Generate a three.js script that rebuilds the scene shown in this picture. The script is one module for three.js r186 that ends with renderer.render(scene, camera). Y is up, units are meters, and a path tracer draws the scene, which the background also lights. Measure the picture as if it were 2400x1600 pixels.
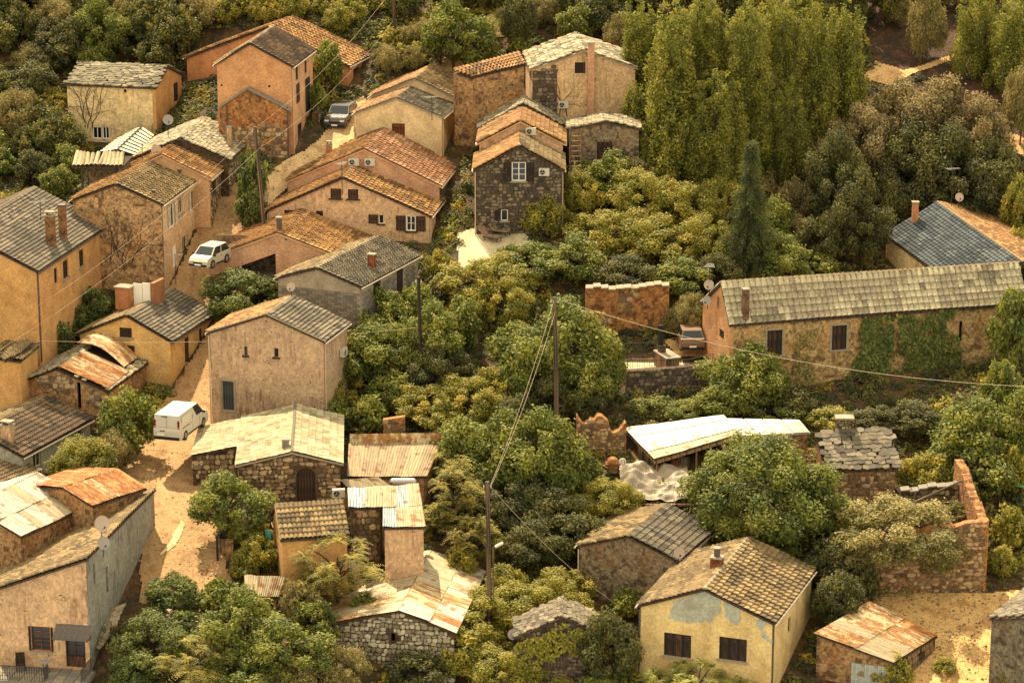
import * as THREE from 'three';
import { mergeGeometries } from 'three/addons/utils/BufferGeometryUtils.js';

// ------------------------------------------------------------------ camera, sky, sun, exposure
const scene = new THREE.Scene();
const camera = new THREE.PerspectiveCamera(14, 1024 / 682, 1, 900);
camera.position.set(0, 53.448, 0);
camera.rotation.x = THREE.MathUtils.degToRad(-15.5);
const renderer = new THREE.WebGLRenderer({ antialias: true });
renderer.setSize(1024, 682);
renderer.toneMapping = THREE.LinearToneMapping;
renderer.toneMappingExposure = 2.15;
renderer.shadowMap.enabled = true;
const SUN = new THREE.Vector3(-0.22, 0.80, -0.56).normalize();        // behind the village and to the left
const sun = new THREE.DirectionalLight(new THREE.Color(1, 0.82, 0.57), 5.0);
sun.position.copy(SUN).multiplyScalar(200).add(new THREE.Vector3(0, 0, -195));
sun.target.position.set(0, 0, -195);
sun.castShadow = true; sun.shadow.mapSize.set(4096, 4096);
Object.assign(sun.shadow.camera, { left: -90, right: 90, top: 90, bottom: -90, near: 10, far: 500 });
scene.add(sun, sun.target);
{ // hazy warm summer sky, computed: brighter near the horizon and toward the sun
  const W = 128, H = 64, d = new Float32Array(W * H * 4), v = new THREE.Vector3();
  for (let j = 0; j < H; j++) for (let i = 0; i < W; i++) {
    const el = (j + 0.5) / H * Math.PI - Math.PI / 2, az = (i + 0.5) / W * 2 * Math.PI - Math.PI;
    v.set(Math.cos(el) * Math.cos(az), Math.sin(el), Math.cos(el) * Math.sin(az));
    const up = Math.max(0, v.y), s = Math.max(0, v.dot(SUN)), g = 0.25 * Math.pow(s, 8);
    const k = 0.74 + 0.12 * Math.pow(1 - up, 3) + g, q = (j * W + i) * 4;
    d[q] = k * 1.0; d[q + 1] = k * 0.91; d[q + 2] = k * (0.68 + 0.06 * up); d[q + 3] = 1;
  }
  const t = new THREE.DataTexture(d, W, H, THREE.RGBAFormat, THREE.FloatType);
  t.mapping = THREE.EquirectangularReflectionMapping; t.magFilter = THREE.LinearFilter; t.needsUpdate = true;
  scene.background = t; scene.environment = t;
}

// ------------------------------------------------------------------ small tools
function rng(seed) { let a = seed >>> 0; return () => { a = (a + 0x6D2B79F5) >>> 0; let t = a; t = Math.imul(t ^ (t >>> 15), t | 1); t ^= t + Math.imul(t ^ (t >>> 7), t | 61); return ((t ^ (t >>> 14)) >>> 0) / 4294967296; }; }
const V = (x, y, z) => new THREE.Vector3(x, y, z);
const V3 = a => new THREE.Vector3(a[0], a[1], a[2]);
const lerp = (a, b, t) => a + (b - a) * t, clamp = (x, a, b) => Math.min(b, Math.max(a, x));
const sm = (a, b, x) => { const t = clamp((x - a) / (b - a), 0, 1); return t * t * (3 - 2 * t); };
const hash = (x, y, s) => { let h = Math.imul(x, 374761393) + Math.imul(y, 668265263) + Math.imul(s, 974634777); h = Math.imul(h ^ (h >>> 13), 1274126177); return ((h ^ (h >>> 16)) >>> 0) / 4294967296; };
function noise(x, y, per, s) { // tileable value noise
  const xi = Math.floor(x), yi = Math.floor(y), fx = x - xi, fy = y - yi, u = fx * fx * (3 - 2 * fx), w = fy * fy * (3 - 2 * fy);
  const m = (a, p) => ((a % p) + p) % p;
  const a = hash(m(xi, per), m(yi, per), s), b = hash(m(xi + 1, per), m(yi, per), s), c = hash(m(xi, per), m(yi + 1, per), s), d = hash(m(xi + 1, per), m(yi + 1, per), s);
  return lerp(lerp(a, b, u), lerp(c, d, u), w);
}
function fbm(u, v, f, oct, s) { let r = 0, a = 0.5, t = 0; for (let i = 0; i < oct; i++) { r += a * noise(u * f, v * f, f, s + i); t += a; f *= 2; a *= 0.55; } return r / t; }
const used = {};
function numbered(n) { used[n] = (used[n] || 0) + 1; return used[n] === 1 ? n : n + '_' + String(used[n] - 1).padStart(3, '0'); }
function tag(o, label, category, group, kind) { if (label) o.userData.label = label; if (category) o.userData.category = category; if (group) o.userData.group = group; if (kind) o.userData.kind = kind; return o; }
function thing(name, label, category, pos = [0, 0, 0], turn = 0, group) {
  const o = new THREE.Group(); o.name = numbered(name); o.position.set(...pos); o.rotation.y = turn; scene.add(o);
  return tag(o, label, category, group);
}
function mesh(name, geo, mat, parent, kind) { const m = new THREE.Mesh(geo, mat); m.name = name; m.castShadow = m.receiveShadow = true; if (parent) parent.add(m); if (kind) m.userData.kind = kind; return m; }
function top(name, geo, mat, label, category, group, kind) { const m = mesh(numbered(name), geo, mat, scene); return tag(m, label, category, group, kind); }
function grp(name, parent, pos, rotY) { const g = new THREE.Group(); g.name = name; if (pos) g.position.set(...pos); if (rotY) g.rotation.y = rotY; parent.add(g); return g; }
function clearName(g) { return g; }

// collects triangles with uv and colour
class GB {
  constructor() { this.p = []; this.u = []; this.c = []; }
  tri(a, b, c, ua, ub, uc, col) { for (const q of [a, b, c]) this.p.push(q.x, q.y, q.z); this.u.push(ua[0], ua[1], ub[0], ub[1], uc[0], uc[1]); if (col) for (let i = 0; i < 3; i++) this.c.push(col[0], col[1], col[2]); return this; }
  quad(a, b, c, d, col, uv) {
    if (!uv) { const w = a.distanceTo(b), h = a.distanceTo(d); uv = [[0, 0], [w, 0], [w, h], [0, h]]; }
    this.tri(a, b, c, uv[0], uv[1], uv[2], col); return this.tri(a, c, d, uv[0], uv[2], uv[3], col);
  }
  geo(g, m, col, uo) { // add a geometry
    const q = g.index ? g.toNonIndexed() : g, P = q.attributes.position, U = q.attributes.uv, C = q.attributes.color, v = new THREE.Vector3();
    for (let i = 0; i < P.count; i++) {
      v.fromBufferAttribute(P, i); if (m) v.applyMatrix4(m); this.p.push(v.x, v.y, v.z);
      if (U) this.u.push(U.getX(i) + (uo ? uo[0] : 0), U.getY(i) + (uo ? uo[1] : 0)); else this.u.push(0, 0);
      if (col) this.c.push(col[0], col[1], col[2]); else if (C) this.c.push(C.getX(i), C.getY(i), C.getZ(i));
    }
    return this;
  }
  box(w, h, d, x = 0, y = 0, z = 0, ry = 0, rx = 0, rz = 0) { const g = new THREE.BoxGeometry(w, h, d); fixBoxUV(g, w, h, d); return this.geo(g, new THREE.Matrix4().compose(V(x, y, z), new THREE.Quaternion().setFromEuler(new THREE.Euler(rx, ry, rz)), V(1, 1, 1))); }
  bar(a, b, r, seg = 6, r2) { const d = b.clone().sub(a), l = d.length(), g = new THREE.CylinderGeometry(r2 ?? r, r, l, seg); return this.geo(g, new THREE.Matrix4().compose(a.clone().add(b).multiplyScalar(0.5), new THREE.Quaternion().setFromUnitVectors(V(0, 1, 0), d.normalize()), V(1, 1, 1))); }
  get empty() { return !this.p.length; }
  build() {
    const g = new THREE.BufferGeometry();
    g.setAttribute('position', new THREE.Float32BufferAttribute(this.p, 3)); g.setAttribute('uv', new THREE.Float32BufferAttribute(this.u, 2));
    if (this.c.length === this.p.length) g.setAttribute('color', new THREE.Float32BufferAttribute(this.c, 3));
    g.computeVertexNormals(); return g;
  }
}
function fixBoxUV(g, w, h, d) { const u = g.attributes.uv, s = [[d, h], [d, h], [w, d], [w, d], [w, h], [w, h]]; for (let f = 0; f < 6; f++) for (let k = 0; k < 4; k++) { const i = f * 4 + k; u.setXY(i, u.getX(i) * s[f][0], u.getY(i) * s[f][1]); } return g; }
function boxGeo(w, h, d, x = 0, y = 0, z = 0) { const g = fixBoxUV(new THREE.BoxGeometry(w, h, d), w, h, d); g.translate(x, y, z); return g; }

// ------------------------------------------------------------------ textures and materials
function tex(n, fn, metres, srgb = true) {
  const d = new Uint8Array(n * n * 4);
  for (let j = 0; j < n; j++) for (let i = 0; i < n; i++) { const c = fn(i / n, j / n), q = (j * n + i) * 4; for (let k = 0; k < 3; k++) d[q + k] = clamp(c[k], 0, 1) * 255; d[q + 3] = 255; }
  const t = new THREE.DataTexture(d, n, n); t.wrapS = t.wrapT = THREE.RepeatWrapping; t.magFilter = THREE.LinearFilter; t.minFilter = THREE.LinearMipmapLinearFilter; t.generateMipmaps = true;
  if (srgb) t.colorSpace = THREE.SRGBColorSpace; t.repeat.set(1 / metres, 1 / metres); t.needsUpdate = true; return t;
}
const mix3 = (a, b, t) => [lerp(a[0], b[0], t), lerp(a[1], b[1], t), lerp(a[2], b[2], t)];
const T = {};
// plaster that has weathered in blotches, with trowel grain
T.plaster = tex(512, (u, v) => { const a = fbm(u, v, 7, 5, 11), b = fbm(u, v, 60, 3, 23), c = fbm(u, v, 5, 4, 31); let k = 0.86 + 0.2 * (a - 0.5) + 0.26 * (b - 0.5); let o = [k, k * 0.985, k * 0.95]; return mix3(o, [0.66, 0.57, 0.45], sm(0.52, 0.8, c) * 0.32); }, 6);
// old render: thin rain streaks of grime, patches, hairline cracks
T.stain = tex(512, (u, v) => {
  const st = noise(u * 46, v * 4, 46, 5) * 0.3 + noise(u * 130, v * 14, 130, 9) * 0.3, bl = fbm(u, v, 5, 5, 71), b2 = fbm(u, v, 17, 4, 77), gr = fbm(u, v, 60, 3, 3);
  const grime = sm(0.66, 1.0, st * 0.55 + bl * 0.6 + b2 * 0.35); let k = 0.88 + 0.3 * (gr - 0.5) + 0.26 * (b2 - 0.5); let o = [k, k * 0.97, k * 0.92];
  o = mix3(o, [0.40, 0.34, 0.28], grime * 0.62);
  const cr = Math.abs(fbm(u, v, 7, 4, 91) - 0.5); return cr < 0.004 ? mix3(o, [0.22, 0.18, 0.15], 0.5) : o;
}, 8);
// rough render broken away over rubble
T.rubble = tex(512, (u, v) => { const a = fbm(u, v, 9, 4, 7), b = fbm(u, v, 48, 3, 17), c = fbm(u, v, 4, 4, 27); const k = 0.72 + 0.5 * (b - 0.5) + 0.25 * (a - 0.5); let o = [k, k * 0.95, k * 0.86]; o = mix3(o, [0.36, 0.30, 0.24], sm(0.5, 0.75, fbm(u, v, 22, 4, 47)) * 0.7); return mix3(o, [0.84, 0.70, 0.52], sm(0.52, 0.7, c) * 0.35); }, 6);
T.bumpy = tex(256, (u, v) => { const k = fbm(u, v, 20, 4, 41); return [k, k, k]; }, 2.2, false);
T.lichen = tex(512, (u, v) => { const a = fbm(u, v, 8, 4, 51), b = fbm(u, v, 60, 2, 61), c = fbm(u, v, 16, 3, 81); let k = 0.88 + 0.3 * (b - 0.5); let o = [k, k, k]; o = mix3(o, [0.48, 0.44, 0.37], sm(0.5, 0.72, a) * 0.45); return mix3(o, [0.98, 0.94, 0.80], sm(0.6, 0.72, c) * 0.35); }, 4.3);
T.rust = tex(512, (u, v) => { const a = noise(u * 26, v * 4, 26, 4) * 0.45 + fbm(u, v, 5, 4, 15) * 0.65, b = fbm(u, v, 48, 2, 25), c = fbm(u, v, 14, 3, 35); let o = mix3([0.84, 0.78, 0.65], [0.68, 0.50, 0.28], sm(0.42, 0.62, a)); o = mix3(o, [0.52, 0.37, 0.21], sm(0.54, 0.74, c) * 0.6); const k = 0.86 + 0.4 * (b - 0.5); return [o[0] * k, o[1] * k, o[2] * k]; }, 3.6);
T.zinc = tex(256, (u, v) => { const a = noise(u * 30, v * 3, 30, 4), b = fbm(u, v, 24, 3, 25), c = fbm(u, v, 5, 3, 35); let k = 0.8 + 0.25 * (a - 0.5) + 0.2 * (b - 0.5); return mix3([k, k, k * 0.97], [0.55, 0.36, 0.2], sm(0.62, 0.8, c) * 0.6); }, 3);
T.wood = tex(256, (u, v) => { const a = noise(u * 50, v * 4, 50, 4), b = noise(u * 12, v * 2, 12, 8), k = 0.62 + 0.5 * (a - 0.5) + 0.4 * (b - 0.5); return [k, k * 0.95, k * 0.9]; }, 1.1);
T.soil = tex(512, (u, v) => { const a = fbm(u, v, 10, 5, 101), b = fbm(u, v, 60, 3, 111), c = fbm(u, v, 14, 4, 121); let o = mix3([0.62, 0.50, 0.32], [0.44, 0.40, 0.22], sm(0.42, 0.6, a)); o = mix3(o, [0.78, 0.66, 0.44], sm(0.56, 0.72, c) * 0.5); const k = 0.8 + 0.7 * (b - 0.5); return [o[0] * k, o[1] * k, o[2] * k]; }, 9);
T.road = tex(512, (u, v) => { const a = fbm(u, v, 5, 4, 131), b = fbm(u, v, 70, 2, 141), c = fbm(u, v, 9, 4, 151); let k = 0.9 + 0.34 * (b - 0.5) + 0.2 * (a - 0.5); let o = [k, k * 0.95, k * 0.87]; o = mix3(o, [0.62, 0.52, 0.40], sm(0.54, 0.74, c) * 0.4); const cr = Math.abs(fbm(u, v, 6, 4, 161) - 0.5); return cr < 0.007 ? mix3(o, [0.3, 0.24, 0.18], 0.6) : o; }, 6);
T.bark = tex(128, (u, v) => { const k = 0.5 + 0.6 * (noise(u * 16, v * 4, 16, 2) - 0.4); return [k, k, k]; }, 0.8);
const hexes = h => new THREE.Color(h);
function M(color, map, o = {}) { const m = new THREE.MeshStandardMaterial({ color, roughness: o.rough ?? 0.92, metalness: o.metal ?? 0 }); if (map) m.map = map; if (o.bump) { m.bumpMap = T.bumpy; m.bumpScale = o.bump; } if (o.vc) m.vertexColors = true; return m; }
const plaster = c => M(c, T.plaster, { bump: 0.035 }), stained = c => M(c, T.stain, { bump: 0.03 });
const MAT = {
  tile: M('#ffffff', T.lichen, { vc: true, rough: 0.9 }), slab: M('#ffffff', T.lichen, { vc: true, rough: 0.92, bump: 0.02 }),
  stone: M('#ffffff', T.lichen, { vc: true, rough: 0.95, bump: 0.03 }), deck: M('#5d4a38', T.wood), mortar: M('#6f5c45', T.rubble, { bump: 0.05 }),
  rubble: M('#c9a478', T.rubble, { bump: 0.07 }), rubbleGrey: M('#a99a84', T.rubble, { bump: 0.07 }), rubbleOrange: M('#cf9860', T.rubble, { bump: 0.07 }),
  rust: M('#fff4e0', T.rust, { rough: 0.75 }), zinc: M('#cfc9b8', T.zinc, { rough: 0.6, metal: 0.15 }), zincPale: M('#c8b48f', T.zinc, { rough: 0.7 }), rustDeep: M('#f2c488', T.rust, { rough: 0.8 }), zincBlue: M('#aeb9bc', T.zinc, { rough: 0.5, metal: 0.2 }),
  wood: M('#6b4a31', T.wood), woodGrey: M('#8d7d68', T.wood), woodDark: M('#4a3626', T.wood), woodOrange: M('#a8622c', T.wood), woodPale: M('#b99a70', T.wood),
  white: M('#e8e1d2', null, { rough: 0.6 }), pvc: M('#ded7c6', T.plaster, { rough: 0.6 }), glass: M('#1a2026', null, { rough: 0.12, metal: 0.0 }), black: M('#191614', null), iron: M('#2e2a27', null, { rough: 0.6 }),
  grey: M('#8f8a82', null, { rough: 0.6 }), pipe: M('#b09a80', null, { rough: 0.7 }), pipeDark: M('#4b4038', null, { rough: 0.6 }), concrete: M('#a79b86', T.plaster, { bump: 0.02 }), concreteGrey: M('#8d877c', T.plaster, { bump: 0.02 }),
  block: M('#7d776e', T.plaster, { bump: 0.02 }), pole: M('#8a6f52', T.bark), dish: M('#a8937f', null, { rough: 0.7 }), dishGrey: M('#8b8276', null, { rough: 0.7 }), ac: M('#b9b09c', null, { rough: 0.6 }), dark: M('#221d19', null),
  blueDoor: M('#5d6872', T.wood, { rough: 0.7 }), shutterBlue: M('#8d949a', T.wood), wire: M('#b8a78a', null, { rough: 0.7 }), bark: M('#6e5840', T.bark), barkPale: M('#9a8465', T.bark),
  gutter: M('#c8b69a', null, { rough: 0.55 }), tin: M('#a9a49a', null, { rough: 0.35, metal: 0.7 }),
};

// ------------------------------------------------------------------ terrain
const K = 0.36, D0 = 192.726, ANCH = [[-36.8,-225.7,-4.26],[-17.3,-217.5,-0.16],[-5.4,-218.1,-1.59],[-6.1,-206.1,-1.87],[-21.2,-186.0,-1.05],[-24.2,-190.8,-3.28],[-25.8,-200.7,-0.74],[-21.9,-212.1,-1.83],[4.1,-167.5,-0.72],[15.7,-155.0,1.46],[-3.0,-207.0,0.02],[15.1,-186.9,0.51],[-23.2,-182.0,-0.15],[-21.5,-186.0,-1.37],[-22.4,-175.5,1.44],[-19.8,-167.0,2.73],[-22.5,-200.0,0.69],[-21.6,-200.0,1.46],[-13.8,-222.0,-0.80],[-4.1,-203.0,-0.36],[8.5,-188.5,0.33],[12.9,-194.0,-1.27],[23.7,-166.5,-0.36],[30.2,-166.5,-0.29],[27.5,-160.0,1.70],[-23.7,-172.0,2.48],[-22.2,-190.0,-2.69],[28.8,-206.0,-3.24],[35.1,-203.0,-1.40],[-18.5,-213.0,1.06],[-16.3,-217.5,-0.08],[-22.0,-197.5,-5.32],[-24.5,-187.5,-2.12],[-21.5,-191.0,-3.18],[-22.5,-201.0,-2.78],[-24.5,-196.0,-2.68],[-23.0,-206.0,-2.58],[8.2,-188.6,-0.14],[12.6,-188.9,-0.23],[14.9,-190.8,-0.94],[12.8,-193.5,-1.90],[7.2,-192.7,-1.61],[9.9,-192.4,-1.51],[6.8,-190.8,-0.94]];
function terr(x, z) { let s = 0, w = 0.12; for (const a of ANCH) { const q = Math.exp(-((a[0] - x) ** 2 + (a[1] - z) ** 2) / 72); s += q * a[2]; w += q; } return K * (-z - D0) + s / w; }
function inPoly(p, x, z) { let c = false; for (let i = 0, j = p.length - 1; i < p.length; j = i++) if ((p[i][1] > z) !== (p[j][1] > z) && x < (p[j][0] - p[i][0]) * (z - p[i][1]) / (p[j][1] - p[i][1]) + p[i][0]) c = !c; return c; }
const BARE = [], FOOT = [];                                        // plan polygons without undergrowth
{
  const x0 = -95, x1 = 95, z0 = -330, z1 = -120, s = 0.75, nx = Math.round((x1 - x0) / s), nz = Math.round((z1 - z0) / s), p = [], u = [], idx = [];
  for (let j = 0; j <= nz; j++) for (let i = 0; i <= nx; i++) { const x = x0 + i * s, z = z0 + j * s, r = 0.12 * (noise(x * 0.6 + 900, z * 0.6 + 900, 4096, 3) - 0.5); p.push(x, terr(x, z) + r - 0.06, z); u.push(x, z); }
  for (let j = 0; j < nz; j++) for (let i = 0; i < nx; i++) { const a = j * (nx + 1) + i, b = a + 1, c = a + nx + 1, d = c + 1; idx.push(a, c, b, b, c, d); }
  const g = new THREE.BufferGeometry(); g.setAttribute('position', new THREE.Float32BufferAttribute(p, 3)); g.setAttribute('uv', new THREE.Float32BufferAttribute(u, 2)); g.setIndex(idx); g.computeVertexNormals();
  top('hillside', g, M('#9c8a5e', T.soil, { bump: 0.08 }), 'dry earth hillside the village stands on', 'ground', null, 'structure');
}
function drape(name, poly, mat, label, category, off = 0.06, kind = 'structure', s = 0.16) { // a surface that lies on the hillside
  BARE.push(poly);
  let x0 = 1e9, x1 = -1e9, z0 = 1e9, z1 = -1e9; for (const q of poly) { x0 = Math.min(x0, q[0]); x1 = Math.max(x1, q[0]); z0 = Math.min(z0, q[1]); z1 = Math.max(z1, q[1]); }
  const sh = new THREE.Shape(poly.map(q => new THREE.Vector2(q[0], q[1]))); const gb = new GB(), P = (x, z) => V(x, terr(x, z) + off, z);
  for (let x = x0; x < x1; x += s) for (let z = z0; z < z1; z += s) {
    const n = [[x, z], [x + s, z], [x + s, z + s], [x, z + s]].map(q => inPoly(poly, q[0] + 0.25 * (noise(q[0] * 1.7 + 500, q[1] * 1.7 + 900, 4096, 7) - 0.5), q[1])), k = n.filter(Boolean).length;
    if (k >= 2) gb.quad(P(x, z + s), P(x + s, z + s), P(x + s, z), P(x, z), null, [[x, z + s], [x + s, z + s], [x + s, z], [x, z]]);
  }
  return gb.empty ? null : top(name, gb.build(), mat, label, category, null, kind);
}
const roadMat = M('#a98c63', T.road, { bump: 0.02 }), paleMat = M('#cfae7a', T.road, { bump: 0.02 });
drape('street', [[-26.95,-178.50],[-24.82,-184.50],[-22.03,-188.75],[-21.40,-189.00],[-20.81,-186.50],[-21.48,-184.75],[-20.67,-177.00],[-18.60,-168.00],[-17.58,-163.75],[-23.11,-162.50],[-24.67,-175.50]], roadMat, 'ochre dusty street where the white van is parked', 'street');
drape('lane', [[-27, -197], [-25.3, -203], [-24, -210], [-22, -214], [-19, -212.5], [-20.6, -205], [-22.2, -201.5], [-19.5, -197], [-20.2, -190], [-20.7, -184.4], [-22.5, -181.5], [-27, -182.8], [-24.3, -190.3], [-21.9, -198.3]], roadMat, 'narrow ochre lane climbing past the cream car', 'lane', 0.075);
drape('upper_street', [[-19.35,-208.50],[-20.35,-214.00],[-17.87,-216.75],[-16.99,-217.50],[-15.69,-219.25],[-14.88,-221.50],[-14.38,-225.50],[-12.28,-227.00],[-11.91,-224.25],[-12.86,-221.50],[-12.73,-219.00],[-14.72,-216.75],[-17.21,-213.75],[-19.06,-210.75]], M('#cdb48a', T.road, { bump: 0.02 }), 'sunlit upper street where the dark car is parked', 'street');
drape('footpath', [[-2.29,-238.25],[-1.28,-239.50],[-0.26,-240.50],[-0.26,-238.25],[-0.63,-235.25],[-1.39,-235.25]], paleMat, 'pale dusty footpath between the trees uphill', 'path');
drape('footpath', [[-7.89,-230.50],[-6.46,-232.50],[-4.73,-233.00],[-3.96,-231.25],[-5.65,-229.25]], paleMat, 'pale bare path behind the twin cream houses', 'path');
drape('gravel_yard', [[22.17,-166.25],[30.42,-166.25],[33.65,-166.75],[33.09,-156.50],[23.59,-156.25],[23.18,-162.50],[21.01,-164.50]], M('#d0b078', T.road, { bump: 0.05 }), 'dry gravel yard in front of the ruined stone wall', 'yard');
drape('stone_patio', [[-4.20,-207.25],[0.13,-209.50],[1.29,-206.00],[-0.20,-203.25],[-3.80,-202.75]], M('#d8c8a2', T.plaster, { bump: 0.04 }), 'pale flagstone patio with the loungers', 'patio');
drape('dirt_track', [[29.34,-228.25],[30.33,-231.00],[32.75,-229.50],[33.90,-230.00],[37.62,-232.25],[37.65,-231.50],[32.93,-228.75],[31.63,-227.00]], paleMat, 'pale dirt track between the tall trees and the oaks', 'track');
drape('dirt_track', [[38.86,-222.00],[41.17,-219.75],[41.38,-217.00],[39.73,-219.00]], paleMat, 'pale dirt track behind the slate blue roofed house', 'track');
drape('dry_clearing', [[30.77,-241.25],[34.11,-243.00],[44.59,-241.25],[41.17,-219.75],[38.86,-222.00],[36.82,-225.50],[33.74,-228.75],[30.19,-231.00]], M('#8a6a42', T.soil, { bump: 0.06 }), 'brown leaf strewn clearing under the trees uphill', 'clearing', 0.02);
drape('car_yard', [[11.11,-194.25],[12.21,-194.75],[14.19,-194.25],[14.19,-192.25],[11.96,-192.25]], paleMat, 'bare earth yard where the parked car stands by the long house', 'yard', 0.07);

// ------------------------------------------------------------------ roofs
const col = h => { const c = new THREE.Color(h); return [c.r, c.g, c.b]; };
const PAL = {
  orange: ['#a87c48', '#b58851', '#996f40', '#c09459', '#88643b', '#ad7d46'].map(col), rose: ['#b0805a', '#bd8e66', '#a2734d', '#c89b74', '#936847'].map(col),
  tan: ['#8a744c', '#977f54', '#7b6744', '#a38a5c', '#6b5a3c'].map(col), grey: ['#766c56', '#827760', '#696050', '#8e826a', '#5b5344'].map(col),
  umber: ['#675640', '#745f46', '#594b39', '#826a4c', '#4c4132'].map(col), slabDark: ['#7d7458', '#8a8063', '#6e664f', '#968b6c', '#605944'].map(col), slab: ['#978c6f', '#a69a79', '#857c64', '#b3a683', '#736b57', '#a0906a'].map(col),
  cream: ['#b5a680', '#ab9c77', '#bdae88', '#a2936f', '#b2a27b'].map(col), slate: ['#5b6468', '#666f71', '#4f585d', '#6f7775'].map(col),
  white: ['#b3a684', '#a4977a', '#c0b491', '#8f8469'].map(col), fieldstone: ['#8d7a5c', '#a08a68', '#77674f', '#b39b74', '#665843', '#94805f'].map(col),
  darkstone: ['#675b4b', '#776957', '#594e41', '#857560', '#4c4338', '#927d60'].map(col), palestone: ['#a99c82', '#bbae92', '#93876f', '#c9bca0', '#7f745f'].map(col), warmstone: ['#9c8260', '#ae926b', '#877153', '#bda27a', '#6f5d45', '#a07d55'].map(col),
};
const PROFILE = { // across the tile: x, z ; lip height; lift of the lower edge
  canal: { x: [0, 0.2, 0.4, 0.6, 0.8, 1], z: [0.0, 0.075, 0.115, 0.115, 0.075, 0.0], lip: 0.012, lift: 0.07, w: 0.27, c: 0.40 },
  roll: { x: [0.11, 0.76, 0.82, 0.97, 1], z: [0.0, 0.0, 0.10, 0.10, 0.0], lip: 0.012, lift: 0.075, w: 0.52, c: 0.36 },
  fine: { x: [0.1, 0.3, 0.55, 0.8, 1], z: [0.005, 0.05, 0.015, 0.05, 0.005], lip: 0.012, lift: 0.085, w: 0.36, c: 0.3 },
  slate: { x: [0.03, 0.05, 0.97, 0.99], z: [0.0, 0.015, 0.015, 0.0], lip: 0.03, lift: 0.03, w: 0.52, c: 0.46 },
};
const tileCache = {};
function tileGeo(style, tone, uvo) { // unit in x and y, metres in z
  const key = style + tone.map(q => q.toFixed(3)) + uvo; if (tileCache[key]) return tileCache[key];
  const g = new GB(), r = rng(uvo * 77 + 5);
  if (style === 'slab') {
    const n = 6, pts = []; for (let i = 0; i < n; i++) { const a = (i + 0.5 + 0.5 * (r() - 0.5)) / n * 6.283, sq = q => Math.sign(q) * Math.pow(Math.abs(q), 0.55), k = 0.5 + 0.07 * r(); pts.push(V(0.5 + sq(Math.cos(a)) * k * 1.05, 0.6 + sq(Math.sin(a)) * k * 1.25, 0.06 + 0.025 * r() - 0.025 * Math.sin(a))); }
    const c = V(0.5, 0.6, 0.075); for (let i = 0; i < n; i++) { const a = pts[i], b = pts[(i + 1) % n]; g.tri(c, a, b, [c.x, c.y], [a.x, a.y], [b.x, b.y], tone); g.quad(a, V(a.x, a.y, -0.02), V(b.x, b.y, -0.02), b, tone); }
  } else {
    const f = PROFILE[style], n = f.x.length;
    for (let i = 0; i < n - 1; i++) {
      const a = V(f.x[i], 0, f.z[i] + f.lift), b = V(f.x[i + 1], 0, f.z[i + 1] + f.lift), c = V(f.x[i + 1], 1.12, f.z[i + 1]), d = V(f.x[i], 1.12, f.z[i]);
      g.quad(a, b, c, d, tone, [[a.x, 0], [b.x, 0], [c.x, 1.12], [d.x, 1.12]]); g.quad(V(a.x, 0, a.z - f.lip), V(b.x, 0, b.z - f.lip), b, a, tone);
    }
  }
  const q = g.build(); const U = q.attributes.uv; for (let i = 0; i < U.count; i++) U.setXY(i, U.getX(i) * 0.4 + uvo * 0.73, U.getY(i) * 0.4 + uvo * 0.41);
  return tileCache[key] = q;
}
const EYE = V(0, 53.448, 0);
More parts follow.
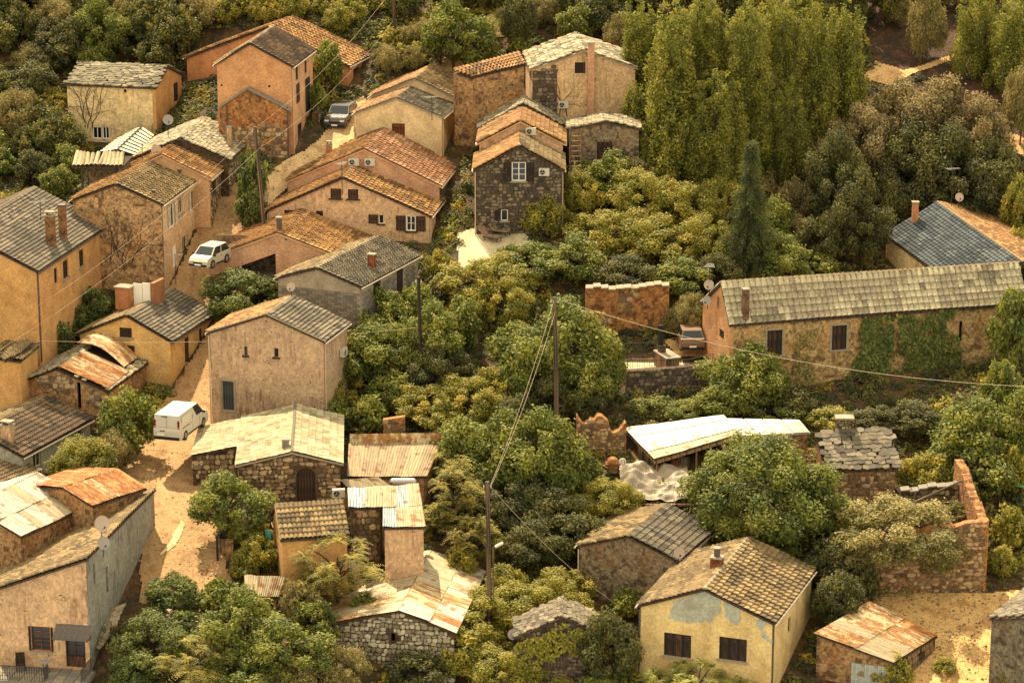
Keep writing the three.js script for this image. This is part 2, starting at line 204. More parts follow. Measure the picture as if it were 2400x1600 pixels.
function roofSurface(roof, A, B, C, D, o) { // A-B the eave, D-C the upper edge
  let { style, pal, seed = 1, budget, wav = 0.09 } = o; const r = rng(seed * 131 + 7), P = (s, t) => { const p = A.clone().lerp(B, s).lerp(D.clone().lerp(C, s), t); p.y += wav * (noise(s * 2.3 + seed * 7 + 20, t * 1.7 + 30, 4096, seed) + 0.5 * noise(s * 7 + seed * 3 + 20, t * 4 + 30, 4096, seed + 5)); return p; };
  const nrm = B.clone().sub(A).cross(D.clone().sub(A)); if (nrm.y < 0) { [A, B, C, D] = [B, A, D, C]; }
  const L = (A.distanceTo(B) + D.distanceTo(C)) / 2, S = (A.distanceTo(D) + B.distanceTo(C)) / 2;
  if (style === 'corr') {
    const nc = Math.max(1, Math.round(L / (o.sheet || 0.95))), nr = Math.max(1, Math.round(S / (o.len || 2.6))), mats = o.mats;
    for (let j = 0; j < nr; j++) for (let i = 0; i < nc; i++) {
      const g = new GB(), W = 6, m = mats[Math.floor((o.pick ? o.pick(i / nc, j / nr, r) : r()) * mats.length) % mats.length], lift = (o.lift || 0.02) + 0.015 * ((i + j) % 2) + 0.02 * r();
      const s0 = i / nc - 0.012, s1 = (i + 1) / nc + 0.012, t0 = j / nr - (j ? 0.03 : 0), t1 = (j + 1) / nr, uo = r() * 9, vo = r() * 9;
      const n = B.clone().sub(A).cross(D.clone().sub(A)).normalize();
      for (let k = 0; k < W * 2; k++) { const q0 = lerp(s0, s1, k / (2 * W)), q1 = lerp(s0, s1, (k + 1) / (2 * W)), h0 = (k % 2 ? 0.05 : 0) * (o.flat ? 0.25 : 1) + lift, h1 = (k % 2 ? 0 : 0.05) * (o.flat ? 0.25 : 1) + lift, off = (p, h) => p.addScaledVector(n, h);
        g.quad(off(P(q0, t0), h0 + (j ? 0.03 : 0)), off(P(q1, t0), h1 + (j ? 0.03 : 0)), off(P(q1, t1), h1), off(P(q0, t1), h0), null, [[q0 * L + uo, t0 * S + vo], [q1 * L + uo, t0 * S + vo], [q1 * L + uo, t1 * S + vo], [q0 * L + uo, t1 * S + vo]]); }
      mesh('sheet', g.build(), m, roof);
    }
    return;
  }
  const slab = style === 'slab', f = slab ? { w: o.tw || 0.42, c: o.tc || 0.3 } : PROFILE[style], nc = Math.max(1, Math.round(L / (o.tw || f.w))), nr = Math.max(1, Math.round(S / (o.tc || f.c))), rest = new GB(), list = [];
  const ux = B.clone().sub(A).normalize();
  for (let j = 0; j < nr; j++) for (let i = 0; i < nc; i++) {
    const s = (i + (slab ? (r() - 0.5) * 0.5 + (j % 2) * 0.5 : 0)) / nc, t = (j + (slab ? (r() - 0.5) * 0.3 : 0)) / nr; if (slab && s > 1 - 0.6 / nc) continue;
    if (o.skip && o.skip(s + 0.5 / nc, t + 0.5 / nr)) continue;
    const p = P(s, t), x = P(s + 1 / nc, t).sub(p), y = P(s, t + 1 / nr).sub(p), z = x.clone().cross(y).normalize();
    const patch = noise(s * L * 0.6 + seed * 13, t * S * 0.6 + 50, 4096, seed), k = Math.floor(clamp(patch * 0.95 + r() * (slab ? 0.45 : 0.14) - (slab ? 0.2 : 0.05), 0, 0.999) * pal.length);
    const ks = slab ? 0.9 + 0.3 * r() : 1, jit = (slab ? 0.035 : style === 'slate' ? 0.012 : 0.008) * (r() - 0.3);
    const xx = x.clone().normalize(), yy = z.clone().cross(xx), m = new THREE.Matrix4().makeBasis(xx.multiplyScalar(x.length() * ks), yy.multiplyScalar(y.length() * ks), z.clone());
    if (!slab) m.multiply(new THREE.Matrix4().makeRotationZ((r() < 0.025 ? 0.25 : 0.035) * (r() - 0.5))); else m.multiply(new THREE.Matrix4().makeRotationZ((r() - 0.5) * 0.22));
    m.setPosition(p.addScaledVector(z, 0.01 + jit));
    list.push([m, pal[k], Math.floor(r() * 5), s * L, t * S]);
  }
  for (const [m, tone, v, s, t] of list) {
    const g = tileGeo(style, tone, v);
    if (budget && budget.n > 0) { budget.n--; const q = mesh(slab ? 'stone_slab' : 'tile', g, slab ? MAT.slab : MAT.tile, roof); m.decompose(q.position, q.quaternion, q.scale); }
    else rest.geo(g, m, null, [s, t]);
  }
  if (!rest.empty) mesh(slab ? 'slab_covering' : 'tile_covering', rest.build(), slab ? MAT.slab : MAT.tile, roof, 'stuff');
}
function ridgeTiles(roof, a, b, tone, r = 0.13, step = 0.42) {
  const d = b.clone().sub(a), n = Math.max(2, Math.round(d.length() / step)), g = new GB(), N = 5, L = d.length() / n * 1.08, dir = d.clone().normalize();
  const side = V(0, 1, 0).cross(dir).normalize(), up = dir.clone().cross(side);
  for (let k = 0; k < N; k++) { const q = i => { const an = Math.PI * i / N; return side.clone().multiplyScalar(Math.cos(an) * r).addScaledVector(up, Math.sin(an) * r); }; const p0 = q(k), p1 = q(k + 1), e = dir.clone().multiplyScalar(L); g.quad(p0, p0.clone().multiplyScalar(0.88).add(e), p1.clone().multiplyScalar(0.88).add(e), p1, tone); g.tri(V(0, 0, 0), p1, p0, [0, 0], [0.1, 0], [0, 0.1], tone); }
  const geo = g.build();
  for (let i = 0; i < n; i++) { const m = mesh('ridge_tile', geo, MAT.tile, roof); m.position.copy(a).addScaledVector(d, i / n); m.position.y += 0.03; }
}
function slabGeo(pts, thick) { // a sheet of quads given by corners, thickened downward
  const g = new GB(), lo = pts.map(q => q.map(p => p.clone().add(V(0, -thick, 0))));
  pts.forEach((q, i) => { g.quad(q[0], q[1], q[2], q[3]); g.quad(lo[i][3], lo[i][2], lo[i][1], lo[i][0]); for (let k = 0; k < 4; k++) g.quad(lo[i][k], lo[i][(k + 1) % 4], q[(k + 1) % 4], q[k]); });
  return g.build();
}

// ------------------------------------------------------------------ rubble masonry, stone by stone
const stoneCache = {};
function stoneGeo(tone, v) {
  const key = tone.map(q => q.toFixed(3)) + v; if (stoneCache[key]) return stoneCache[key];
  const r = rng(v * 911 + 3), n = 7, g = new GB(), o = [], i_ = [];
  for (let i = 0; i < n; i++) { const a = (i + 0.8 * (r() - 0.5)) / n * 6.283, sx = Math.sign(Math.cos(a)) * Math.pow(Math.abs(Math.cos(a)), 0.72), sy = Math.sign(Math.sin(a)) * Math.pow(Math.abs(Math.sin(a)), 0.72); o.push(V(0.5 * sx, 0.5 * sy, -0.02)); i_.push(V(0.5 * sx * (0.72 + 0.1 * r()), 0.5 * sy * (0.72 + 0.1 * r()), 0.6 + 0.5 * r())); }
  const c = V(0, 0, 0.95 + 0.1 * r());
  for (let i = 0; i < n; i++) { const j = (i + 1) % n; g.quad(o[i], o[j], i_[j], i_[i], tone); g.tri(i_[i], i_[j], c, [i_[i].x, i_[i].y], [i_[j].x, i_[j].y], [c.x, c.y], tone); }
  const q = g.build(), U = q.attributes.uv; for (let i = 0; i < U.count; i++) U.setXY(i, U.getX(i) * 0.35 + v * 0.61, U.getY(i) * 0.35 + v * 0.27);
  return stoneCache[key] = q;
}
function stones(parent, u0, u1, v0, topAt, pal, o = {}) { // in the parent's x-y plane, facing +z
  const r = rng((o.seed || 1) * 57), budget = o.budget || { n: 300 }, list = [], size = o.size || 0.26, holes = o.holes || [];
  let v = v0; const vmax = o.vmax ?? 40;
  while (v < vmax) {
    const h = size * (0.6 + 0.7 * r()); let u = u0 - r() * 0.2, any = false;
    while (u < u1) {
      const w = size * (0.6 + 1.8 * r() * r() + 0.4 * r()), cu = u + w / 2, cv = v + h / 2 + (r() - 0.5) * 0.1; u += w;
      if (cu < u0 + w * 0.3 || cu > u1 - w * 0.3) continue; if (cv + h * 0.3 > topAt(cu)) continue; any = true;
      if (holes.some(q => cu + w * 0.4 > q[0] && cu - w * 0.4 < q[2] && cv + h * 0.4 > q[1] && cv - h * 0.4 < q[3])) continue;
      if (o.skip && o.skip(cu, cv)) continue;
      list.push([w, h, cu, cv]);
    }
    v += h; if (!any && v > v0 + 1 && v > topAt((u0 + u1) / 2)) break;
  }
  list.sort((a, b) => b[0] * b[1] - a[0] * a[1]); const rest = new GB();
  for (const [w, h, cu, cv] of list) {
    const tone = pal[Math.floor(clamp(noise(cu * 0.8 + 100, cv * 0.8 + 100, 4096, 5) * 0.6 + r() * 0.5 - 0.05, 0, 0.999) * pal.length)], g = stoneGeo(tone, Math.floor(r() * 8)), m = new THREE.Matrix4().compose(V(cu, cv, 0.005), new THREE.Quaternion().setFromEuler(new THREE.Euler(0, 0, (r() - 0.5) * 0.4)), V(w * (0.96 + 0.1 * r()), h * (0.96 + 0.12 * r()), 0.03 + 0.045 * r()));
    if (budget.n > 0) { budget.n--; const q = mesh('stone', g, MAT.stone, parent); m.decompose(q.position, q.quaternion, q.scale); } else rest.geo(g, m);
  }
  if (!rest.empty) mesh('small_stones', rest.build(), MAT.stone, parent, 'stuff');
}

// ------------------------------------------------------------------ openings; the frame of an opening: x across, y up, z outward, origin at its lower left corner on the wall face
function frameGeo(w, h, t, d) { const g = new GB(); g.box(w, t, d, w / 2, t / 2, 0).box(w, t, d, w / 2, h - t / 2, 0).box(t, h - 2 * t, d, t / 2, h / 2, 0).box(t, h - 2 * t, d, w - t / 2, h / 2, 0); return g.build(); }
function planks(parent, x, y, w, h, z, mat, n, seed, name = 'plank') { const r = rng(seed + 3); for (let i = 0; i < n; i++) { const pw = w / n; mesh(name, boxGeo(pw * 0.93, h * (1 - 0.012 * r()), 0.035), Array.isArray(mat) ? mat[Math.floor(r() * mat.length)] : mat, parent).position.set(x + (i + 0.5) * pw, y + h / 2, z + 0.006 * r()); } }
function windowIn(g, w, h, o) {
  const fr = o.frame || MAT.white, t = Math.min(0.08, w * 0.12); mesh('frame', frameGeo(w, h, t, 0.07), fr, g).position.z = -0.12;
  const n = w > 0.55 ? 2 : 1, pw = (w - 2 * t) / n; for (let i = 0; i < n; i++) { mesh('pane', boxGeo(pw - 0.05, h - 2 * t, 0.015), MAT.glass, g).position.set(t + (i + 0.5) * pw, h / 2, -0.13); if (i) mesh('mullion', boxGeo(0.06, h - 2 * t, 0.06), fr, g).position.set(t + i * pw, h / 2, -0.12); }
  if (o.grid) for (let k = 1; k < o.grid; k++) mesh('glazing_bar', boxGeo(w - 2 * t, 0.03, 0.04), fr, g).position.set(w / 2, t + (h - 2 * t) * k / o.grid, -0.115);
}
let openSeed = 1;
function opening(parent, rect, type, o = {}) {
  const [x0, y0, x1, y1] = rect, w = x1 - x0, h = y1 - y0, isDoor = /door/.test(type), g = grp(isDoor ? 'door' : 'window', parent, [x0, y0, 0]); openSeed++;
  const wood = o.wood || MAT.wood;
  if (type === 'win') { windowIn(g, w, h, o); }
  if (type === 'open') { // glazed, with its two shutters folded back on the wall
    windowIn(g, w, h, o); const sw = o.sw ?? w * 0.5;
    for (const s of (o.sides || [-1, 1])) { const q = grp('shutter', g, [s < 0 ? -sw - 0.03 : w + 0.03, 0.0, 0.05]); planks(q, 0, 0, sw, h, 0, wood, 3, openSeed); mesh('batten', boxGeo(sw, 0.08, 0.03), wood, q).position.set(sw / 2, h * 0.22, 0.035); mesh('batten', boxGeo(sw, 0.08, 0.03), wood, q).position.set(sw / 2, h * 0.8, 0.035); }
  }
  if (type === 'shut') { planks(g, 0, 0, w, h, -0.06, wood, Math.max(3, Math.round(w / 0.2)), openSeed); mesh('batten', boxGeo(w, 0.08, 0.03), wood, g).position.set(w / 2, h * 0.2, -0.02); mesh('batten', boxGeo(w, 0.08, 0.03), wood, g).position.set(w / 2, h * 0.82, -0.02); }
  if (type === 'planked') { planks(g, 0.05, 0.04, w - 0.1, h - 0.08, -0.1, [MAT.woodDark, MAT.wood], 3, openSeed); mesh('frame', frameGeo(w, h, 0.06, 0.08), MAT.woodDark, g).position.z = -0.08; for (const k of [0.33, 0.66]) mesh('mullion', boxGeo(0.06, h - 0.1, 0.05), MAT.black, g).position.set(w * k, h / 2, -0.06); }
  if (type === 'door') { planks(g, 0.03, 0, w - 0.06, h - 0.03, -0.14, wood, Math.max(3, Math.round(w / 0.22)), openSeed); mesh('frame', frameGeo(w, h, 0.06, 0.08), o.frame || wood, g).position.z = -0.1; mesh('handle', boxGeo(0.03, 0.14, 0.05), MAT.iron, g).position.set(w * 0.85, h * 0.48, -0.09); }
  if (type === 'hole' || type === 'holedoor') mesh('frame', frameGeo(w, h, Math.min(0.05, w * 0.1), 0.06), MAT.woodDark, g).position.z = -0.2;
  if (type === 'recess') { mesh('back_wall', boxGeo(w + 0.6, h + 1.4, 0.1), MAT.rubbleGrey, g).position.set(w / 2, h / 2, -2.4); mesh('floor', boxGeo(w + 0.6, 0.1, 2.4), MAT.concrete, g).position.set(w / 2, -0.06, -1.3); }
  if (o.sill) mesh('sill', boxGeo(w + 0.24, 0.09, 0.2), o.sillMat || MAT.concrete, g).position.set(w / 2, -0.047, 0.06);
  if (o.lintel) mesh('lintel', boxGeo(w + 0.3, 0.16, 0.06), o.lintel, g).position.set(w / 2, h + 0.083, 0.0);
  if (o.surround) mesh('surround', frameGeo(w + 0.3, h + 0.3, 0.145, 0.05), o.surround, g).position.set(-0.15, -0.15, 0.012);
  return g;
}
function wallShape(pts, holes, thick) {
  const s = new THREE.Shape(pts.map(p => new THREE.Vector2(p[0], p[1])));
  for (const h of holes) { const q = new THREE.Path(); if (h.arch) { const r = (h[2] - h[0]) / 2; q.moveTo(h[0], h[1]); q.lineTo(h[2], h[1]); q.lineTo(h[2], h[3] - r); q.absarc((h[0] + h[2]) / 2, h[3] - r, r, 0, Math.PI, false); q.lineTo(h[0], h[1]); } else { q.moveTo(h[0], h[1]); q.lineTo(h[2], h[1]); q.lineTo(h[2], h[3]); q.lineTo(h[0], h[3]); q.closePath(); } s.holes.push(q); }
  const g = new THREE.ExtrudeGeometry(s, { depth: thick, bevelEnabled: false, curveSegments: 6 }); g.translate(0, 0, -thick); return g;
}
const EV = 0.22, GO = 0.14;
function gable(name, label, s) {
  const G = thing(name, label, s.category || 'house', [s.x, s.y, s.z], s.yaw, s.group), { w, l, h, rise, fr } = s, below = s.below ?? 3.5, ev = EV, go = GO, ax = -w / 2 + fr * w, budget = s.ind ? { n: s.ind } : null;
  const k1 = rise / (fr * w), k2 = rise / ((1 - fr) * w), th = 0.13, ry = x => (x < ax ? h + (x + w / 2) * k1 : h + (w / 2 - x) * k2);
  const W = w - 2 * ev, a = -W / 2, b = W / 2, mats = s.mats || {}, wm = s.wall, op = s.open || {}, thick = 0.3;
  const face = (n, rot, pos, pts, list) => {
    const f = mesh('wall', wallShape(pts, list.filter(q => q[1] !== 'proud').map(q => { const r = q[0].slice(); r.arch = q[2] && q[2].arch; return r; }), thick), mats[n] || wm, G); f.rotation.y = rot; f.position.set(...pos);
    for (const [rect, type, o] of list) opening(f, rect, type, o || {}); return f;
  };
  const ew = x => ry(x) - th, L = l - 2 * go, gp = [[a, -below], [b, -below], [b, ew(b)], [ax, ew(ax)], [a, ew(a)]];
  const F = face('front', 0, [0, 0, -go], gp, op.front || []), B = face('back', Math.PI, [0, 0, -l + go], gp.map(p => [-p[0], p[1]]).reverse(), op.back || []);
  const R = face('right', Math.PI / 2, [b, 0, 0], [[go + thick, -below], [l - go - thick, -below], [l - go - thick, ew(b)], [go + thick, ew(b)]], op.right || []);
  const Lw = face('left', -Math.PI / 2, [a, 0, 0], [[-l + go + thick, -below], [-go - thick, -below], [-go - thick, ew(a)], [-l + go + thick, ew(a)]], op.left || []);
  const e1 = V(-w / 2, h, 0), e2 = V(-w / 2, h, -l), r1 = V(ax, h + rise, 0), r2 = V(ax, h + rise, -l), f1 = V(w / 2, h, 0), f2 = V(w / 2, h, -l);
  const roof = mesh('roof', slabGeo([[e2, e1, r1, r2], [f1, f2, r2, r1]], 0.11), s.deck || MAT.deck, G);
  const rs = s.roof;
  if (rs.left) roofSurface(roof, e2, e1, r1, r2, { budget: rs.leftFirst ? budget : null, ...rs.left, seed: (s.seed || 1) * 3 + 1 });
  if (rs.right) roofSurface(roof, f1, f2, r2, r1, { budget, ...rs.right, seed: (s.seed || 1) * 3 + 2 });
  if (rs.ridge) ridgeTiles(roof, r1, r2, rs.ridge);
  if (rs.verge) { const step = 0.4; for (const [p, q] of [[e1, r1], [f1, r1]]) { ridgeTiles(roof, p.clone().add(V(0, 0.02, -0.04)), q.clone().add(V(0, 0.02, -0.04)), rs.verge, 0.085, 0.45); } }
  if (s.gutter !== false) { const gm = s.gutter || MAT.gutter; for (const [p, q, sx] of [[f1, f2, 0.05], [e1, e2, -0.05]]) { const gb = new GB(); gb.bar(p.clone().add(V(sx, -0.05, 0.04)), q.clone().add(V(sx, -0.05, -0.04)), 0.06, 6); mesh('gutter', gb.build(), gm, G); } }
  if (s.pipes) for (const [px, pz] of s.pipes.map(c => ({ gl: [a - 0.06, -go + 0.07], gr: [b + 0.07, -go - 0.12], br: [b + 0.07, -l + go + 0.15] }[c]))) { const gb = new GB(); gb.bar(V(px, ew(b) - 0.1, pz), V(px, -below * 0.6, pz), 0.05, 6); mesh('downpipe', gb.build(), s.pipeMat || MAT.pipe, G); }
  const c = Math.cos(s.yaw), n = Math.sin(s.yaw), toW = (x, y, z) => [s.x + x * c + z * n, s.y + y, s.z - x * n + z * c];
  FOOT.push([[a, 0], [b, 0], [b, -l], [a, -l]].map(q => { const p = toW(q[0], 0, q[1]); return [p[0], p[2]]; }));
  return Object.assign(G, { F, R, Lw, B, roof, toW, spec: s, ry, ew, a, b, budget });
}
function stoneFace(H, which, pal, o = {}) { // lay rubble over one wall of a house
  const s = H.spec, f = { front: H.F, right: H.R, left: H.Lw }[which], holes = ((s.open || {})[which] || []).map(q => { const e = (q[2] && q[2].margin) ?? 0.05; return [q[0][0] - e, q[0][1] - e, q[0][2] + e, q[0][3] + e]; });
  if (which === 'front') stones(f, H.a, H.b, o.v0 ?? -1.5, u => H.ew(u) - 0.02, pal, { holes, ...o });
  if (which === 'right') stones(f, GO, s.l - GO, o.v0 ?? -1.5, () => H.ew(H.b) - 0.02, pal, { holes, ...o });
  if (which === 'left') stones(f, -s.l + GO, -GO, o.v0 ?? -1.5, () => H.ew(H.a) - 0.02, pal, { holes, ...o });
}
function chimney(H, side, foot, w, d, hgt, mat, o = {}) { // stands on the roof: a sub-part of it
  const g = grp('chimney', H.roof, foot), st = mesh('stack', boxGeo(w, hgt + 0.6, d), mat, g); st.position.y = hgt / 2 - 0.3;
  mesh('band', boxGeo(w + 0.1, 0.09, d + 0.1), o.cap || MAT.concrete, g).position.y = hgt;
  if (o.pot) for (const s of [-1, 1]) mesh('prop', boxGeo(0.07, 0.2, d * 0.8), MAT.concrete, g).position.set(s * w * 0.35, hgt + 0.145, 0);
  if (o.pot) mesh('cowl', boxGeo(w + 0.06, 0.06, d + 0.06), MAT.concrete, g).position.y = hgt + 0.275;
  if (o.flue) { const gb = new GB(); gb.bar(V(0, hgt + 0.05, 0), V(0, hgt + 0.55, 0), w * 0.28, 8); mesh('flue', gb.build(), o.flue, g); mesh('cowl', new THREE.CylinderGeometry(w * 0.36, w * 0.36, 0.06, 10), MAT.concrete, g).position.y = hgt + 0.6; }
  return g;
}
// a lean-to or shed given by the four corners of its roof: A-B the lower edge, D-C the upper
function shed(name, label, category, Q, o) {
  const P = Q.map(V3), c = P.reduce((a, p) => a.add(p), V(0, 0, 0)).multiplyScalar(0.25), base = o.base ?? Math.min(...P.map(p => terr(p.x, p.z))) - 0.6, G = thing(name, label, category, [c.x, base, c.z], 0, o.group), o0 = V(c.x, base, c.z);
  const q = P.map(p => p.clone().sub(o0)), roof = mesh('roof', slabGeo([[q[0], q[1], q[2], q[3]]], o.thick ?? 0.1), o.deck || MAT.deck, G);
  if (o.roof) roofSurface(roof, q[0], q[1], q[2], q[3], { budget: o.ind ? { n: o.ind } : null, ...o.roof });
  const cc = q.reduce((a, p) => a.add(p), V(0, 0, 0)).multiplyScalar(0.25); G.faces = [];
  const inset = o.inset ?? 0.14, e = q.map(p => p.clone().lerp(V(cc.x, p.y, cc.z), 0).add(V(cc.x - p.x, 0, cc.z - p.z).normalize().multiplyScalar(inset * 1.4)));
  (o.walls || [1, 1, 1, 1]).forEach((on, i) => {
    if (!on) { G.faces.push(null); return; } let a = e[i], b = e[(i + 1) % 4]; const w = Math.hypot(b.x - a.x, b.z - a.z); const t = 0.22;
    const out = V(b.z - a.z, 0, a.x - b.x), mid = a.clone().add(b).multiplyScalar(0.5); let A = a, B = b; if (out.dot(V(mid.x - cc.x, 0, mid.z - cc.z)) > 0) { } else { A = b; B = a; }
    // wall local: x from A to B as seen from outside
    const dir = V(B.x - A.x, 0, B.z - A.z).normalize(), n = V(-dir.z, 0, dir.x), sgn = n.dot(V(mid.x - cc.x, 0, mid.z - cc.z)) > 0 ? 1 : -1; if (sgn < 0) { [A, B] = [B, A]; dir.negate(); }
    const ang = Math.atan2(-dir.z, dir.x), tA = A.y - (o.thick ?? 0.1) - 0.01, tB = B.y - (o.thick ?? 0.1) - 0.01;
    const f = mesh('wall', wallShape([[0, -1], [w, -1], [w, tB], [0, tA]], (o.holes && o.holes[i]) || [], t), (o.mats && o.mats[i]) || o.wall, G); f.position.set(A.x, 0, A.z); f.rotation.y = ang; f.topAt = u => lerp(tA, tB, clamp(u / w, 0, 1)); f.width = w; G.faces.push(f);
  });
  if (o.posts) o.posts.forEach(([i, k]) => { const p = e[i].clone().lerp(e[(i + 1) % 4], k), gb = new GB(); gb.bar(V(p.x, -0.5, p.z), V(p.x, p.y - 0.1, p.z), o.postR || 0.07, 6); mesh('post', gb.build(), o.postMat || MAT.wood, G); });
  FOOT.push(P.map(p => [p.x, p.z])); G.roof = roof; G.q = q; G.o0 = o0; return G;
}

// ------------------------------------------------------------------ the houses
const C = { orange: plaster('#dba372'), apricot: plaster('#d9ad80'), cream: plaster('#ead0a0'), pink: plaster('#d8a884'), pinkOld: stained('#d9b692'), yellow: plaster('#e2bb78'), ochre: plaster('#e0b26c'), greyOld: stained('#c6aa8c'), buff: stained('#dcbc92'), pale: stained('#e6cf9f'), tawny: plaster('#d8a667'), blueGrey: stained('#a9aaa0'), greyRough: M('#9d9585', T.rubble, { bump: 0.06 }), butter: M('#e8cb8e', T.plaster, { bump: 0.02 }), terracotta: plaster('#c98a5a') };
const R = (style, pal, o = {}) => ({ style, pal, ...o });

const h1 = gable('slab_roofed_house', 'pale house with a long grey stone slab roof and dead creeper on its wall', { x:-28.304,y:7.624,z:-227.340,yaw:1.352,w:6.844,l:7.965,h:5.127,rise:1.258,fr:0.462, wall: C.pale, mats: { front: C.tawny }, below: 6, ind: 300, seed: 1, gutter: false, roof: { left: R('slab', PAL.slabDark, { tw: 0.5, tc: 0.3 }), right: R('slab', PAL.slabDark), leftFirst: true }, open: { front: [[[1.18,3.12,2.28,4.68], 'shut', { wood: MAT.woodDark }]], left: [[[-2.91,4.62,-2.66,4.88], 'hole'], [[-5.76,0.67,-4.94,1.68], 'win'], [[-4.90,0.69,-4.30,1.71], 'win']] } });
const h2 = gable('tall_orange_house', 'tall plain orange house above a stone annexe with a steep gable', { x:-20.494,y:8.770,z:-218.010,yaw:-0.152,w:6.493,l:7.964,h:6.841,rise:1.819,fr:0.460, wall: C.orange, mats: { right: C.apricot }, below: 4, seed: 2, ind: 300, pipes: ['gr'], roof: { left: R('fine', PAL.tan), right: R('roll', PAL.umber, { tw: 0.4 }), ridge: PAL.slab[0] }, open: { front: [[[-2.77,5.13,-2.61,5.30], 'hole'], [[1.11,5.15,1.29,5.34], 'hole']], right: [[[1.64,5.48,2.48,6.58], 'shut', { wood: MAT.woodDark }], [[4.84,5.48,5.56,6.51], 'shut', { wood: MAT.woodDark }], [[1.71,3.53,3.04,5.14], 'shut'], [[4.87,2.23,6.79,5.00], 'shut', { wood: MAT.woodDark }], [[1.93,-0.28,3.43,1.83], 'door', { wood: MAT.woodDark }], [[5.02,-0.43,6.66,1.84], 'door', { wood: MAT.woodDark }]] } });
const h3 = gable('orange_tiled_house', 'low wide house with a broad orange tiled roof behind the tall orange house', { x:-20.555,y:10.512,z:-229.985,yaw:-0.276,w:14.790,l:5.812,h:3.337,rise:2.955,fr:0.513, wall: C.terracotta, below: 4, seed: 3, ind: 300, roof: { left: R('roll', PAL.orange), right: R('roll', PAL.orange, { tw: 0.62 }) }, open: { right: [[[1.50,-0.03,3.08,2.86], 'door', { wood: MAT.woodDark }], [[3.86,2.34,4.45,2.74], 'hole']] } });
const h4b = gable('cream_house', 'cream house with a brown shuttered window, lower half of a stepped pair', { x:-9.111,y:7.527,z:-218.777,yaw:-0.193,w:7.537,l:6.623,h:3.935,rise:1.444,fr:0.483, wall: C.cream, mats: { right: C.ochre }, below: 4, seed: 4, ind: 300, pipes: ['gl', 'gr'], deck: MAT.concrete, roof: { left: R('fine', PAL.orange), right: R('roll', PAL.grey, { tw: 0.4 }), ridge: PAL.tan[1] }, open: { front: [[[-0.55,2.18,0.52,3.30], 'shut', { wood: MAT.woodOrange }]], right: [[[4.81,0.63,6.45,3.32], 'shut', { wood: MAT.woodOrange }], [[5.24,-0.85,6.48,0.32], 'shut', { wood: MAT.woodDark }]] } });
const h4a = gable('cream_house', 'cream house with a small balcony door and curved awning, taller half of a stepped pair', { x:-7.929,y:6.003,z:-223.231,yaw:-0.198,w:7.818,l:6.650,h:6.000,rise:1.653,fr:0.503, wall: C.cream, mats: { right: C.ochre }, below: 4, seed: 5, ind: 300, deck: MAT.concrete, roof: { left: R('fine', PAL.orange), right: R('roll', PAL.tan, { tw: 0.4 }), ridge: PAL.tan[1] }, open: { right: [[[1.55,3.51,3.50,5.35], 'shut', { wood: MAT.wood }], [[5.61,2.38,7.15,4.91], 'door', { wood: MAT.woodGrey }]] } });
const h5a = gable('pink_house', 'broad pink house with a rose tiled roof and two air conditioners', { x:-11.587,y:-0.484,z:-211.133,yaw:-0.140,w:12.437,l:8.647,h:8.000,rise:2.802,fr:0.509, wall: C.pink, mats: { right: M('#a8a89c', T.rubble, { bump: 0.05 }) }, below: 4, seed: 6, ind: 300, deck: C.pink, roof: { left: R('roll', PAL.orange), right: R('roll', PAL.rose, { tw: 0.62 }) }, open: { right: [[[4.95,2.99,6.70,4.93], 'hole']] } });
const h5b = gable('pink_house', 'weathered pinkish house with brown shutters, lower part in front of the rose tiled roof', { x:-12.509,y:2.950,z:-207.058,yaw:-0.146,w:12.982,l:6.233,h:3.150,rise:2.832,fr:0.471, wall: C.pinkOld, below: 5, seed: 7, ind: 300, pipes: ['gl', 'gr'], roof: { left: R('roll', PAL.orange), right: R('roll', PAL.orange, { tw: 0.62 }), ridge: PAL.tan[2] }, open: { front: [[[-1.39,4.33,-0.55,5.09], 'shut', { wood: MAT.wood, sill: 1, sillMat: MAT.woodDark }], [[-0.03,4.33,0.78,5.08], 'shut', { wood: MAT.wood, sill: 1, sillMat: MAT.woodDark }], [[2.33,2.46,2.72,3.17], 'open', { sides: [-1], sw: 0.75, sill: 1, sillMat: MAT.woodDark }], [[4.46,1.97,5.20,3.16], 'open', { sw: 0.75, sill: 1, sillMat: MAT.woodDark, grid: 2 }], [[-5.03,2.68,-4.15,3.29], 'shut', { wood: MAT.woodDark }], [[-2.54,2.75,-2.00,3.31], 'shut', { wood: MAT.woodDark }]], right: [[[2.86,0.67,4.78,2.73], 'shut', { wood: MAT.woodDark }], [[8.21,-1.05,9.84,1.06], 'holedoor']] } });
const h6 = gable('carport_house', 'low pink fronted house with an orange tiled roof sweeping over a stone carport', { x:-16.945,y:0.038,z:-199.997,yaw:-0.169,w:11.946,l:9.216,h:4.000,rise:2.223,fr:0.462, wall: C.pink, below: 4, seed: 8, ind: 300, gutter: false, deck: C.apricot, roof: { left: R('roll', PAL.orange), right: R('roll', PAL.orange, { tw: 0.5 }) }, open: { front: [[[-5.45,2.73,-0.63,4.65], 'recess'], [[0.04,5.58,0.50,5.89], 'win', { frame: MAT.pvc }]] } });
const h7 = gable('block_house', 'unrendered concrete block house with a grey tiled roof and a copper coloured chimney', { x:-13.900,y:-0.161,z:-192.668,yaw:-0.393,w:6.954,l:10.268,h:4.500,rise:1.104,fr:0.493, wall: MAT.concrete, below: 4, seed: 9, ind: 300, roof: { left: R('fine', PAL.tan), right: R('roll', PAL.grey, { tw: 0.4 }), ridge: PAL.slab[1] }, open: { right: [[[6.36,2.35,7.51,4.35], 'shut', { wood: MAT.woodDark }], [[2.37,3.34,3.63,4.46], 'shut', { wood: MAT.woodDark }]] } });
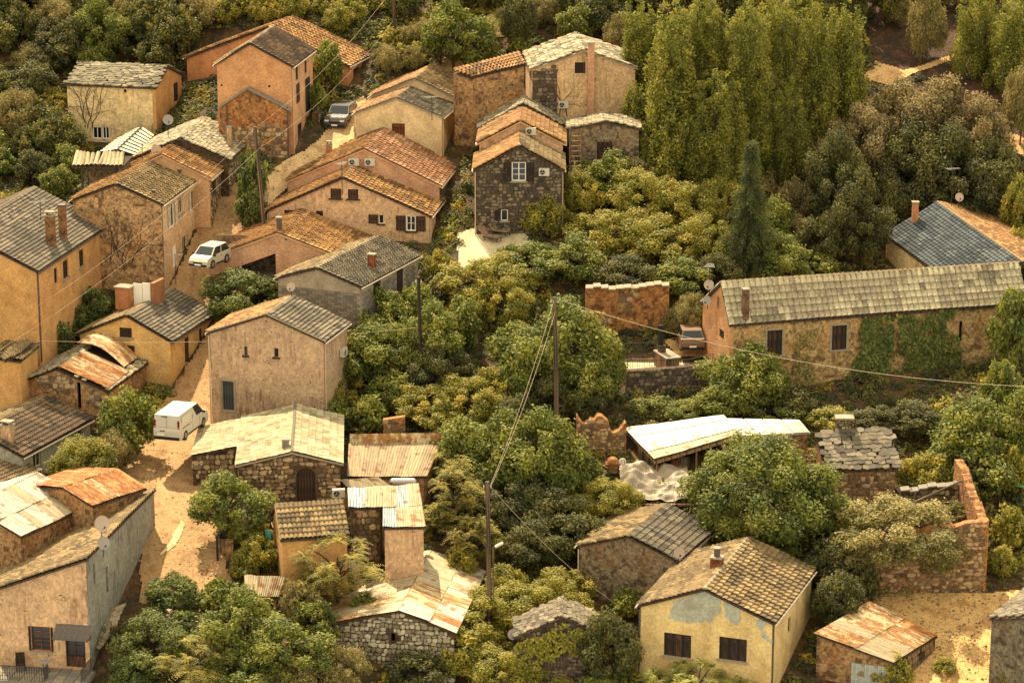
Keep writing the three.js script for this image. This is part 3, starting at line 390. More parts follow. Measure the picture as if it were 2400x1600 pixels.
const h8 = gable('grey_stucco_house', 'grey brown streaked stucco house with a blue grey arched door', { x:-17.014,y:-3.473,z:-184.802,yaw:-0.276,w:8.796,l:5.201,h:5.918,rise:1.645,fr:0.508, wall: C.greyOld, below: 4, seed: 10, ind: 300, pipes: ['gl', 'gr'], pipeMat: MAT.pipe, roof: { left: R('fine', PAL.orange), right: R('fine', PAL.grey), ridge: PAL.grey[3], verge: PAL.grey[3] }, open: { front: [[[-1.66,4.51,-1.41,5.15], 'win', { sill: 1, sillMat: MAT.woodDark, frame: MAT.woodGrey }], [[0.56,4.56,0.87,5.20], 'win', { sill: 1, sillMat: MAT.woodDark, frame: MAT.woodGrey }], [[-3.41,0.38,-2.50,2.56], 'door', { wood: MAT.blueDoor, frame: MAT.concrete, surround: MAT.concrete }]] } });
const h9 = gable('yellow_house', 'yellow house with a grey tiled roof behind the roofless ruin', { x:-27.818,y:-3.962,z:-191.909,yaw:-0.295,w:7.501,l:8.269,h:4.400,rise:1.710,fr:0.531, wall: C.yellow, below: 4, seed: 11, ind: 300, gutter: MAT.pipeDark, roof: { left: R('fine', PAL.tan), right: R('fine', PAL.grey, { tw: 0.4 }), ridge: PAL.tan[1] }, open: { front: [[[-0.39,4.47,0.56,5.18], 'shut', { wood: MAT.woodDark, sill: 1 }], [[0.02,3.35,0.74,3.89], 'shut', { wood: MAT.woodDark }]], right: [[[2.66,2.14,3.42,4.00], 'shut', { wood: MAT.wood, sill: 1 }], [[5.32,2.83,5.83,3.97], 'shut', { wood: MAT.wood }], [[7.13,3.22,7.96,4.06], 'shut', { wood: MAT.wood }], [[3.05,-1.02,3.87,0.70], 'door', { wood: MAT.wood }], [[5.69,-0.54,6.54,0.71], 'win', { frame: MAT.woodGrey }]] } });
const h10a = gable('creeper_house', 'tan house with bare creeper over its gable and pale framed windows', { x:-29.358,y:2.121,z:-201.337,yaw:-0.183,w:7.285,l:9.560,h:6.124,rise:1.429,fr:0.499, wall: C.buff, mats: { front: M('#e2be92', T.rubble, { bump: 0.04 }) }, below: 4, seed: 12, ind: 300, pipes: ['gr'], roof: { left: R('roll', PAL.orange), right: R('roll', PAL.tan, { tw: 0.5 }), ridge: PAL.tan[1] }, open: { right: [[[1.90,3.83,3.29,5.65], 'open', { sw: 0.3, wood: MAT.pvc }], [[4.24,4.37,5.41,5.68], 'win', { frame: MAT.pvc, sill: 1 }], [[7.25,3.84,8.51,5.50], 'open', { sw: 0.3, wood: MAT.pvc }], [[2.54,0.72,3.51,2.38], 'door', { wood: MAT.white, frame: MAT.white }], [[5.02,1.17,6.18,2.48], 'win', { frame: MAT.pvc }], [[7.58,0.77,8.58,2.40], 'door', { wood: MAT.white, frame: MAT.white }], [[9.11,2.15,9.71,3.22], 'win', { frame: MAT.pvc }]] } });
const h10b = gable('stone_sided_house', 'pink gabled house with a rubble stone side, between the creeper house and the slab roof', { x:-26.912,y:1.471,z:-209.025,yaw:-0.122,w:7.824,l:6.327,h:7.000,rise:1.847,fr:0.504, wall: C.apricot, mats: { right: MAT.mortar }, below: 1, seed: 13, ind: 300, pipes: ['br'], deck: C.apricot, roof: { left: R('roll', PAL.orange), right: R('roll', PAL.orange, { tw: 0.5 }) }, open: { right: [[[4.20,5.70,5.07,6.65], 'shut', { wood: MAT.woodDark }], [[0.97,5.66,2.02,6.52], 'shut', { wood: MAT.woodDark }], [[1.78,3.08,2.56,4.19], 'shut', { wood: MAT.woodDark }], [[4.69,1.84,5.80,4.35], 'door', { wood: MAT.woodDark }]] } });
const h10c = gable('slab_roofed_house', 'stone house with a mossy grey slab roof and one tall thin chimney', { x:-25.881,y:5.153,z:-212.563,yaw:-0.110,w:7.990,l:8.939,h:4.012,rise:1.661,fr:0.502, wall: MAT.mortar, below: 4, seed: 14, ind: 300, gutter: false, roof: { left: R('slab', PAL.slab, { tw: 0.42, tc: 0.3 }), right: R('slab', PAL.slab, { tw: 0.42, tc: 0.3 }) } });
const h11 = gable('tawny_house', 'tawny orange house with a wide grey brown roof and two tall chimneys', { x:-38.855,y:2.536,z:-189.855,yaw:-0.199,w:11.609,l:14.680,h:3.567,rise:2.677,fr:0.504, wall: C.tawny, below: 5, seed: 15, ind: 300, gutter: MAT.pipeDark, pipes: ['gr', 'br'], pipeMat: MAT.pipeDark, roof: { left: R('fine', PAL.umber), right: R('fine', PAL.grey), ridge: PAL.tan[2] }, open: { right: [[[3.59,1.83,4.22,2.95], 'win', { frame: MAT.woodDark }], [[5.39,1.71,6.44,3.03], 'win', { frame: MAT.woodDark, sill: 1 }], [[8.76,1.76,9.74,3.03], 'win', { frame: MAT.woodDark, sill: 1 }]] } });
const h12 = gable('roofless_ruin', 'stone ruin with a half collapsed roof patched with rusty sheets', { x:-31.403,y:-5.776,z:-185.113,yaw:-0.250,w:7.183,l:8.789,h:4.500,rise:1.420,fr:0.466, wall: MAT.rubble, below: 4, seed: 16, ind: 280, gutter: false, category: 'ruin', deck: MAT.woodDark, roof: { left: R('slab', PAL.slab, { tw: 0.5 }), right: R('slab', PAL.slab, { skip: (s, t) => s > 0.02 && s < 0.86 && t > 0.12 && t < 0.93 }) }, open: { front: [[[1.21,3.09,1.47,4.99], 'hole']] } });
const h13 = gable('low_brown_house', 'low house with a dark brown tiled roof and a pale square chimney', { x:-35.646,y:-7.202,z:-176.694,yaw:-0.378,w:7.081,l:9.161,h:4.000,rise:1.381,fr:0.500, wall: C.blueGrey, below: 4, seed: 17, ind: 300, roof: { left: R('canal', PAL.tan), right: R('canal', PAL.umber), ridge: PAL.tan[1] }, open: { right: [[[1.45,2.76,2.46,3.84], 'win', { frame: MAT.pvc }], [[6.97,2.53,8.02,3.71], 'win', { frame: MAT.pvc }]] } });
const h17 = gable('cream_roofed_stone_house', 'rubble stone house under a broad cream slate roof with an arched wooden door', { x:-14.475,y:-5.231,z:-171.691,yaw:0.054,w:7.035,l:10.735,h:2.722,rise:0.868,fr:0.528, wall: MAT.mortar, below: 5, seed: 18, ind: 300, gutter: false, deck: MAT.concrete, roof: { left: R('slate', PAL.cream), right: R('slate', PAL.cream, { tw: 0.62 }), ridge: PAL.slab[4] }, open: { front: [[[0.45,0.05,1.66,2.49], 'door', { wood: MAT.wood, arch: true, frame: MAT.woodDark, margin: 0.1 }]] } });
const h21 = gable('tin_roofed_barn', 'stone barn with a patchy rusted sheet metal roof', { x:-7.654,y:-14.025,z:-159.316,yaw:-0.158,w:8.677,l:10.740,h:5.000,rise:1.258,fr:0.587, wall: MAT.mortar, below: 4, seed: 19, ind: 0, gutter: false, category: 'barn', roof: { left: { style: 'corr', mats: [MAT.zincPale, MAT.zincPale, MAT.rust, MAT.zinc], sheet: 0.8, len: 2.6, flat: 1 }, right: { style: 'corr', mats: [MAT.zincPale, MAT.zincPale, MAT.zinc, MAT.rust, MAT.rustDeep], sheet: 0.9, len: 2.2, flat: 1, pick: (s, t, r) => (s < 0.42 && t < 0.95 ? 0.45 + 0.55 * r() : 0.55 * r()) } }, open: { front: [[[0.20,4.17,0.46,4.70], 'hole']] } });
const h22 = gable('peeling_rubble_house', 'small house with peeling rubble gable, tan and dark ribbed roof slopes', { x:7.303,y:-9.798,z:-166.038,yaw:-0.425,w:7.094,l:6.756,h:3.200,rise:1.210,fr:0.508, wall: MAT.rubbleGrey, mats: { right: C.pale }, below: 4, seed: 20, ind: 300, pipes: ['gl'], roof: { left: R('canal', PAL.tan), right: R('canal', PAL.grey), ridge: PAL.cream[1] } });
const h23 = gable('peeling_yellow_house', 'yellow house with blue grey paint peeling under the gable and boarded windows', { x:11.624,y:-12.125,z:-156.499,yaw:-0.354,w:8.666,l:9.705,h:5.089,rise:1.647,fr:0.489, wall: C.butter, below: 4, seed: 21, ind: 300, pipes: ['gl', 'gr'], pipeMat: MAT.pipeDark, roof: { left: R('fine', PAL.tan), right: R('roll', PAL.tan, { tw: 0.62 }), ridge: PAL.slab[1] }, open: { front: [[[-2.61,2.15,-0.90,3.62], 'planked', { sill: 1 }], [[0.86,2.39,2.58,3.83], 'planked', { sill: 1 }]], right: [[[3.98,3.02,4.58,3.98], 'win', { frame: MAT.woodDark }], [[5.68,-1.29,7.04,0.02], 'hole', { surround: MAT.pvc }], [[9.23,3.75,9.61,4.07], 'hole']] } });
const h26 = gable('long_tiled_house', 'long low house with a wavy pale canal tile roof, ivy over its front wall', { x:14.322,y:-1.576,z:-189.965,yaw:-1.310,w:6.283,l:22.710,h:4.325,rise:2.565,fr:0.683, wall: C.pale, mats: { front: C.orange, right: M('#dcc08e', T.rubble, { bump: 0.05 }) }, below: 6, seed: 22, ind: 300, gutter: false, roof: { left: R('canal', PAL.white, { tw: 0.34 }), right: R('canal', PAL.white, { tw: 0.42, tc: 0.5 }), ridge: PAL.tan[1] }, open: { right: [[[2.94,1.86,4.05,3.70], 'planked', { surround: MAT.concrete, sill: 1 }], [[7.79,1.93,8.89,3.71], 'planked', { surround: MAT.concrete, sill: 1 }], [[12.30,1.88,12.51,3.35], 'hole'], [[17.50,1.89,17.74,3.36], 'hole']], front: [[[0.08,4.88,0.58,5.71], 'hole'], [[0.74,2.93,1.75,3.52], 'shut', { wood: MAT.woodDark }]] } });
const h29 = gable('slab_roofed_house', 'pinkish house with a broad stone slab roof and a chimney breast up its gable', { x:5.762,y:7.981,z:-220.260,yaw:0.060,w:8.740,l:8.343,h:7.000,rise:1.520,fr:0.500, wall: C.buff, below: 4, seed: 23, ind: 300, gutter: false, deck: MAT.concrete, roof: { left: R('slab', PAL.slab, { tw: 0.5, tc: 0.38 }), right: R('slab', PAL.slab, { tw: 0.5, tc: 0.38 }), leftFirst: true, ridge: PAL.slab[3] }, open: { front: [[[-0.72,6.64,0.13,7.53], 'planked']] } });
const h31a = gable('stone_cottage', 'upper part of the dark stone cottage, with an air conditioner in its gable', { x:0.701,y:3.539,z:-211.913,yaw:-0.025,w:6.903,l:5.507,h:7.000,rise:1.814,fr:0.494, wall: C.pinkOld, below: 4, seed: 24, ind: 300, deck: C.apricot, roof: { left: R('canal', PAL.orange), right: R('canal', PAL.orange), ridge: PAL.tan[1] } });
const h31b = gable('stone_cottage', 'dark stone cottage with brown shutters round a white framed window', { x:0.524,y:5.159,z:-206.966,yaw:-0.010,w:6.983,l:5.794,h:4.338,rise:1.943,fr:0.505, wall: MAT.mortar, below: 4, seed: 25, ind: 300, pipes: ['gl', 'gr'], roof: { left: R('canal', PAL.orange), right: R('canal', PAL.tan), ridge: PAL.slab[3] }, open: { front: [[[-0.55,3.51,0.54,4.99], 'open', { wood: MAT.woodDark, sw: 0.6, sill: 1, grid: 3, margin: 0.05 }], [[-1.37,0.41,-0.84,1.30], 'open', { wood: MAT.woodDark, sides: [-1], sw: 0.42, sill: 1 }]] } });
const h32 = gable('stone_outbuilding', 'grey stone outbuilding with a ragged slab roof and plank doors', { x:7.208,y:7.312,z:-213.958,yaw:-0.014,w:5.914,l:3.852,h:4.000,rise:0.612,fr:0.509, wall: MAT.rubbleGrey, below: 3, seed: 26, ind: 200, gutter: false, category: 'outbuilding', roof: { left: R('slab', PAL.slab, { tw: 0.45, tc: 0.35 }), right: R('slab', PAL.slab, { tw: 0.45, tc: 0.35 }) }, open: { front: [[[-0.54,1.64,0.65,2.98], 'planked', { lintel: MAT.woodGrey }]] } });
const h20 = gable('orange_annexe', 'small orange annexe with a brown canal tile roof below the arched door', { x:-14.915,y:-8.626,z:-165.545,yaw:-1.365,w:5.016,l:4.352,h:4.000,rise:1.427,fr:0.495, wall: C.tawny, below: 4, seed: 27, ind: 300, category: 'annexe', gutter: false, roof: { left: R('canal', PAL.tan), right: R('canal', PAL.tan, { tw: 0.3 }), ridge: PAL.umber[1], verge: PAL.tan[1] }, open: { front: [[[-3.59,1.76,-1.38,3.12], 'planked']] } });
const h15a = gable('tin_shed', 'grey corrugated shed roof with a band of newer paler sheets', { x:-33.810,y:-7.640,z:-164.131,yaw:-0.490,w:7.940,l:6.989,h:3.500,rise:1.475,fr:0.503, wall: MAT.rubble, below: 5, seed: 28, gutter: false, category: 'shed', roof: { left: { style: 'corr', mats: [MAT.zinc] }, right: { style: 'corr', mats: [MAT.zinc, MAT.zinc, MAT.zincPale], sheet: 0.9, len: 2.1 } } });
const h15b = gable('tin_shed', 'corrugated shed roof rusted deep orange', { x:-28.876,y:-6.203,z:-167.425,yaw:-0.680,w:6.597,l:4.652,h:3.000,rise:0.676,fr:0.592, wall: MAT.rubble, below: 5, seed: 29, gutter: false, category: 'shed', roof: { left: { style: 'corr', mats: [MAT.rustDeep] }, right: { style: 'corr', mats: [MAT.rustDeep, MAT.rustDeep, MAT.rust], sheet: 0.8, len: 2.0 } } });
const h35 = gable('overgrown_cottage', 'dark stone cottage almost buried in creeper, with grey plank shutters', { x:3.044,y:-12.127,z:-158.000,yaw:0.000,w:5.874,l:8.000,h:3.000,rise:1.405,fr:0.505, l: 3.2, wall: MAT.mortar, below: 3, seed: 30, ind: 120, category: 'cottage', gutter: false, roof: { left: R('slab', PAL.grey), right: R('slab', PAL.grey) }, open: { front: [[[-0.99,1.08,0.18,2.74], 'shut', { wood: MAT.woodGrey }]] } });

// rubble faces, stone by stone
stoneFace(h31b, 'front', PAL.darkstone, { seed: 3, size: 0.27 });
stoneFace(h17, 'front', PAL.warmstone, { seed: 4, size: 0.3 }); stoneFace(h17, 'left', PAL.warmstone, { seed: 5, size: 0.3, budget: { n: 120 } });
stoneFace(h21, 'front', PAL.palestone, { seed: 6, size: 0.28 });
stoneFace(h10b, 'right', PAL.warmstone, { seed: 7, size: 0.26, v0: 2 }); stoneFace(h10c, 'right', PAL.fieldstone, { seed: 8, size: 0.28 });
stoneFace(h35, 'front', PAL.darkstone, { seed: 9, size: 0.28, budget: { n: 200 } });
stoneFace(h32, 'front', PAL.darkstone, { seed: 10, size: 0.32, budget: { n: 200 }, vmax: 2.3 });
// concrete block courses
for (const [f, u0, u1] of [[h7.F, h7.a, h7.b], [h7.R, GO + 0.3, h7.spec.l - GO - 0.3]]) {
  const holes = f === h7.R ? h7.spec.open.right.map(q => q[0]) : [], mats = ['#756f67', '#827b71', '#8e867a'].map(c => M(c, T.plaster, { bump: 0.02 })), g = boxGeo(0.47, 0.185, 0.05), r = rng(5);
  let n = 300; const rest = new GB();
  for (let j = 0; j < 40; j++) { const v = 3.9 - j * 0.2; if (v < -3) continue; for (let i = -1; i < 40; i++) { const u = u0 + 0.25 + (i + (j % 2) * 0.5) * 0.5; if (u < u0 + 0.2 || u > u1 - 0.2) continue; const lim = f === h7.F ? h7.ew(u) : h7.ew(h7.b); if (v + 0.1 > lim) continue; if (holes.some(q => u + 0.2 > q[0] && u - 0.2 < q[2] && v + 0.1 > q[1] && v - 0.1 < q[3])) continue;
    if (n-- > 0) mesh('concrete_block', g, mats[Math.floor(r() * 3)], f).position.set(u, v, 0.02); else rest.geo(g, new THREE.Matrix4().makeTranslation(u, v, 0.02)); } }
  if (!rest.empty) mesh('lower_blocks', rest.build(), mats[0], f, 'stuff');
}

// ------------------------------------------------------------------ sheds, lean-tos and ruins
{ // stone annexe against the tall orange house
  const r = [-2.89,3.54,3.12,5.20], ax = ([-0.37,5.26,-0.36,5.27])[0], s = h2.spec, y0 = r[1], y1 = r[3], a = r[0], b = r[2] - 0.1, G = thing('stone_annexe', 'stained rubble annexe with a scarred gable against the tall orange house', 'annexe', h2.toW(0, 0, 0.45), s.yaw);
  mesh('wall', wallShape([[a + 0.15, -4], [b - 0.15, -4], [b - 0.15, y0 - 0.15], [ax, y1 - 0.15], [a + 0.15, y0 - 0.15]], [], 0.5), MAT.rubbleOrange, G);
  for (const [p, q] of [[V(a, y0, 0), V(ax, y1, 0)], [V(b, y0, 0), V(ax, y1, 0)]]) { const d = q.clone().sub(p), m = mesh('coping', boxGeo(d.length() + 0.1, 0.14, 0.66), MAT.concreteGrey, G); m.position.copy(p).add(q).multiplyScalar(0.5).add(V(0, -0.06, -0.2)); m.rotation.z = Math.atan(d.y / d.x); }
  for (const x of [a + 0.75, b - 0.22]) { const g = new GB(); g.bar(V(x, y0 + 0.2, 0.05), V(x, -3, 0.05), 0.06, 6); mesh('downpipe', g.build(), MAT.pipeDark, G); }
  const wf = G.children[0]; stones(wf, a + 0.2, b - 0.2, -3.5, u => Math.min(y0, 2.2) - 0.2 + 0.4 * noise(u * 1.3 + 50, 3, 512, 4), PAL.warmstone, { seed: 31, size: 0.3, budget: { n: 150 }, skip: (u, v) => noise(u * 0.9 + 70, v * 0.9 + 90, 4096, 8) < 0.42 });
}
const h16 = shed('streaked_grey_house', 'big old house with a steep mono pitched roof and grey streaked side wall', 'house', [[-31.45,-5.99,-157.96],[-33.25,-7.84,-167.42],[-22.96,-3.64,-170.27],[-25.49,-3.64,-157.00]], { roof: R('canal', PAL.tan, { tw: 0.3, seed: 44 }), ind: 300, wall: C.pinkOld, mats: [C.pinkOld, C.pinkOld, M('#9c9c92', T.stain, { bump: 0.03 }), C.pinkOld], base: -21, inset: 0.2, thick: 0.12, holes: { 3: [[2.11, 11.2, 3.32, 12.77], [4.26, 10.27, 5.5, 12.17]], 2: [[3.4, 13.8, 3.8, 15.5], [1.2, 15.2, 1.5, 16.5]] } });
{ // its balcony front: glazed window, glazed double door under a metal awning, flagged landing with railings
  const f = h16.faces[3], fr = MAT.woodOrange; opening(f, [2.11, 11.2, 3.32, 12.77], 'win', { frame: fr, grid: 5, sill: 1 }); const d = opening(f, [4.26, 10.27, 5.5, 12.17], 'windoor', {}); windowIn(d, 1.24, 1.9, { frame: MAT.wood, grid: 4 }); mesh('kick_panel', boxGeo(1.1, 0.62, 0.05, 0.62, 0.38, -0.09), MAT.wood, d);
  for (const x of [1.96, 3.36]) planks(grp('shutter', f, [x, 11.2, 0.03]), 0, 0, 0.14, 1.57, 0, MAT.woodDark, 1, 3);
  const aw = grp('awning', f, [3.75, 12.2, 0]); for (let i = 0; i < 6; i++) { const m = mesh('sheet', boxGeo(0.36, 0.03, 1.15), M('#6b6156', T.zinc, { rough: 0.5 }), aw); m.position.set(0.19 + i * 0.37, 0.5, 0.5); m.rotation.x = 0.62; } for (const x of [0.1, 2.15]) mesh('bracket', boxGeo(0.05, 0.06, 0.9, x, 0.1, 0.45), MAT.iron, aw);
  const ld = grp('landing', f, [0, 9.95, 0]); mesh('slab', boxGeo(6.2, 0.3, 2.3, 3.0, 0, 1.17), MAT.concreteGrey, ld); const r = rng(6); for (let i = 0; i < 9; i++) for (let j = 0; j < 4; j++) mesh('flagstone', boxGeo(0.55 + 0.08 * r(), 0.04, 0.46 + 0.08 * r()), r() < 0.5 ? MAT.concrete : MAT.concreteGrey, ld).position.set(0.4 + i * 0.66, 0.17, 0.3 + j * 0.55);
  const bal = boxGeo(0.03, 0.85, 0.03); const rail = (x0, z0, x1, z1, n) => { const g = new GB(); g.bar(V(x0, 1.05, z0), V(x1, 1.05, z1), 0.03, 5); mesh('handrail', g.build(), MAT.iron, ld); for (let i = 0; i <= n; i++) mesh('baluster', bal, MAT.iron, ld).position.set(lerp(x0, x1, i / n), 0.6, lerp(z0, z1, i / n)); }; rail(-0.1, 2.2, 3.6, 2.2, 24); rail(5.9, 0.2, 5.9, 2.2, 12); rail(-0.1, 2.2, -0.1, 0.3, 12); rail(3.6, 2.2, 3.6, 1.5, 5);
}
{ const f = h16.faces[3]; f.updateWorldMatrix(true, false); const p = f.localToWorld(V(3.2, 10.14, 0.9)), q = f.localToWorld(V(1.6, 10.14, 0.7)), T1 = thing('bistro_table', 'small iron bistro table under the window on the landing', 'table', p.toArray(), 0.3); mesh('table_top', new THREE.CylinderGeometry(0.38, 0.38, 0.03, 16), MAT.grey, T1).position.y = 0.74; for (let i = 0; i < 3; i++) { const g = new GB(), a = i * 2.09; g.bar(V(Math.cos(a) * 0.3, 0, Math.sin(a) * 0.3), V(Math.cos(a) * 0.1, 0.73, Math.sin(a) * 0.1), 0.02, 5); mesh('leg', g.build(), MAT.iron, T1); }
  const T2 = thing('wicker_chair', 'dark wicker armchair against the landing wall', 'chair', q.toArray(), 0.2); mesh('seat', boxGeo(0.55, 0.12, 0.5, 0, 0.4, 0), MAT.woodDark, T2); mesh('backrest', boxGeo(0.55, 0.65, 0.08, 0, 0.75, -0.22), MAT.woodDark, T2); for (const x of [-0.26, 0.26]) { mesh('armrest', boxGeo(0.08, 0.08, 0.5, x, 0.66, 0), MAT.woodDark, T2); for (const z of [-0.2, 0.2]) mesh('leg', boxGeo(0.06, 0.4, 0.06, x, 0.2, z), MAT.woodDark, T2); } }
const h14 = shed('low_tiled_shed', 'low shed with a pale yellow green canal tile roof', 'shed', [[-33.50,-4.29,-172.00],[-31.15,-4.29,-175.70],[-35.89,-3.29,-178.82],[-38.15,-3.29,-174.87]], { roof: R('canal', PAL.tan, { seed: 45 }), ind: 150, wall: MAT.rubble });
const h18 = shed('lean_to', 'flat lean-to with a sandy corrugated roof and a rusty upstand', 'lean-to', [[-10.81,-4.14,-173.91],[-5.67,-4.14,-174.11],[-4.77,-3.14,-178.34],[-10.90,-3.14,-178.00]], { roof: { style: 'corr', mats: ['#b59d78', '#bda681', '#ab9470'].map(c => M(c, T.zinc, { rough: 0.75 })), sheet: 0.95, len: 6 }, wall: MAT.rubble });
{ const [a, b] = [h18.q[3], h18.q[2]].map(p => p.clone()), g = new GB(), n = 56; b.add(V(1.0, 0, 0)); for (let i = 0; i < n; i++) { const p = a.clone().lerp(b, i / n), q = a.clone().lerp(b, (i + 1) / n), z0 = i % 2 ? 0.04 : 0, z1 = i % 2 ? 0 : 0.04; p.z += z0; q.z += z1; g.quad(p, q, q.clone().add(V(0, 0.75, -0.15)), p.clone().add(V(0, 0.75, -0.15)), null, [[i * 0.1, 0], [i * 0.1 + 0.1, 0], [i * 0.1 + 0.1, 0.8], [i * 0.1, 0.8]]); } mesh('upstand', g.build(), MAT.rust, h18); }
const h19a = shed('corrugated_store', 'small stone store with a pale corrugated roof', 'store', [[-10.40,-4.18,-167.86],[-8.26,-4.18,-167.97],[-8.26,-3.58,-170.27],[-10.58,-3.58,-170.00]], { roof: { style: 'corr', mats: [MAT.zincBlue, MAT.zincPale], sheet: 0.9, len: 6 }, wall: MAT.mortar });
stones(h19a.faces[0], 0.05, h19a.faces[0].width - 0.05, 0, h19a.faces[0].topAt, PAL.warmstone, { seed: 33, size: 0.34, budget: { n: 150 } });
shed('corrugated_canopy', 'pale ribbed canopy above the small stone store', 'canopy', [[-10.70,-4.22,-172.00],[-7.99,-4.22,-172.39],[-8.76,-3.87,-172.99],[-11.22,-3.87,-172.52]], { roof: { style: 'corr', mats: [MAT.zincPale], sheet: 0.9, len: 6 }, wall: MAT.rubble, walls: [0, 1, 1, 1] });
const h19b = shed('corrugated_lean_to', 'tall lean-to with a bluish corrugated roof and a peeling plaster wall', 'lean-to', [[-8.10,-4.52,-165.07],[-5.47,-4.52,-165.18],[-6.04,-3.32,-170.08],[-8.24,-3.32,-169.50]], { roof: { style: 'corr', mats: [MAT.zincBlue, MAT.zincBlue, MAT.zincPale], sheet: 0.9, len: 2.4 }, wall: C.pinkOld });
const h24 = shed('rusty_shed', 'timber shed with a patched rusty corrugated roof beside the peeling yellow house', 'shed', [[23.05,-10.01,-156.27],[26.33,-10.01,-160.62],[22.29,-8.71,-162.97],[18.35,-8.71,-157.80]], { roof: { style: 'corr', mats: [MAT.rust, MAT.rust, MAT.rustDeep, MAT.zincPale, MAT.rust], sheet: 0.8, len: 2.0, seed: 9 }, wall: MAT.woodPale, mats: [MAT.woodPale, MAT.woodPale, MAT.woodPale, MAT.rubble], posts: [[0, 0.33], [0, 0.66], [0, 0.98], [0, 0.02]] });
{ const f = h24.faces[0], top0 = f.topAt(0); for (let i = 0; i < 6; i++) mesh('board', boxGeo(f.width - 0.1, 0.3, 0.05), i % 2 ? MAT.woodPale : MAT.woodGrey, f).position.set(f.width / 2, 0.3 + i * 0.33, 0.03); for (const [k, w, h] of [[0.2, 0.6, 0.7], [0.6, 0.7, 0.45]]) { const d = grp('window', f, [f.width * k, top0 - h - 0.35, 0.06]); mesh('frame', frameGeo(w, h, 0.06, 0.06), MAT.woodDark, d); mesh('pane', boxGeo(w - 0.1, h - 0.1, 0.02, w / 2, h / 2, 0), MAT.glass, d); }
  const fl = h24.faces[3]; for (let i = 0; i < 3; i++) mesh('door_panel', boxGeo(0.78, 1.9, 0.06), M('#b9bcb6', T.zinc, { rough: 0.6 }), fl).position.set(fl.width * 0.55 + i * 0.8, fl.topAt(1) - 2.2, 0.04); }
const h25 = shed('slab_edge_house', 'grey pebbledash house with a stone slab roof at the yard', 'house', [[28.79,-7.44,-157.00],[33.23,-7.44,-164.31],[35.23,-6.04,-160.87],[31.20,-6.04,-153.61]], { roof: R('slab', PAL.grey, { tw: 0.45, tc: 0.35, seed: 12 }), ind: 120, wall: C.greyRough, base: -16 });
const h28a = shed('tin_workshop', 'open workshop with a pale metal sheet roof and plank side', 'workshop', [[9.65,-4.34,-178.00],[15.38,-3.04,-179.63],[14.44,-2.44,-181.84],[7.83,-3.54,-182.53]], { roof: { style: 'corr', mats: [MAT.zincPale, MAT.zincPale, MAT.zincPale, MAT.zinc], sheet: 8, len: 0.85, flat: 1, lift: 0.16 }, wall: MAT.woodGrey, walls: [0, 0, 1, 0], deck: MAT.woodPale, thick: 0.16, base: [9.62,-5.52,-178.50][1], posts: [[0, 0.0], [0, 0.5]], postMat: MAT.woodPale });
{ const e = h28a.q, a = e[0].clone().lerp(e[3], 0.06), b = e[3].clone().lerp(e[0], 0.02), mats = [MAT.woodGrey, MAT.woodPale, MAT.woodDark, MAT.wood], r = rng(9); for (let i = 0; i < 13; i++) { const p = a.clone().lerp(b, (i + 0.5) / 13), hh = p.y - 0.2; const m = mesh('plank', boxGeo(0.3, hh, 0.05), mats[Math.floor(r() * 4)], h28a); m.position.set(p.x + 0.1, hh / 2, p.z); m.rotation.y = Math.atan2(-(b.z - a.z), b.x - a.x) + (r() - 0.5) * 0.2; } }
const solar = shed('solar_array', 'row of brown tinted solar panels on a low roof', 'solar panels', [[15.55,-2.98,-179.30],[20.14,-2.58,-179.01],[19.54,-2.08,-180.22],[14.52,-2.38,-181.55]], { wall: MAT.rubble, deck: MAT.grey });
for (let j = 0; j < 2; j++) for (let i = 0; i < 4; i++) { const q = solar.q, P = (s, t) => q[0].clone().lerp(q[1], s).lerp(q[3].clone().lerp(q[2], s), t), g = new GB(), e = 0.012, up = V(0, 0.06, 0.02); g.quad(...[[i / 4 + e, j / 2 + e], [(i + 1) / 4 - e, j / 2 + e], [(i + 1) / 4 - e, (j + 1) / 2 - e], [i / 4 + e, (j + 1) / 2 - e]].map(k => P(...k).add(up))); mesh('panel', g.build(), M('#9b8663', null, { rough: 0.35 }), solar.roof); }
const h28 = shed('slab_roofed_barn', 'rubble stone barn with a wavy grey slab roof', 'barn', [[20.74,-3.90,-174.68],[25.59,-3.90,-175.00],[25.48,-2.00,-178.22],[20.20,-2.00,-177.28]], { roof: R('slab', PAL.grey, { tw: 0.5, tc: 0.34, seed: 14 }), ind: 300, wall: MAT.rubbleOrange });
stones(h28.faces[0], 0.05, h28.faces[0].width - 0.05, 0, h28.faces[0].topAt, PAL.warmstone, { seed: 35, size: 0.3, budget: { n: 220 } });
{ const g = grp('chimney', h28.roof, [h28.q[2].x - 3.2, h28.q[2].y - 0.1, h28.q[2].z + 0.2]); const s = mesh('stack', boxGeo(1.0, 1.1, 0.7, 0, 0.3, 0), MAT.mortar, g); const f = grp('face', g, [-0.5, -0.2, 0.36]); stones(f, 0, 1.0, 0.1, () => 1.0, PAL.fieldstone, { size: 0.22, budget: { n: 20 } }); mesh('cap', boxGeo(1.25, 0.12, 0.95), MAT.concrete, g).position.y = 0.92; }
const h30 = shed('stone_store', 'old stone store under a loose orange tile roof weighted with rocks', 'store', [[-3.30,14.31,-220.02],[1.17,15.21,-221.00],[0.71,15.81,-223.09],[-4.89,14.81,-220.22]], { roof: R('canal', PAL.orange, { tw: 0.32, seed: 15 }), ind: 150, wall: MAT.rubble });
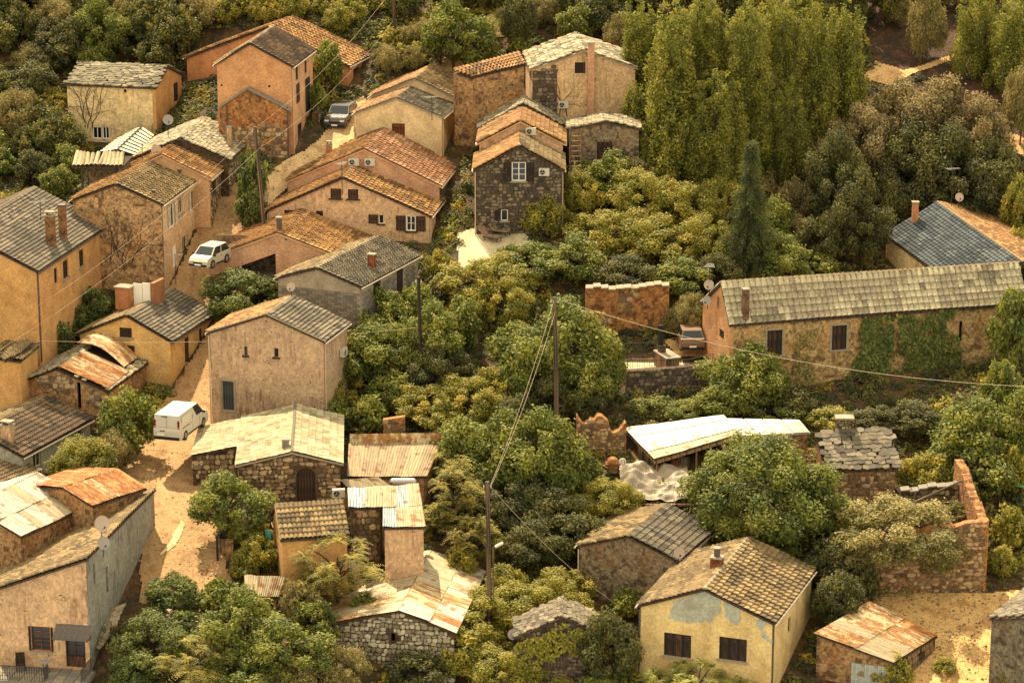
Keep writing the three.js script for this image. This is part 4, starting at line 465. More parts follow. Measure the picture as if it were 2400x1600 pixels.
{ const r = rng(8), q = h30.q; for (let i = 0; i < 14; i++) { const p = q[0].clone().lerp(q[1], 0.05 + 0.6 * r()).lerp(q[3].clone().lerp(q[2], 0.05 + 0.6 * r()), r() * 0.8 + 0.1); p.add(h30.o0); const g = new THREE.DodecahedronGeometry(0.14 + 0.1 * r(), 0); g.scale(1.6, 0.6, 1); const m = top('rock', g, M('#6d604c', T.rubble), 'dark rock weighing down the loose orange tiles', 'rock', 'rocks on the tile roof'); m.position.copy(p); m.position.y += 0.1; m.rotation.y = r() * 3; } }
const h33 = shed('grey_house', 'grey rendered house corner with a timber balcony among the trees uphill', 'house', [[3.16,18.78,-237.00],[6.36,18.78,-237.86],[7.02,18.78,-245.92],[3.49,18.78,-245.00]], { roof: R('canal', PAL.tan), wall: M('#a39d8c', T.rubble, { bump: 0.04 }), base: [3.39,15.52,-236.25][1] - 1 });
{ const p = V3([1.63,17.50,-237.00]).sub(h33.o0), q = V3([3.14,17.50,-237.00]).sub(h33.o0), B = grp('balcony', h33, [0, 0, 0]); mesh('floor', boxGeo(q.x - p.x, 0.12, 2), MAT.woodGrey, B).position.set((p.x + q.x) / 2, p.y, p.z - 1); for (let i = 0; i < 12; i++) mesh('baluster', boxGeo(0.06, 0.9, 0.05), MAT.woodPale, B).position.set(lerp(p.x, q.x, (i + 0.5) / 12), p.y + 0.5, p.z); mesh('post', boxGeo(0.14, 8, 0.14), MAT.woodDark, B).position.set(q.x - 0.25, p.y - 4, p.z - 0.1); }
const h34 = shed('small_yellow_house', 'small yellow house with a tiled porch roof among climbing plants', 'house', [[-36.35,0.96,-185.11],[-33.87,0.96,-184.00],[-33.24,0.96,-188.14],[-35.73,0.96,-189.11]], { roof: R('canal', PAL.tan, { seed: 17 }), ind: 60, wall: C.tawny });
shed('tiled_porch', 'little tiled porch roof over the yellow doorway', 'porch', [[-34.87,1.14,-183.40],[-33.93,1.14,-185.25],[-33.42,1.49,-187.23],[-34.43,1.49,-185.33]], { roof: R('canal', PAL.tan, { seed: 18 }), ind: 40, wall: C.tawny, walls: [0, 0, 0, 0] });
shed('white_canopy', 'white ribbed plastic canopy on posts behind the creeper house', 'canopy', [[-33.60,9.56,-208.00],[-29.74,9.56,-208.17],[-29.17,10.11,-209.64],[-32.66,10.11,-209.51]], { roof: R('canal', PAL.cream, { tw: 0.3, tc: 1.2, seed: 19 }), ind: 60, wall: MAT.rubbleGrey, walls: [0, 1, 1, 0], posts: [[0, 0.16], [0, 0.28]], postMat: MAT.iron });
{ // glazed gable pergola
  const Q = [[-32.84,8.94,-216.83],[-32.01,8.94,-224.18],[-29.95,10.14,-221.45],[-30.68,10.14,-212.00]].map(V3), Q2 = [[-30.68,10.14,-212.00],[-29.95,10.14,-221.45],[-29.05,9.34,-221.93],[-29.59,9.34,-213.69]].map(V3), o = Q[0].clone(), G = thing('glazed_pergola', 'pergola with cream panels and dark glazing bars', 'pergola', o.toArray());
  const mp = M('#efe6bf', null, { rough: 0.5 });
  for (const q of [Q, Q2]) { const e = q.map(p => p.clone().sub(o)); for (let i = 0; i < 9; i++) { const P = (s, t) => e[0].clone().lerp(e[1], s).lerp(e[3].clone().lerp(e[2], s), t), g = new GB(); g.quad(P(i / 9 + 0.02, 0), P((i + 1) / 9 - 0.02, 0), P((i + 1) / 9 - 0.02, 1), P(i / 9 + 0.02, 1)); mesh('panel', g.build(), mp, G); const b = new GB(); b.bar(P(i / 9, 0), P(i / 9, 1), 0.06, 4); mesh('glazing_bar', b.build(), MAT.iron, G); } }
  const b = new GB(); b.bar(Q[3].clone().sub(o), Q[2].clone().sub(o), 0.07, 5); mesh('ridge_beam', b.build(), MAT.iron, G);
  for (const p of [Q[0], Q[3], Q2[3]]) { const g = new GB(), l = p.clone().sub(o); g.bar(l.clone().add(V(0, -2.6, 0)), l, 0.07, 5); mesh('post', g.build(), MAT.woodPale, G); }
}
const h27 = shed('slate_blue_roofed_house', 'house with a large slate blue tiled roof beside the oaks', 'house', [[28.55,4.41,-207.44],[33.14,2.61,-195.44],[37.27,4.91,-196.56],[32.61,6.81,-208.00]], { roof: R('fine', PAL.slate, { seed: 51, tw: 0.36 }), ind: 300, wall: C.pale, base: -3, thick: 0.12 });
{ const q = [[32.61,6.81,-208.00],[37.27,4.91,-196.56],[41.98,3.61,-207.63],[37.04,4.81,-213.79]].map(a => V3(a).sub(h27.o0)); const r2 = mesh('roof', slabGeo([[q[3], q[2], q[1], q[0]]], 0.12), MAT.deck, h27); roofSurface(r2, q[3], q[2], q[1], q[0], R('fine', PAL.orange, { seed: 52 })); ridgeTiles(r2, q[0], q[1], PAL.tan[1]); const g = grp('chimney', h27.roof, V3([30.78,5.60,-207.00]).sub(h27.o0).toArray()); mesh('stack', boxGeo(0.45, 1.9, 0.45, 0, 0.5, 0), C.terracotta, g); mesh('cap', boxGeo(0.55, 0.08, 0.55, 0, 1.48, 0), MAT.concrete, g); }
// stone slab roof that closes the cottage behind, and the little tiled wall beside it
{ const s = h31a.spec, p = h31a.toW(0.05, 0, -s.l + 0.1); gable('slab_roofed_wing', 'back wing of the stone cottage with a pale slab roof', { x: p[0], y: p[1], z: p[2], yaw: s.yaw, w: s.w + 0.5, l: 3.4, h: s.h + 0.1, rise: s.rise + 0.25, fr: 0.5, wall: MAT.rubble, below: 4, ind: 200, gutter: false, category: 'wing', seed: 33, roof: { left: R('slab', PAL.slab, { tw: 0.42, tc: 0.32 }), right: R('slab', PAL.slab, { tw: 0.42, tc: 0.32 }) } }); }
{ // left end of the cream slate roof runs on as a lower wing
  const s = h17.spec, k = s.rise / (s.fr * s.w), A = h17.toW(-s.w / 2 - 3.1, s.h - 3.1 * k * 0.9, -4.2), B = h17.toW(-s.w / 2 - 2.9, s.h - 2.9 * k * 0.9, -s.l + 0.3), Cc = h17.toW(-s.w / 2 + 0.02, s.h - 0.02, -s.l + 0.3), Dd = h17.toW(-s.w / 2 + 0.02, s.h - 0.02, -4.2);
  const w = shed('cream_roofed_wing', 'low stone wing carrying on the cream slate roof beside the street', 'wing', [A, B, Cc, Dd], { roof: R('slate', PAL.cream, { seed: 21 }), ind: 120, wall: MAT.mortar, walls: [1, 1, 0, 1], base: -9 });
  stones(w.faces[0], 0.05, w.faces[0].width - 0.05, 1, w.faces[0].topAt, PAL.warmstone, { seed: 37, size: 0.3, budget: { n: 120 } }); stones(w.faces[3], 0.05, w.faces[3].width - 0.05, 1, w.faces[3].topAt, PAL.warmstone, { seed: 38, size: 0.3, budget: { n: 150 } });
}
{ // rusty sheets over the open ruin
  const s = h12.spec, f1 = V(s.w / 2, s.h, 0), f2 = V(s.w / 2, s.h, -s.l), ax = -s.w / 2 + s.fr * s.w, r1 = V(ax, s.h + s.rise, 0), r2 = V(ax, s.h + s.rise, -s.l), P = (a, t) => f1.clone().lerp(f2, a).lerp(r1.clone().lerp(r2, a), t).add(V(0, 0.1, 0));
  roofSurface(h12.roof, P(0.02, 0.02), P(0.5, 0.06), P(0.5, 0.92), P(0.02, 0.97), { style: 'corr', mats: [MAT.rustDeep, MAT.rustDeep, MAT.rust], sheet: 0.75, len: 6 });
  const g = new GB(), n = 22; for (let i = 0; i < n; i++) for (let k = 0; k < 6; k++) { const q = (i_, k_) => { const a = lerp(0.55, 0.9, i_ / n), t = lerp(0.2, 1.12, k_ / 6), p = P(a, t); p.y += 0.55 * Math.sin(k_ / 6 * Math.PI) + (i_ % 2 ? 0.06 : 0) + 0.25 * (k_ / 6); return p; }; g.quad(q(i, k), q(i + 1, k), q(i + 1, k + 1), q(i, k + 1), null, [[i * 0.1, k * 0.5], [i * 0.1 + 0.1, k * 0.5], [i * 0.1 + 0.1, k * 0.5 + 0.5], [i * 0.1, k * 0.5 + 0.5]]); }
  mesh('bent_sheet', g.build(), MAT.rust, h12.roof);
  stones(h12.F, h12.a + 0.05, h12.b - 0.05, -1, u => h12.ew(u) - 0.05, PAL.fieldstone, { seed: 39, size: 0.34, budget: { n: 160 }, holes: h12.spec.open.front.map(q => q[0]), skip: (u, v) => noise(u * 0.8 + 30, v * 0.8 + 60, 4096, 18) < 0.5 });
}
// free-standing walls: an x-y face in a group, stones proud of a rubble core
function wallRun(name, label, a, b, topA, topB, depth, mat, pal, o = {}) { // a, b: ground points at the foot of its visible face
  const A = V3(a), B = V3(b), d = B.clone().sub(A), w = Math.hypot(d.x, d.z), G = thing(name, label, 'wall', A.toArray(), Math.atan2(-d.z, d.x), o.group), dy = B.y - A.y;
  const tp = u => lerp(topA, dy + topB, u / w) + (o.ragged || 0) * (0.6 * noise(u * 1.2 + 40, 7, 512, o.seed || 3) + 0.4 * noise(u * 4.2 + 40, 17, 512, o.seed || 3) - 0.5), pts = [[0, -1.5], [w, dy - 1.5]]; for (let i = 48; i >= 0; i--) pts.push([w * i / 48, tp(w * i / 48)]);
  const f = mesh('core', wallShape(pts, [], depth), mat, G); if (pal) stones(G, 0.05, w - 0.05, -0.4 + Math.min(0, dy), tp, pal, { seed: o.seed, size: o.size || 0.3, budget: { n: o.n ?? 250 }, skip: o.skip });
  if (o.coping) { const n = Math.ceil(w / 0.6), r = rng(o.seed || 1); for (let i = 0; i < n; i++) { const u = (i + 0.5) / n * w, m = mesh('coping_slab', boxGeo(w / n * 0.98, 0.09, depth + 0.3), o.coping, G); m.position.set(u, tp(u) + 0.03 + 0.03 * r(), -depth / 2 + 0.05); m.rotation.set(0, (r() - 0.5) * 0.12, Math.atan2(tp(w) - tp(0), w) + (r() - 0.5) * 0.08); } }
  return G;
}
const ruinA = [22.35,-9.69,-166.20], ruinB = [30.23,-9.70,-166.50];
wallRun('ruined_wall', 'tall ruined rubble wall behind the gravel yard, draped in climbing greenery', ruinA, ruinB, 4.2, 5.2, 0.6, MAT.rubbleOrange, PAL.warmstone, { seed: 41, n: 300, ragged: 0.5, skip: (u, v) => noise(u * 0.6 + 20, v * 0.6 + 11, 4096, 28) < 0.36 });
wallRun('ruined_wall', 'ruined return wall climbing away from the yard corner', [ruinB[0], ruinB[1], ruinB[2] - 0.6], [ruinB[0] - 0.5, ruinB[1] + 1.5, ruinB[2] - 8], 5.1, 5.4, 0.55, MAT.rubbleOrange, PAL.warmstone, { seed: 42, n: 150, ragged: 0.6 });
wallRun('ruined_wall', 'low dry stone wall with a timber pole leaning on it, behind the ruin', [25.51,-6.40,-173.00], [29.64,-6.40,-173.00], 1.7, 2.1, 0.5, MAT.mortar, PAL.fieldstone, { seed: 43, n: 200, ragged: 0.4, coping: MAT.concreteGrey });
wallRun('earth_wall', 'rusty orange earth wall under a ragged stone coping', [5.36,0.44,-195.50], [11.43,0.56,-195.50], 2.7, 2.9, 0.7, MAT.rubbleOrange, PAL.warmstone, { seed: 44, size: 0.4, n: 120, ragged: 0.4, coping: MAT.concrete, skip: (u, v) => noise(u * 0.7 + 20, v * 0.7 + 51, 4096, 38) < 0.55 });
wallRun('retaining_wall', 'dark dry stone retaining wall below the railed terrace', [8.04,-3.08,-187.60], [14.83,-2.96,-188.40], 2.3, 2.5, 0.6, MAT.mortar, PAL.darkstone, { seed: 45, n: 260 });
wallRun('rock_wall', 'crumbling reddish rock wall in the shade by the workshop', [4.39,-4.94,-181.00], [7.80,-5.06,-181.00], 2.7, 2.3, 0.8, MAT.rubbleOrange, PAL.warmstone, { seed: 46, n: 180, ragged: 1.6 });
wallRun('garden_wall', 'weathered stone garden wall below the tangled creepers', [-8.84,-3.52,-182.00], [-7.34,-3.59,-182.00], 0.9, 1.2, 0.5, MAT.rubbleOrange, PAL.warmstone, { seed: 47, n: 80 });
wallRun('low_stone_wall', 'low mossy stone wall beside the dark parked car', [-15.74,9.98,-222.00], [-14.24,9.85,-233.00], 1.1, 1.1, 0.5, MAT.mortar, PAL.fieldstone, { seed: 48, n: 120 });
wallRun('terrace_wall', 'tumbledown terrace wall uphill of the utility pole', [-11.63,10.98,-231.00], [-9.39,11.98,-231.00], 2.2, 2.6, 0.5, MAT.mortar, PAL.fieldstone, { seed: 49, n: 120, ragged: 0.6 });
wallRun('stepped_wall', 'stone pier stub among the bushes uphill', [-9.47,13.73,-240.00], [-8.31,14.24,-240.00], 4.5, 4.5, 0.6, MAT.mortar, PAL.fieldstone, { seed: 50, n: 80, ragged: 0.6 });
{ const a = V3([26.03,-5.47,-172.50]), b = V3([29.55,-3.57,-172.00]); const g = new GB(); g.bar(a, b, 0.1, 7, 0.07); top('timber_pole', g.build(), MAT.barkPale, 'long bare timber pole leaning over the low ruin wall', 'pole'); }
// gateway by the creeper house
{ const G = thing('courtyard_gate', 'white metal gate between an orange pillar and a brown wall', 'gate', [-28.21,2.11,-196.00], -0.35); mesh('pillar', boxGeo(1.15, 1.6, 0.9, 0, 0.3, 0), C.terracotta, G); mesh('cap', boxGeo(1.3, 0.09, 1.05, 0, 1.15, 0), MAT.concrete, G); mesh('gate_leaf', boxGeo(0.68, 1.7, 0.05, 0.95, 0.55, -0.2), MAT.white, G); mesh('gate_leaf', boxGeo(0.68, 1.75, 0.05, 1.66, 0.6, -0.25), MAT.white, G); mesh('brown_wall', boxGeo(0.3, 2.1, 1.7, 2.2, 0.5, -0.9), M('#a9744a', T.plaster), G); }

// ------------------------------------------------------------------ chimneys
const chim = (H, f, w, d, h, m, o) => chimney(H, '', f, w, d, h, m, o);
chim(h11, [4.69,4.09,-5.58], 0.62, 0.5, 2.3, M('#a87d55', T.rubble), { pot: 1 }); chim(h11, [4.77,4.05,-7.85], 0.48, 0.45, 2.6, M('#a87d55', T.rubble), { cap: MAT.pipeDark });
chim(h10c, [3.20,4.34,-3.53], 0.36, 0.36, 1.7, C.greyOld, { flue: 0 }); chim(h13, [1.84,4.66,-0.85], 0.75, 0.55, 1.2, C.pinkOld, { pot: 1 });
chim(h23, [-0.55,6.56,-4.24], 0.7, 0.6, 0.75, M('#a5623c', T.rubble), { flue: MAT.pipeDark }); chim(h7, [2.36,4.85,-4.09], 0.5, 0.4, 1.1, M('#b5652a', T.wood, { rough: 0.6 }));
chim(h6, [-0.53,6.19,-1.05], 0.34, 0.34, 1.0, MAT.pipeDark); chim(h5a, [-3.91,9.02,-6.17], 0.4, 0.4, 0.8, C.terracotta, { pot: 1 });
chim(h26, [2.90,4.64,-1.27], 0.42, 0.42, 2.2, M('#8a6c4e', T.rubble)); chim(h17, [-0.24,3.49,-1.33], 0.45, 0.4, 0.6, MAT.concreteGrey);
{ const r = [0.30,3.26,0.82,9.11]; mesh('chimney_breast', boxGeo(r[2] - r[0], r[3] - r[1] + 1, 0.4, (r[0] + r[2]) / 2, (r[1] + r[3]) / 2 - 0.5, 0.06), C.pink, h29); mesh('chimney_cap', boxGeo(r[2] - r[0] + 0.1, 0.1, 0.55, (r[0] + r[2]) / 2, r[3] + 0.05, 0.06), MAT.concrete, h29); }
{ const P = [-4.12,3.54,-2.16,7.37], f = h29.F; mesh('bare_rubble', boxGeo(P[2] - P[0], P[3] - P[1], 0.06, (P[0] + P[2]) / 2, (P[1] + P[3]) / 2 - 0.5, 0.03), MAT.mortar, f); stones(grp('bare_stonework', f, [0, 0, 0.06]), P[0], P[2], P[1] - 1, u => Math.min(P[3], h29.ew(u) - 0.1), PAL.darkstone, { seed: 61, size: 0.3, budget: { n: 150 } }); }
for (const [f, h] of [[[2.37,6.62,-8.22], 0.35], [[2.50,6.57,-1.34], 0.3]]) { const g = grp('roof_vent', h10a.roof, f); mesh('pipe', new THREE.CylinderGeometry(0.1, 0.1, h, 8), MAT.pipeDark, g).position.y = h / 2; mesh('cowl', new THREE.CylinderGeometry(0.17, 0.17, 0.08, 8), MAT.pipeDark, g).position.y = h + 0.04; }
// pale blue grey undercoat laid bare under the gable of the yellow house
function peel(f, pts) { const g = new THREE.ExtrudeGeometry(new THREE.Shape(pts.map(p => new THREE.Vector2(p[0], p[1]))), { depth: 0.012, bevelEnabled: false }); mesh('peeling_patch', g, M('#b5b6a6', T.plaster), f).position.z = 0.003; }
for (const p of [[[-2.10,5.65],[-1.11,6.15],[-0.10,6.60],[0.43,6.52],[0.93,6.37],[0.89,5.83],[0.98,5.47],[0.81,5.23],[0.63,5.16],[0.40,4.79],[0.26,4.50],[0.11,4.62],[0.01,4.76],[-0.31,4.51],[-0.72,4.51],[-1.08,4.39],[-1.56,4.52],[-1.86,4.46],[-2.10,4.55],[-2.43,4.55],[-2.19,4.87],[-2.27,5.04],[-2.06,5.37]], [[1.08,6.09],[1.39,6.01],[1.92,5.94],[2.17,5.73],[2.13,5.44],[2.21,5.21],[2.03,4.69],[1.83,4.71],[1.53,4.79],[1.38,5.01],[1.19,5.11],[1.14,5.61]], [[3.12,5.17],[3.41,5.34],[3.71,5.28],[3.79,5.00],[3.65,4.80],[3.56,4.60],[3.78,4.51],[3.71,4.28],[3.96,4.27],[3.91,4.04],[4.17,4.02],[4.13,3.80],[3.85,3.89],[3.58,4.06],[3.41,4.24],[3.54,4.48],[3.31,4.63],[3.09,4.84]]]) peel(h23.F, p);

// ------------------------------------------------------------------ dishes, aerials, air conditioners
function dish(p, r, label, mat = MAT.dish, turn = 0.3, mast = 1.0) {
  const G = thing('satellite_dish', label, 'satellite dish', p, turn), pts = []; for (let i = 0; i <= 6; i++) pts.push(new THREE.Vector2(r * i / 6, 0.18 * r * (i / 6) ** 2)); const d = mesh('reflector', new THREE.LatheGeometry(pts, 20), mat, G); d.rotation.x = Math.PI / 2 - 0.35;
  const a = new GB(); a.bar(V(0, -r * 0.75, 0.05), V(0, -r * 0.2, r * 0.9), 0.02, 5); mesh('feed_arm', a.build(), MAT.iron, G); mesh('receiver', new THREE.CylinderGeometry(0.05, 0.05, 0.14, 8), MAT.iron, G).position.set(0, -r * 0.18, r * 0.9); const m = new GB(); m.bar(V(0, -r - mast, -0.06), V(0, 0, -0.06), 0.03, 6); mesh('mast', m.build(), MAT.iron, G); return G;
}
dish([-27.05,11.88,-215.00], 0.42, 'beige dish on the mossy slab roof', MAT.dishGrey); dish([-27.53,10.26,-211.00], 0.42, 'beige dish on the ridge of the creeper house', MAT.dish); dish([-24.76,-1.91,-158.50], 0.5, 'large grey dish topping the roof edge of the streaked house', MAT.dish, 0.6, 0.5); dish([-24.32,-2.24,-156.00], 0.4, 'dark grey dish below the larger one on the streaked house', MAT.dishGrey, 0.6, 0.5); dish([-15.47,5.13,-188.50], 0.32, 'pale dish on the ridge of the grey stucco house', MAT.dish, -0.3, 0.4); dish([13.99,4.65,-191.00], 0.37, 'upper of two dishes on the mast at the end of the long house', MAT.dish, -0.4, 0.9); dish([13.73,4.02,-189.00], 0.34, 'lower of two dishes at the end of the long house', MAT.dishGrey, -0.6, 0.3); dish([34.26,7.22,-208.00], 0.34, 'dish beside the mast on the slate blue roof', MAT.dish, 0.2, 0.5); dish([10.42,-5.56,-163.50], 0.36, 'round dish on the eave of the peeling rubble house', MAT.dish, 0.2, 0.4); dish([0.04,-9.07,-158.60], 0.33, 'greenish dish among the creepers of the overgrown cottage', MAT.dishGrey, 0.2, 0.8);
function aerial(p, h, label, turn = 0.4) { const G = thing('aerial', label, 'aerial', p, turn), g = new GB(); g.bar(V(0, 0, 0), V(0, h, 0), 0.03, 5); mesh('mast', g.build(), MAT.iron, G); const b = new GB(); b.bar(V(-0.55, h - 0.08, 0), V(0.55, h - 0.08, 0), 0.02, 4); mesh('boom', b.build(), MAT.tin, G); for (let i = 0; i < 7; i++) { const e = new GB(), x = -0.5 + i / 6, k = 0.42 - 0.2 * i / 6; e.bar(V(x, h - 0.08, -k), V(x, h - 0.08, k), 0.014, 4); mesh('element', e.build(), MAT.tin, G); } return G; }
aerial([-6.37,11.33,-217.50], 2.0, 'aerial on the cream house gable'); aerial([-24.85,2.67,-199.00], 2.3, 'aerial on the ridge of the yellow house', 0.2); aerial([-34.09,8.16,-196.00], 1.5, 'aerial behind the two tall chimneys', 0.8); aerial([-12.91,7.66,-206.60], 2.6, 'aerial on the weathered pink gable', 1.2); aerial([-15.57,6.22,-208.00], 0.8, 'short aerial at the carport roof ridge', 1.6); aerial([33.69,6.54,-208.00], 3.0, 'tall mast on the slate blue roofed house', 0.3); aerial([14.01,4.95,-191.00], 1.2, 'aerial above the dishes of the long house', 1.4); aerial([-28.07,10.25,-207.00], 1.4, 'thin aerial behind the creeper house', 0.5);
function aircon(p, turn, label) { const G = thing('air_conditioner', label, 'air conditioner', p, turn); mesh('case', boxGeo(0.8, 0.56, 0.3), MAT.ac, G); mesh('fan_ring', new THREE.TorusGeometry(0.2, 0.02, 6, 18), MAT.grey, G).position.set(-0.13, 0, 0.155); const f = mesh('fan_opening', new THREE.CylinderGeometry(0.2, 0.2, 0.02, 18), MAT.black, G); f.rotation.x = Math.PI / 2; f.position.set(-0.13, 0, 0.145); for (let k = 0; k < 3; k++) { const b = mesh('fan_blade', boxGeo(0.05, 0.17, 0.01, 0, 0.09, 0), MAT.grey, G); b.position.set(-0.13, 0, 0.158); b.rotation.z = k * 2.09; } for (const s of [-1, 1]) mesh('bracket', boxGeo(0.04, 0.05, 0.36, 0, -0.31, -0.03), MAT.iron, G).position.x = s * 0.3; }
const onF = (H, r, o = 0.2) => H.toW((r[0] + r[2]) / 2, (r[1] + r[3]) / 2, -GO + o);
aircon(onF(h5a, [-1.03,9.55,-0.29,10.05]), h5a.spec.yaw, 'air conditioner half behind the lower ridge on the pink house'); aircon(onF(h5a, [0.21,9.53,0.99,10.11]), h5a.spec.yaw, 'air conditioner fully in view on the pink house'); aircon(onF(h31a, [0.40,7.76,1.13,8.37]), h31a.spec.yaw, 'air conditioner in the upper gable of the stone cottage'); aircon(onF(h31b, [1.57,3.99,2.26,4.56]), h31b.spec.yaw, 'air conditioner on the dark stone wall beside the white window'); aircon(onF(h29, [-2.07,3.83,-1.22,4.47]), h29.spec.yaw, 'air conditioner at the foot of the chimney breast house'); { const r = [2.97,3.67,4.48,4.79]; aircon(h8.toW(h8.b + 0.2, (r[1] + r[3]) / 2, -(r[0] + r[2]) / 2), h8.spec.yaw + Math.PI / 2, 'air conditioner on the side of the grey stucco house'); } { const r = [-7.04,0.40,-6.13,0.91]; aircon(h1.toW(h1.a - 0.2, (r[1] + r[3]) / 2, (r[0] + r[2]) / 2), h1.spec.yaw - Math.PI / 2, 'air conditioner beside the twin windows of the pale slab roofed house'); } aircon([-11.21,-3.94,-170.30], 0.1, 'air conditioner beside the arched door');

// ------------------------------------------------------------------ poles and wires
function pole(a, b, r, label, o = {}) { const A = V3(a), B = V3(b), G = thing('utility_pole', label, 'pole', [A.x, A.y, A.z]); const g = new GB(); g.bar(V(0, -1.5, 0), B.clone().sub(A), r, 8, r * 0.72); mesh('shaft', g.build(), o.mat || MAT.pole, G); const t = B.clone().sub(A); mesh('cap', new THREE.CylinderGeometry(r * 0.75, r * 0.8, 0.08, 8), MAT.iron, G).position.copy(t).add(V(0, 0.04, 0)); for (const s of [-1, 1]) mesh('insulator', new THREE.CylinderGeometry(0.035, 0.045, 0.14, 6), MAT.pvc, G).position.copy(t).add(V(s * (r + 0.05), -0.25, 0)); return G; }
const P1b = [-9.86,12.20,-234.00], P1t = [-10.07,19.41,-234.40], P2b = [-18.82,4.60,-207.00], P2t = [-19.52,12.69,-207.60], P3b = [-6.43,1.85,-188.00], P3t = [-6.55,5.82,-188.40], P4b = [3.12,-3.09,-182.00], P4t = [2.89,5.85,-182.60], P5b = [-1.40,-8.02,-163.00], P5t = [-1.53,-1.01,-163.60];
pole(P1b, P1t, 0.17, 'tall timber pole beside the terrace walls uphill'); pole(P2b, P2t, 0.16, 'slanting grey pole beside the lane and the weathered pink house', { mat: MAT.woodGrey }); pole(P3b, P3t, 0.14, 'short dark pole at the corner of the block house', { mat: MAT.woodDark }); pole(P4b, P4t, 0.19, 'tall timber pole standing alone amid the dense bushes'); { const G = pole(P5b, P5t, 0.17, 'timber pole carrying a street lamp'); const y = (P5t[1] - P5b[1]) * 0.42; const arm = new GB(); arm.bar(V(0.1, y, 0.1), V(0.42, y + 0.18, 0.1), 0.03, 5); mesh('lamp_arm', arm.build(), MAT.iron, G); const l = mesh('lamp_head', boxGeo(0.55, 0.12, 0.24), MAT.ac, G); l.position.set(0.6, y + 0.25, 0.1); l.rotation.z = 0.5; const s = new GB(); s.bar(V(0.25, -1, 0.05), V(0.22, y + 0.1, 0.05), 0.05, 6); mesh('conduit', s.build(), MAT.barkPale, G); }
function wire(a, b, sag, label, r = 0.009) { const A = V3(a), B = V3(b), n = 14, pts = []; for (let i = 0; i <= n; i++) { const t = i / n; pts.push(A.clone().lerp(B, t).add(V(0, -sag * 4 * t * (1 - t), 0))); } top('overhead_wire', new THREE.TubeGeometry(new THREE.CatmullRomCurve3(pts), 28, r, 4), MAT.wire, label, 'wire', 'overhead wires'); }
wire(P1t, P2t, 0.9, 'upper wire from the uphill pole to the slanting pole'); wire([-10.07,16.68,-234.30], [-19.05,11.33,-207.00], 0.9, 'lower wire from the uphill pole to the slanting pole'); wire(P2t, [-33.25,3.93,-187.50], 0.8, 'wire from the slanting pole to the tawny house corner'); wire([-19.05,11.33,-207.00], [-35.42,1.88,-183.00], 0.8, 'wire from the slanting pole to the small yellow house'); wire(P4t, [33.47,2.72,-172.00], 1.2, 'long wire from the lone pole across the ivy covered front', 0.013); wire(P4t, [-1.32,-1.11,-163.60], 0.6, 'upper wire from the lone pole to the lamp pole'); wire([2.98,5.05,-182.50], [-1.32,-1.25,-163.60], 0.6, 'lower wire from the lone pole to the lamp pole'); wire(P5t, [6.74,-8.97,-163.00], 0.5, 'wire from the lamp pole to the peeling yellow house'); wire([-33.00,1.93,-186.00], [-6.60,2.24,-188.30], 0.5, 'slack wire passing the yellow and stucco gables');

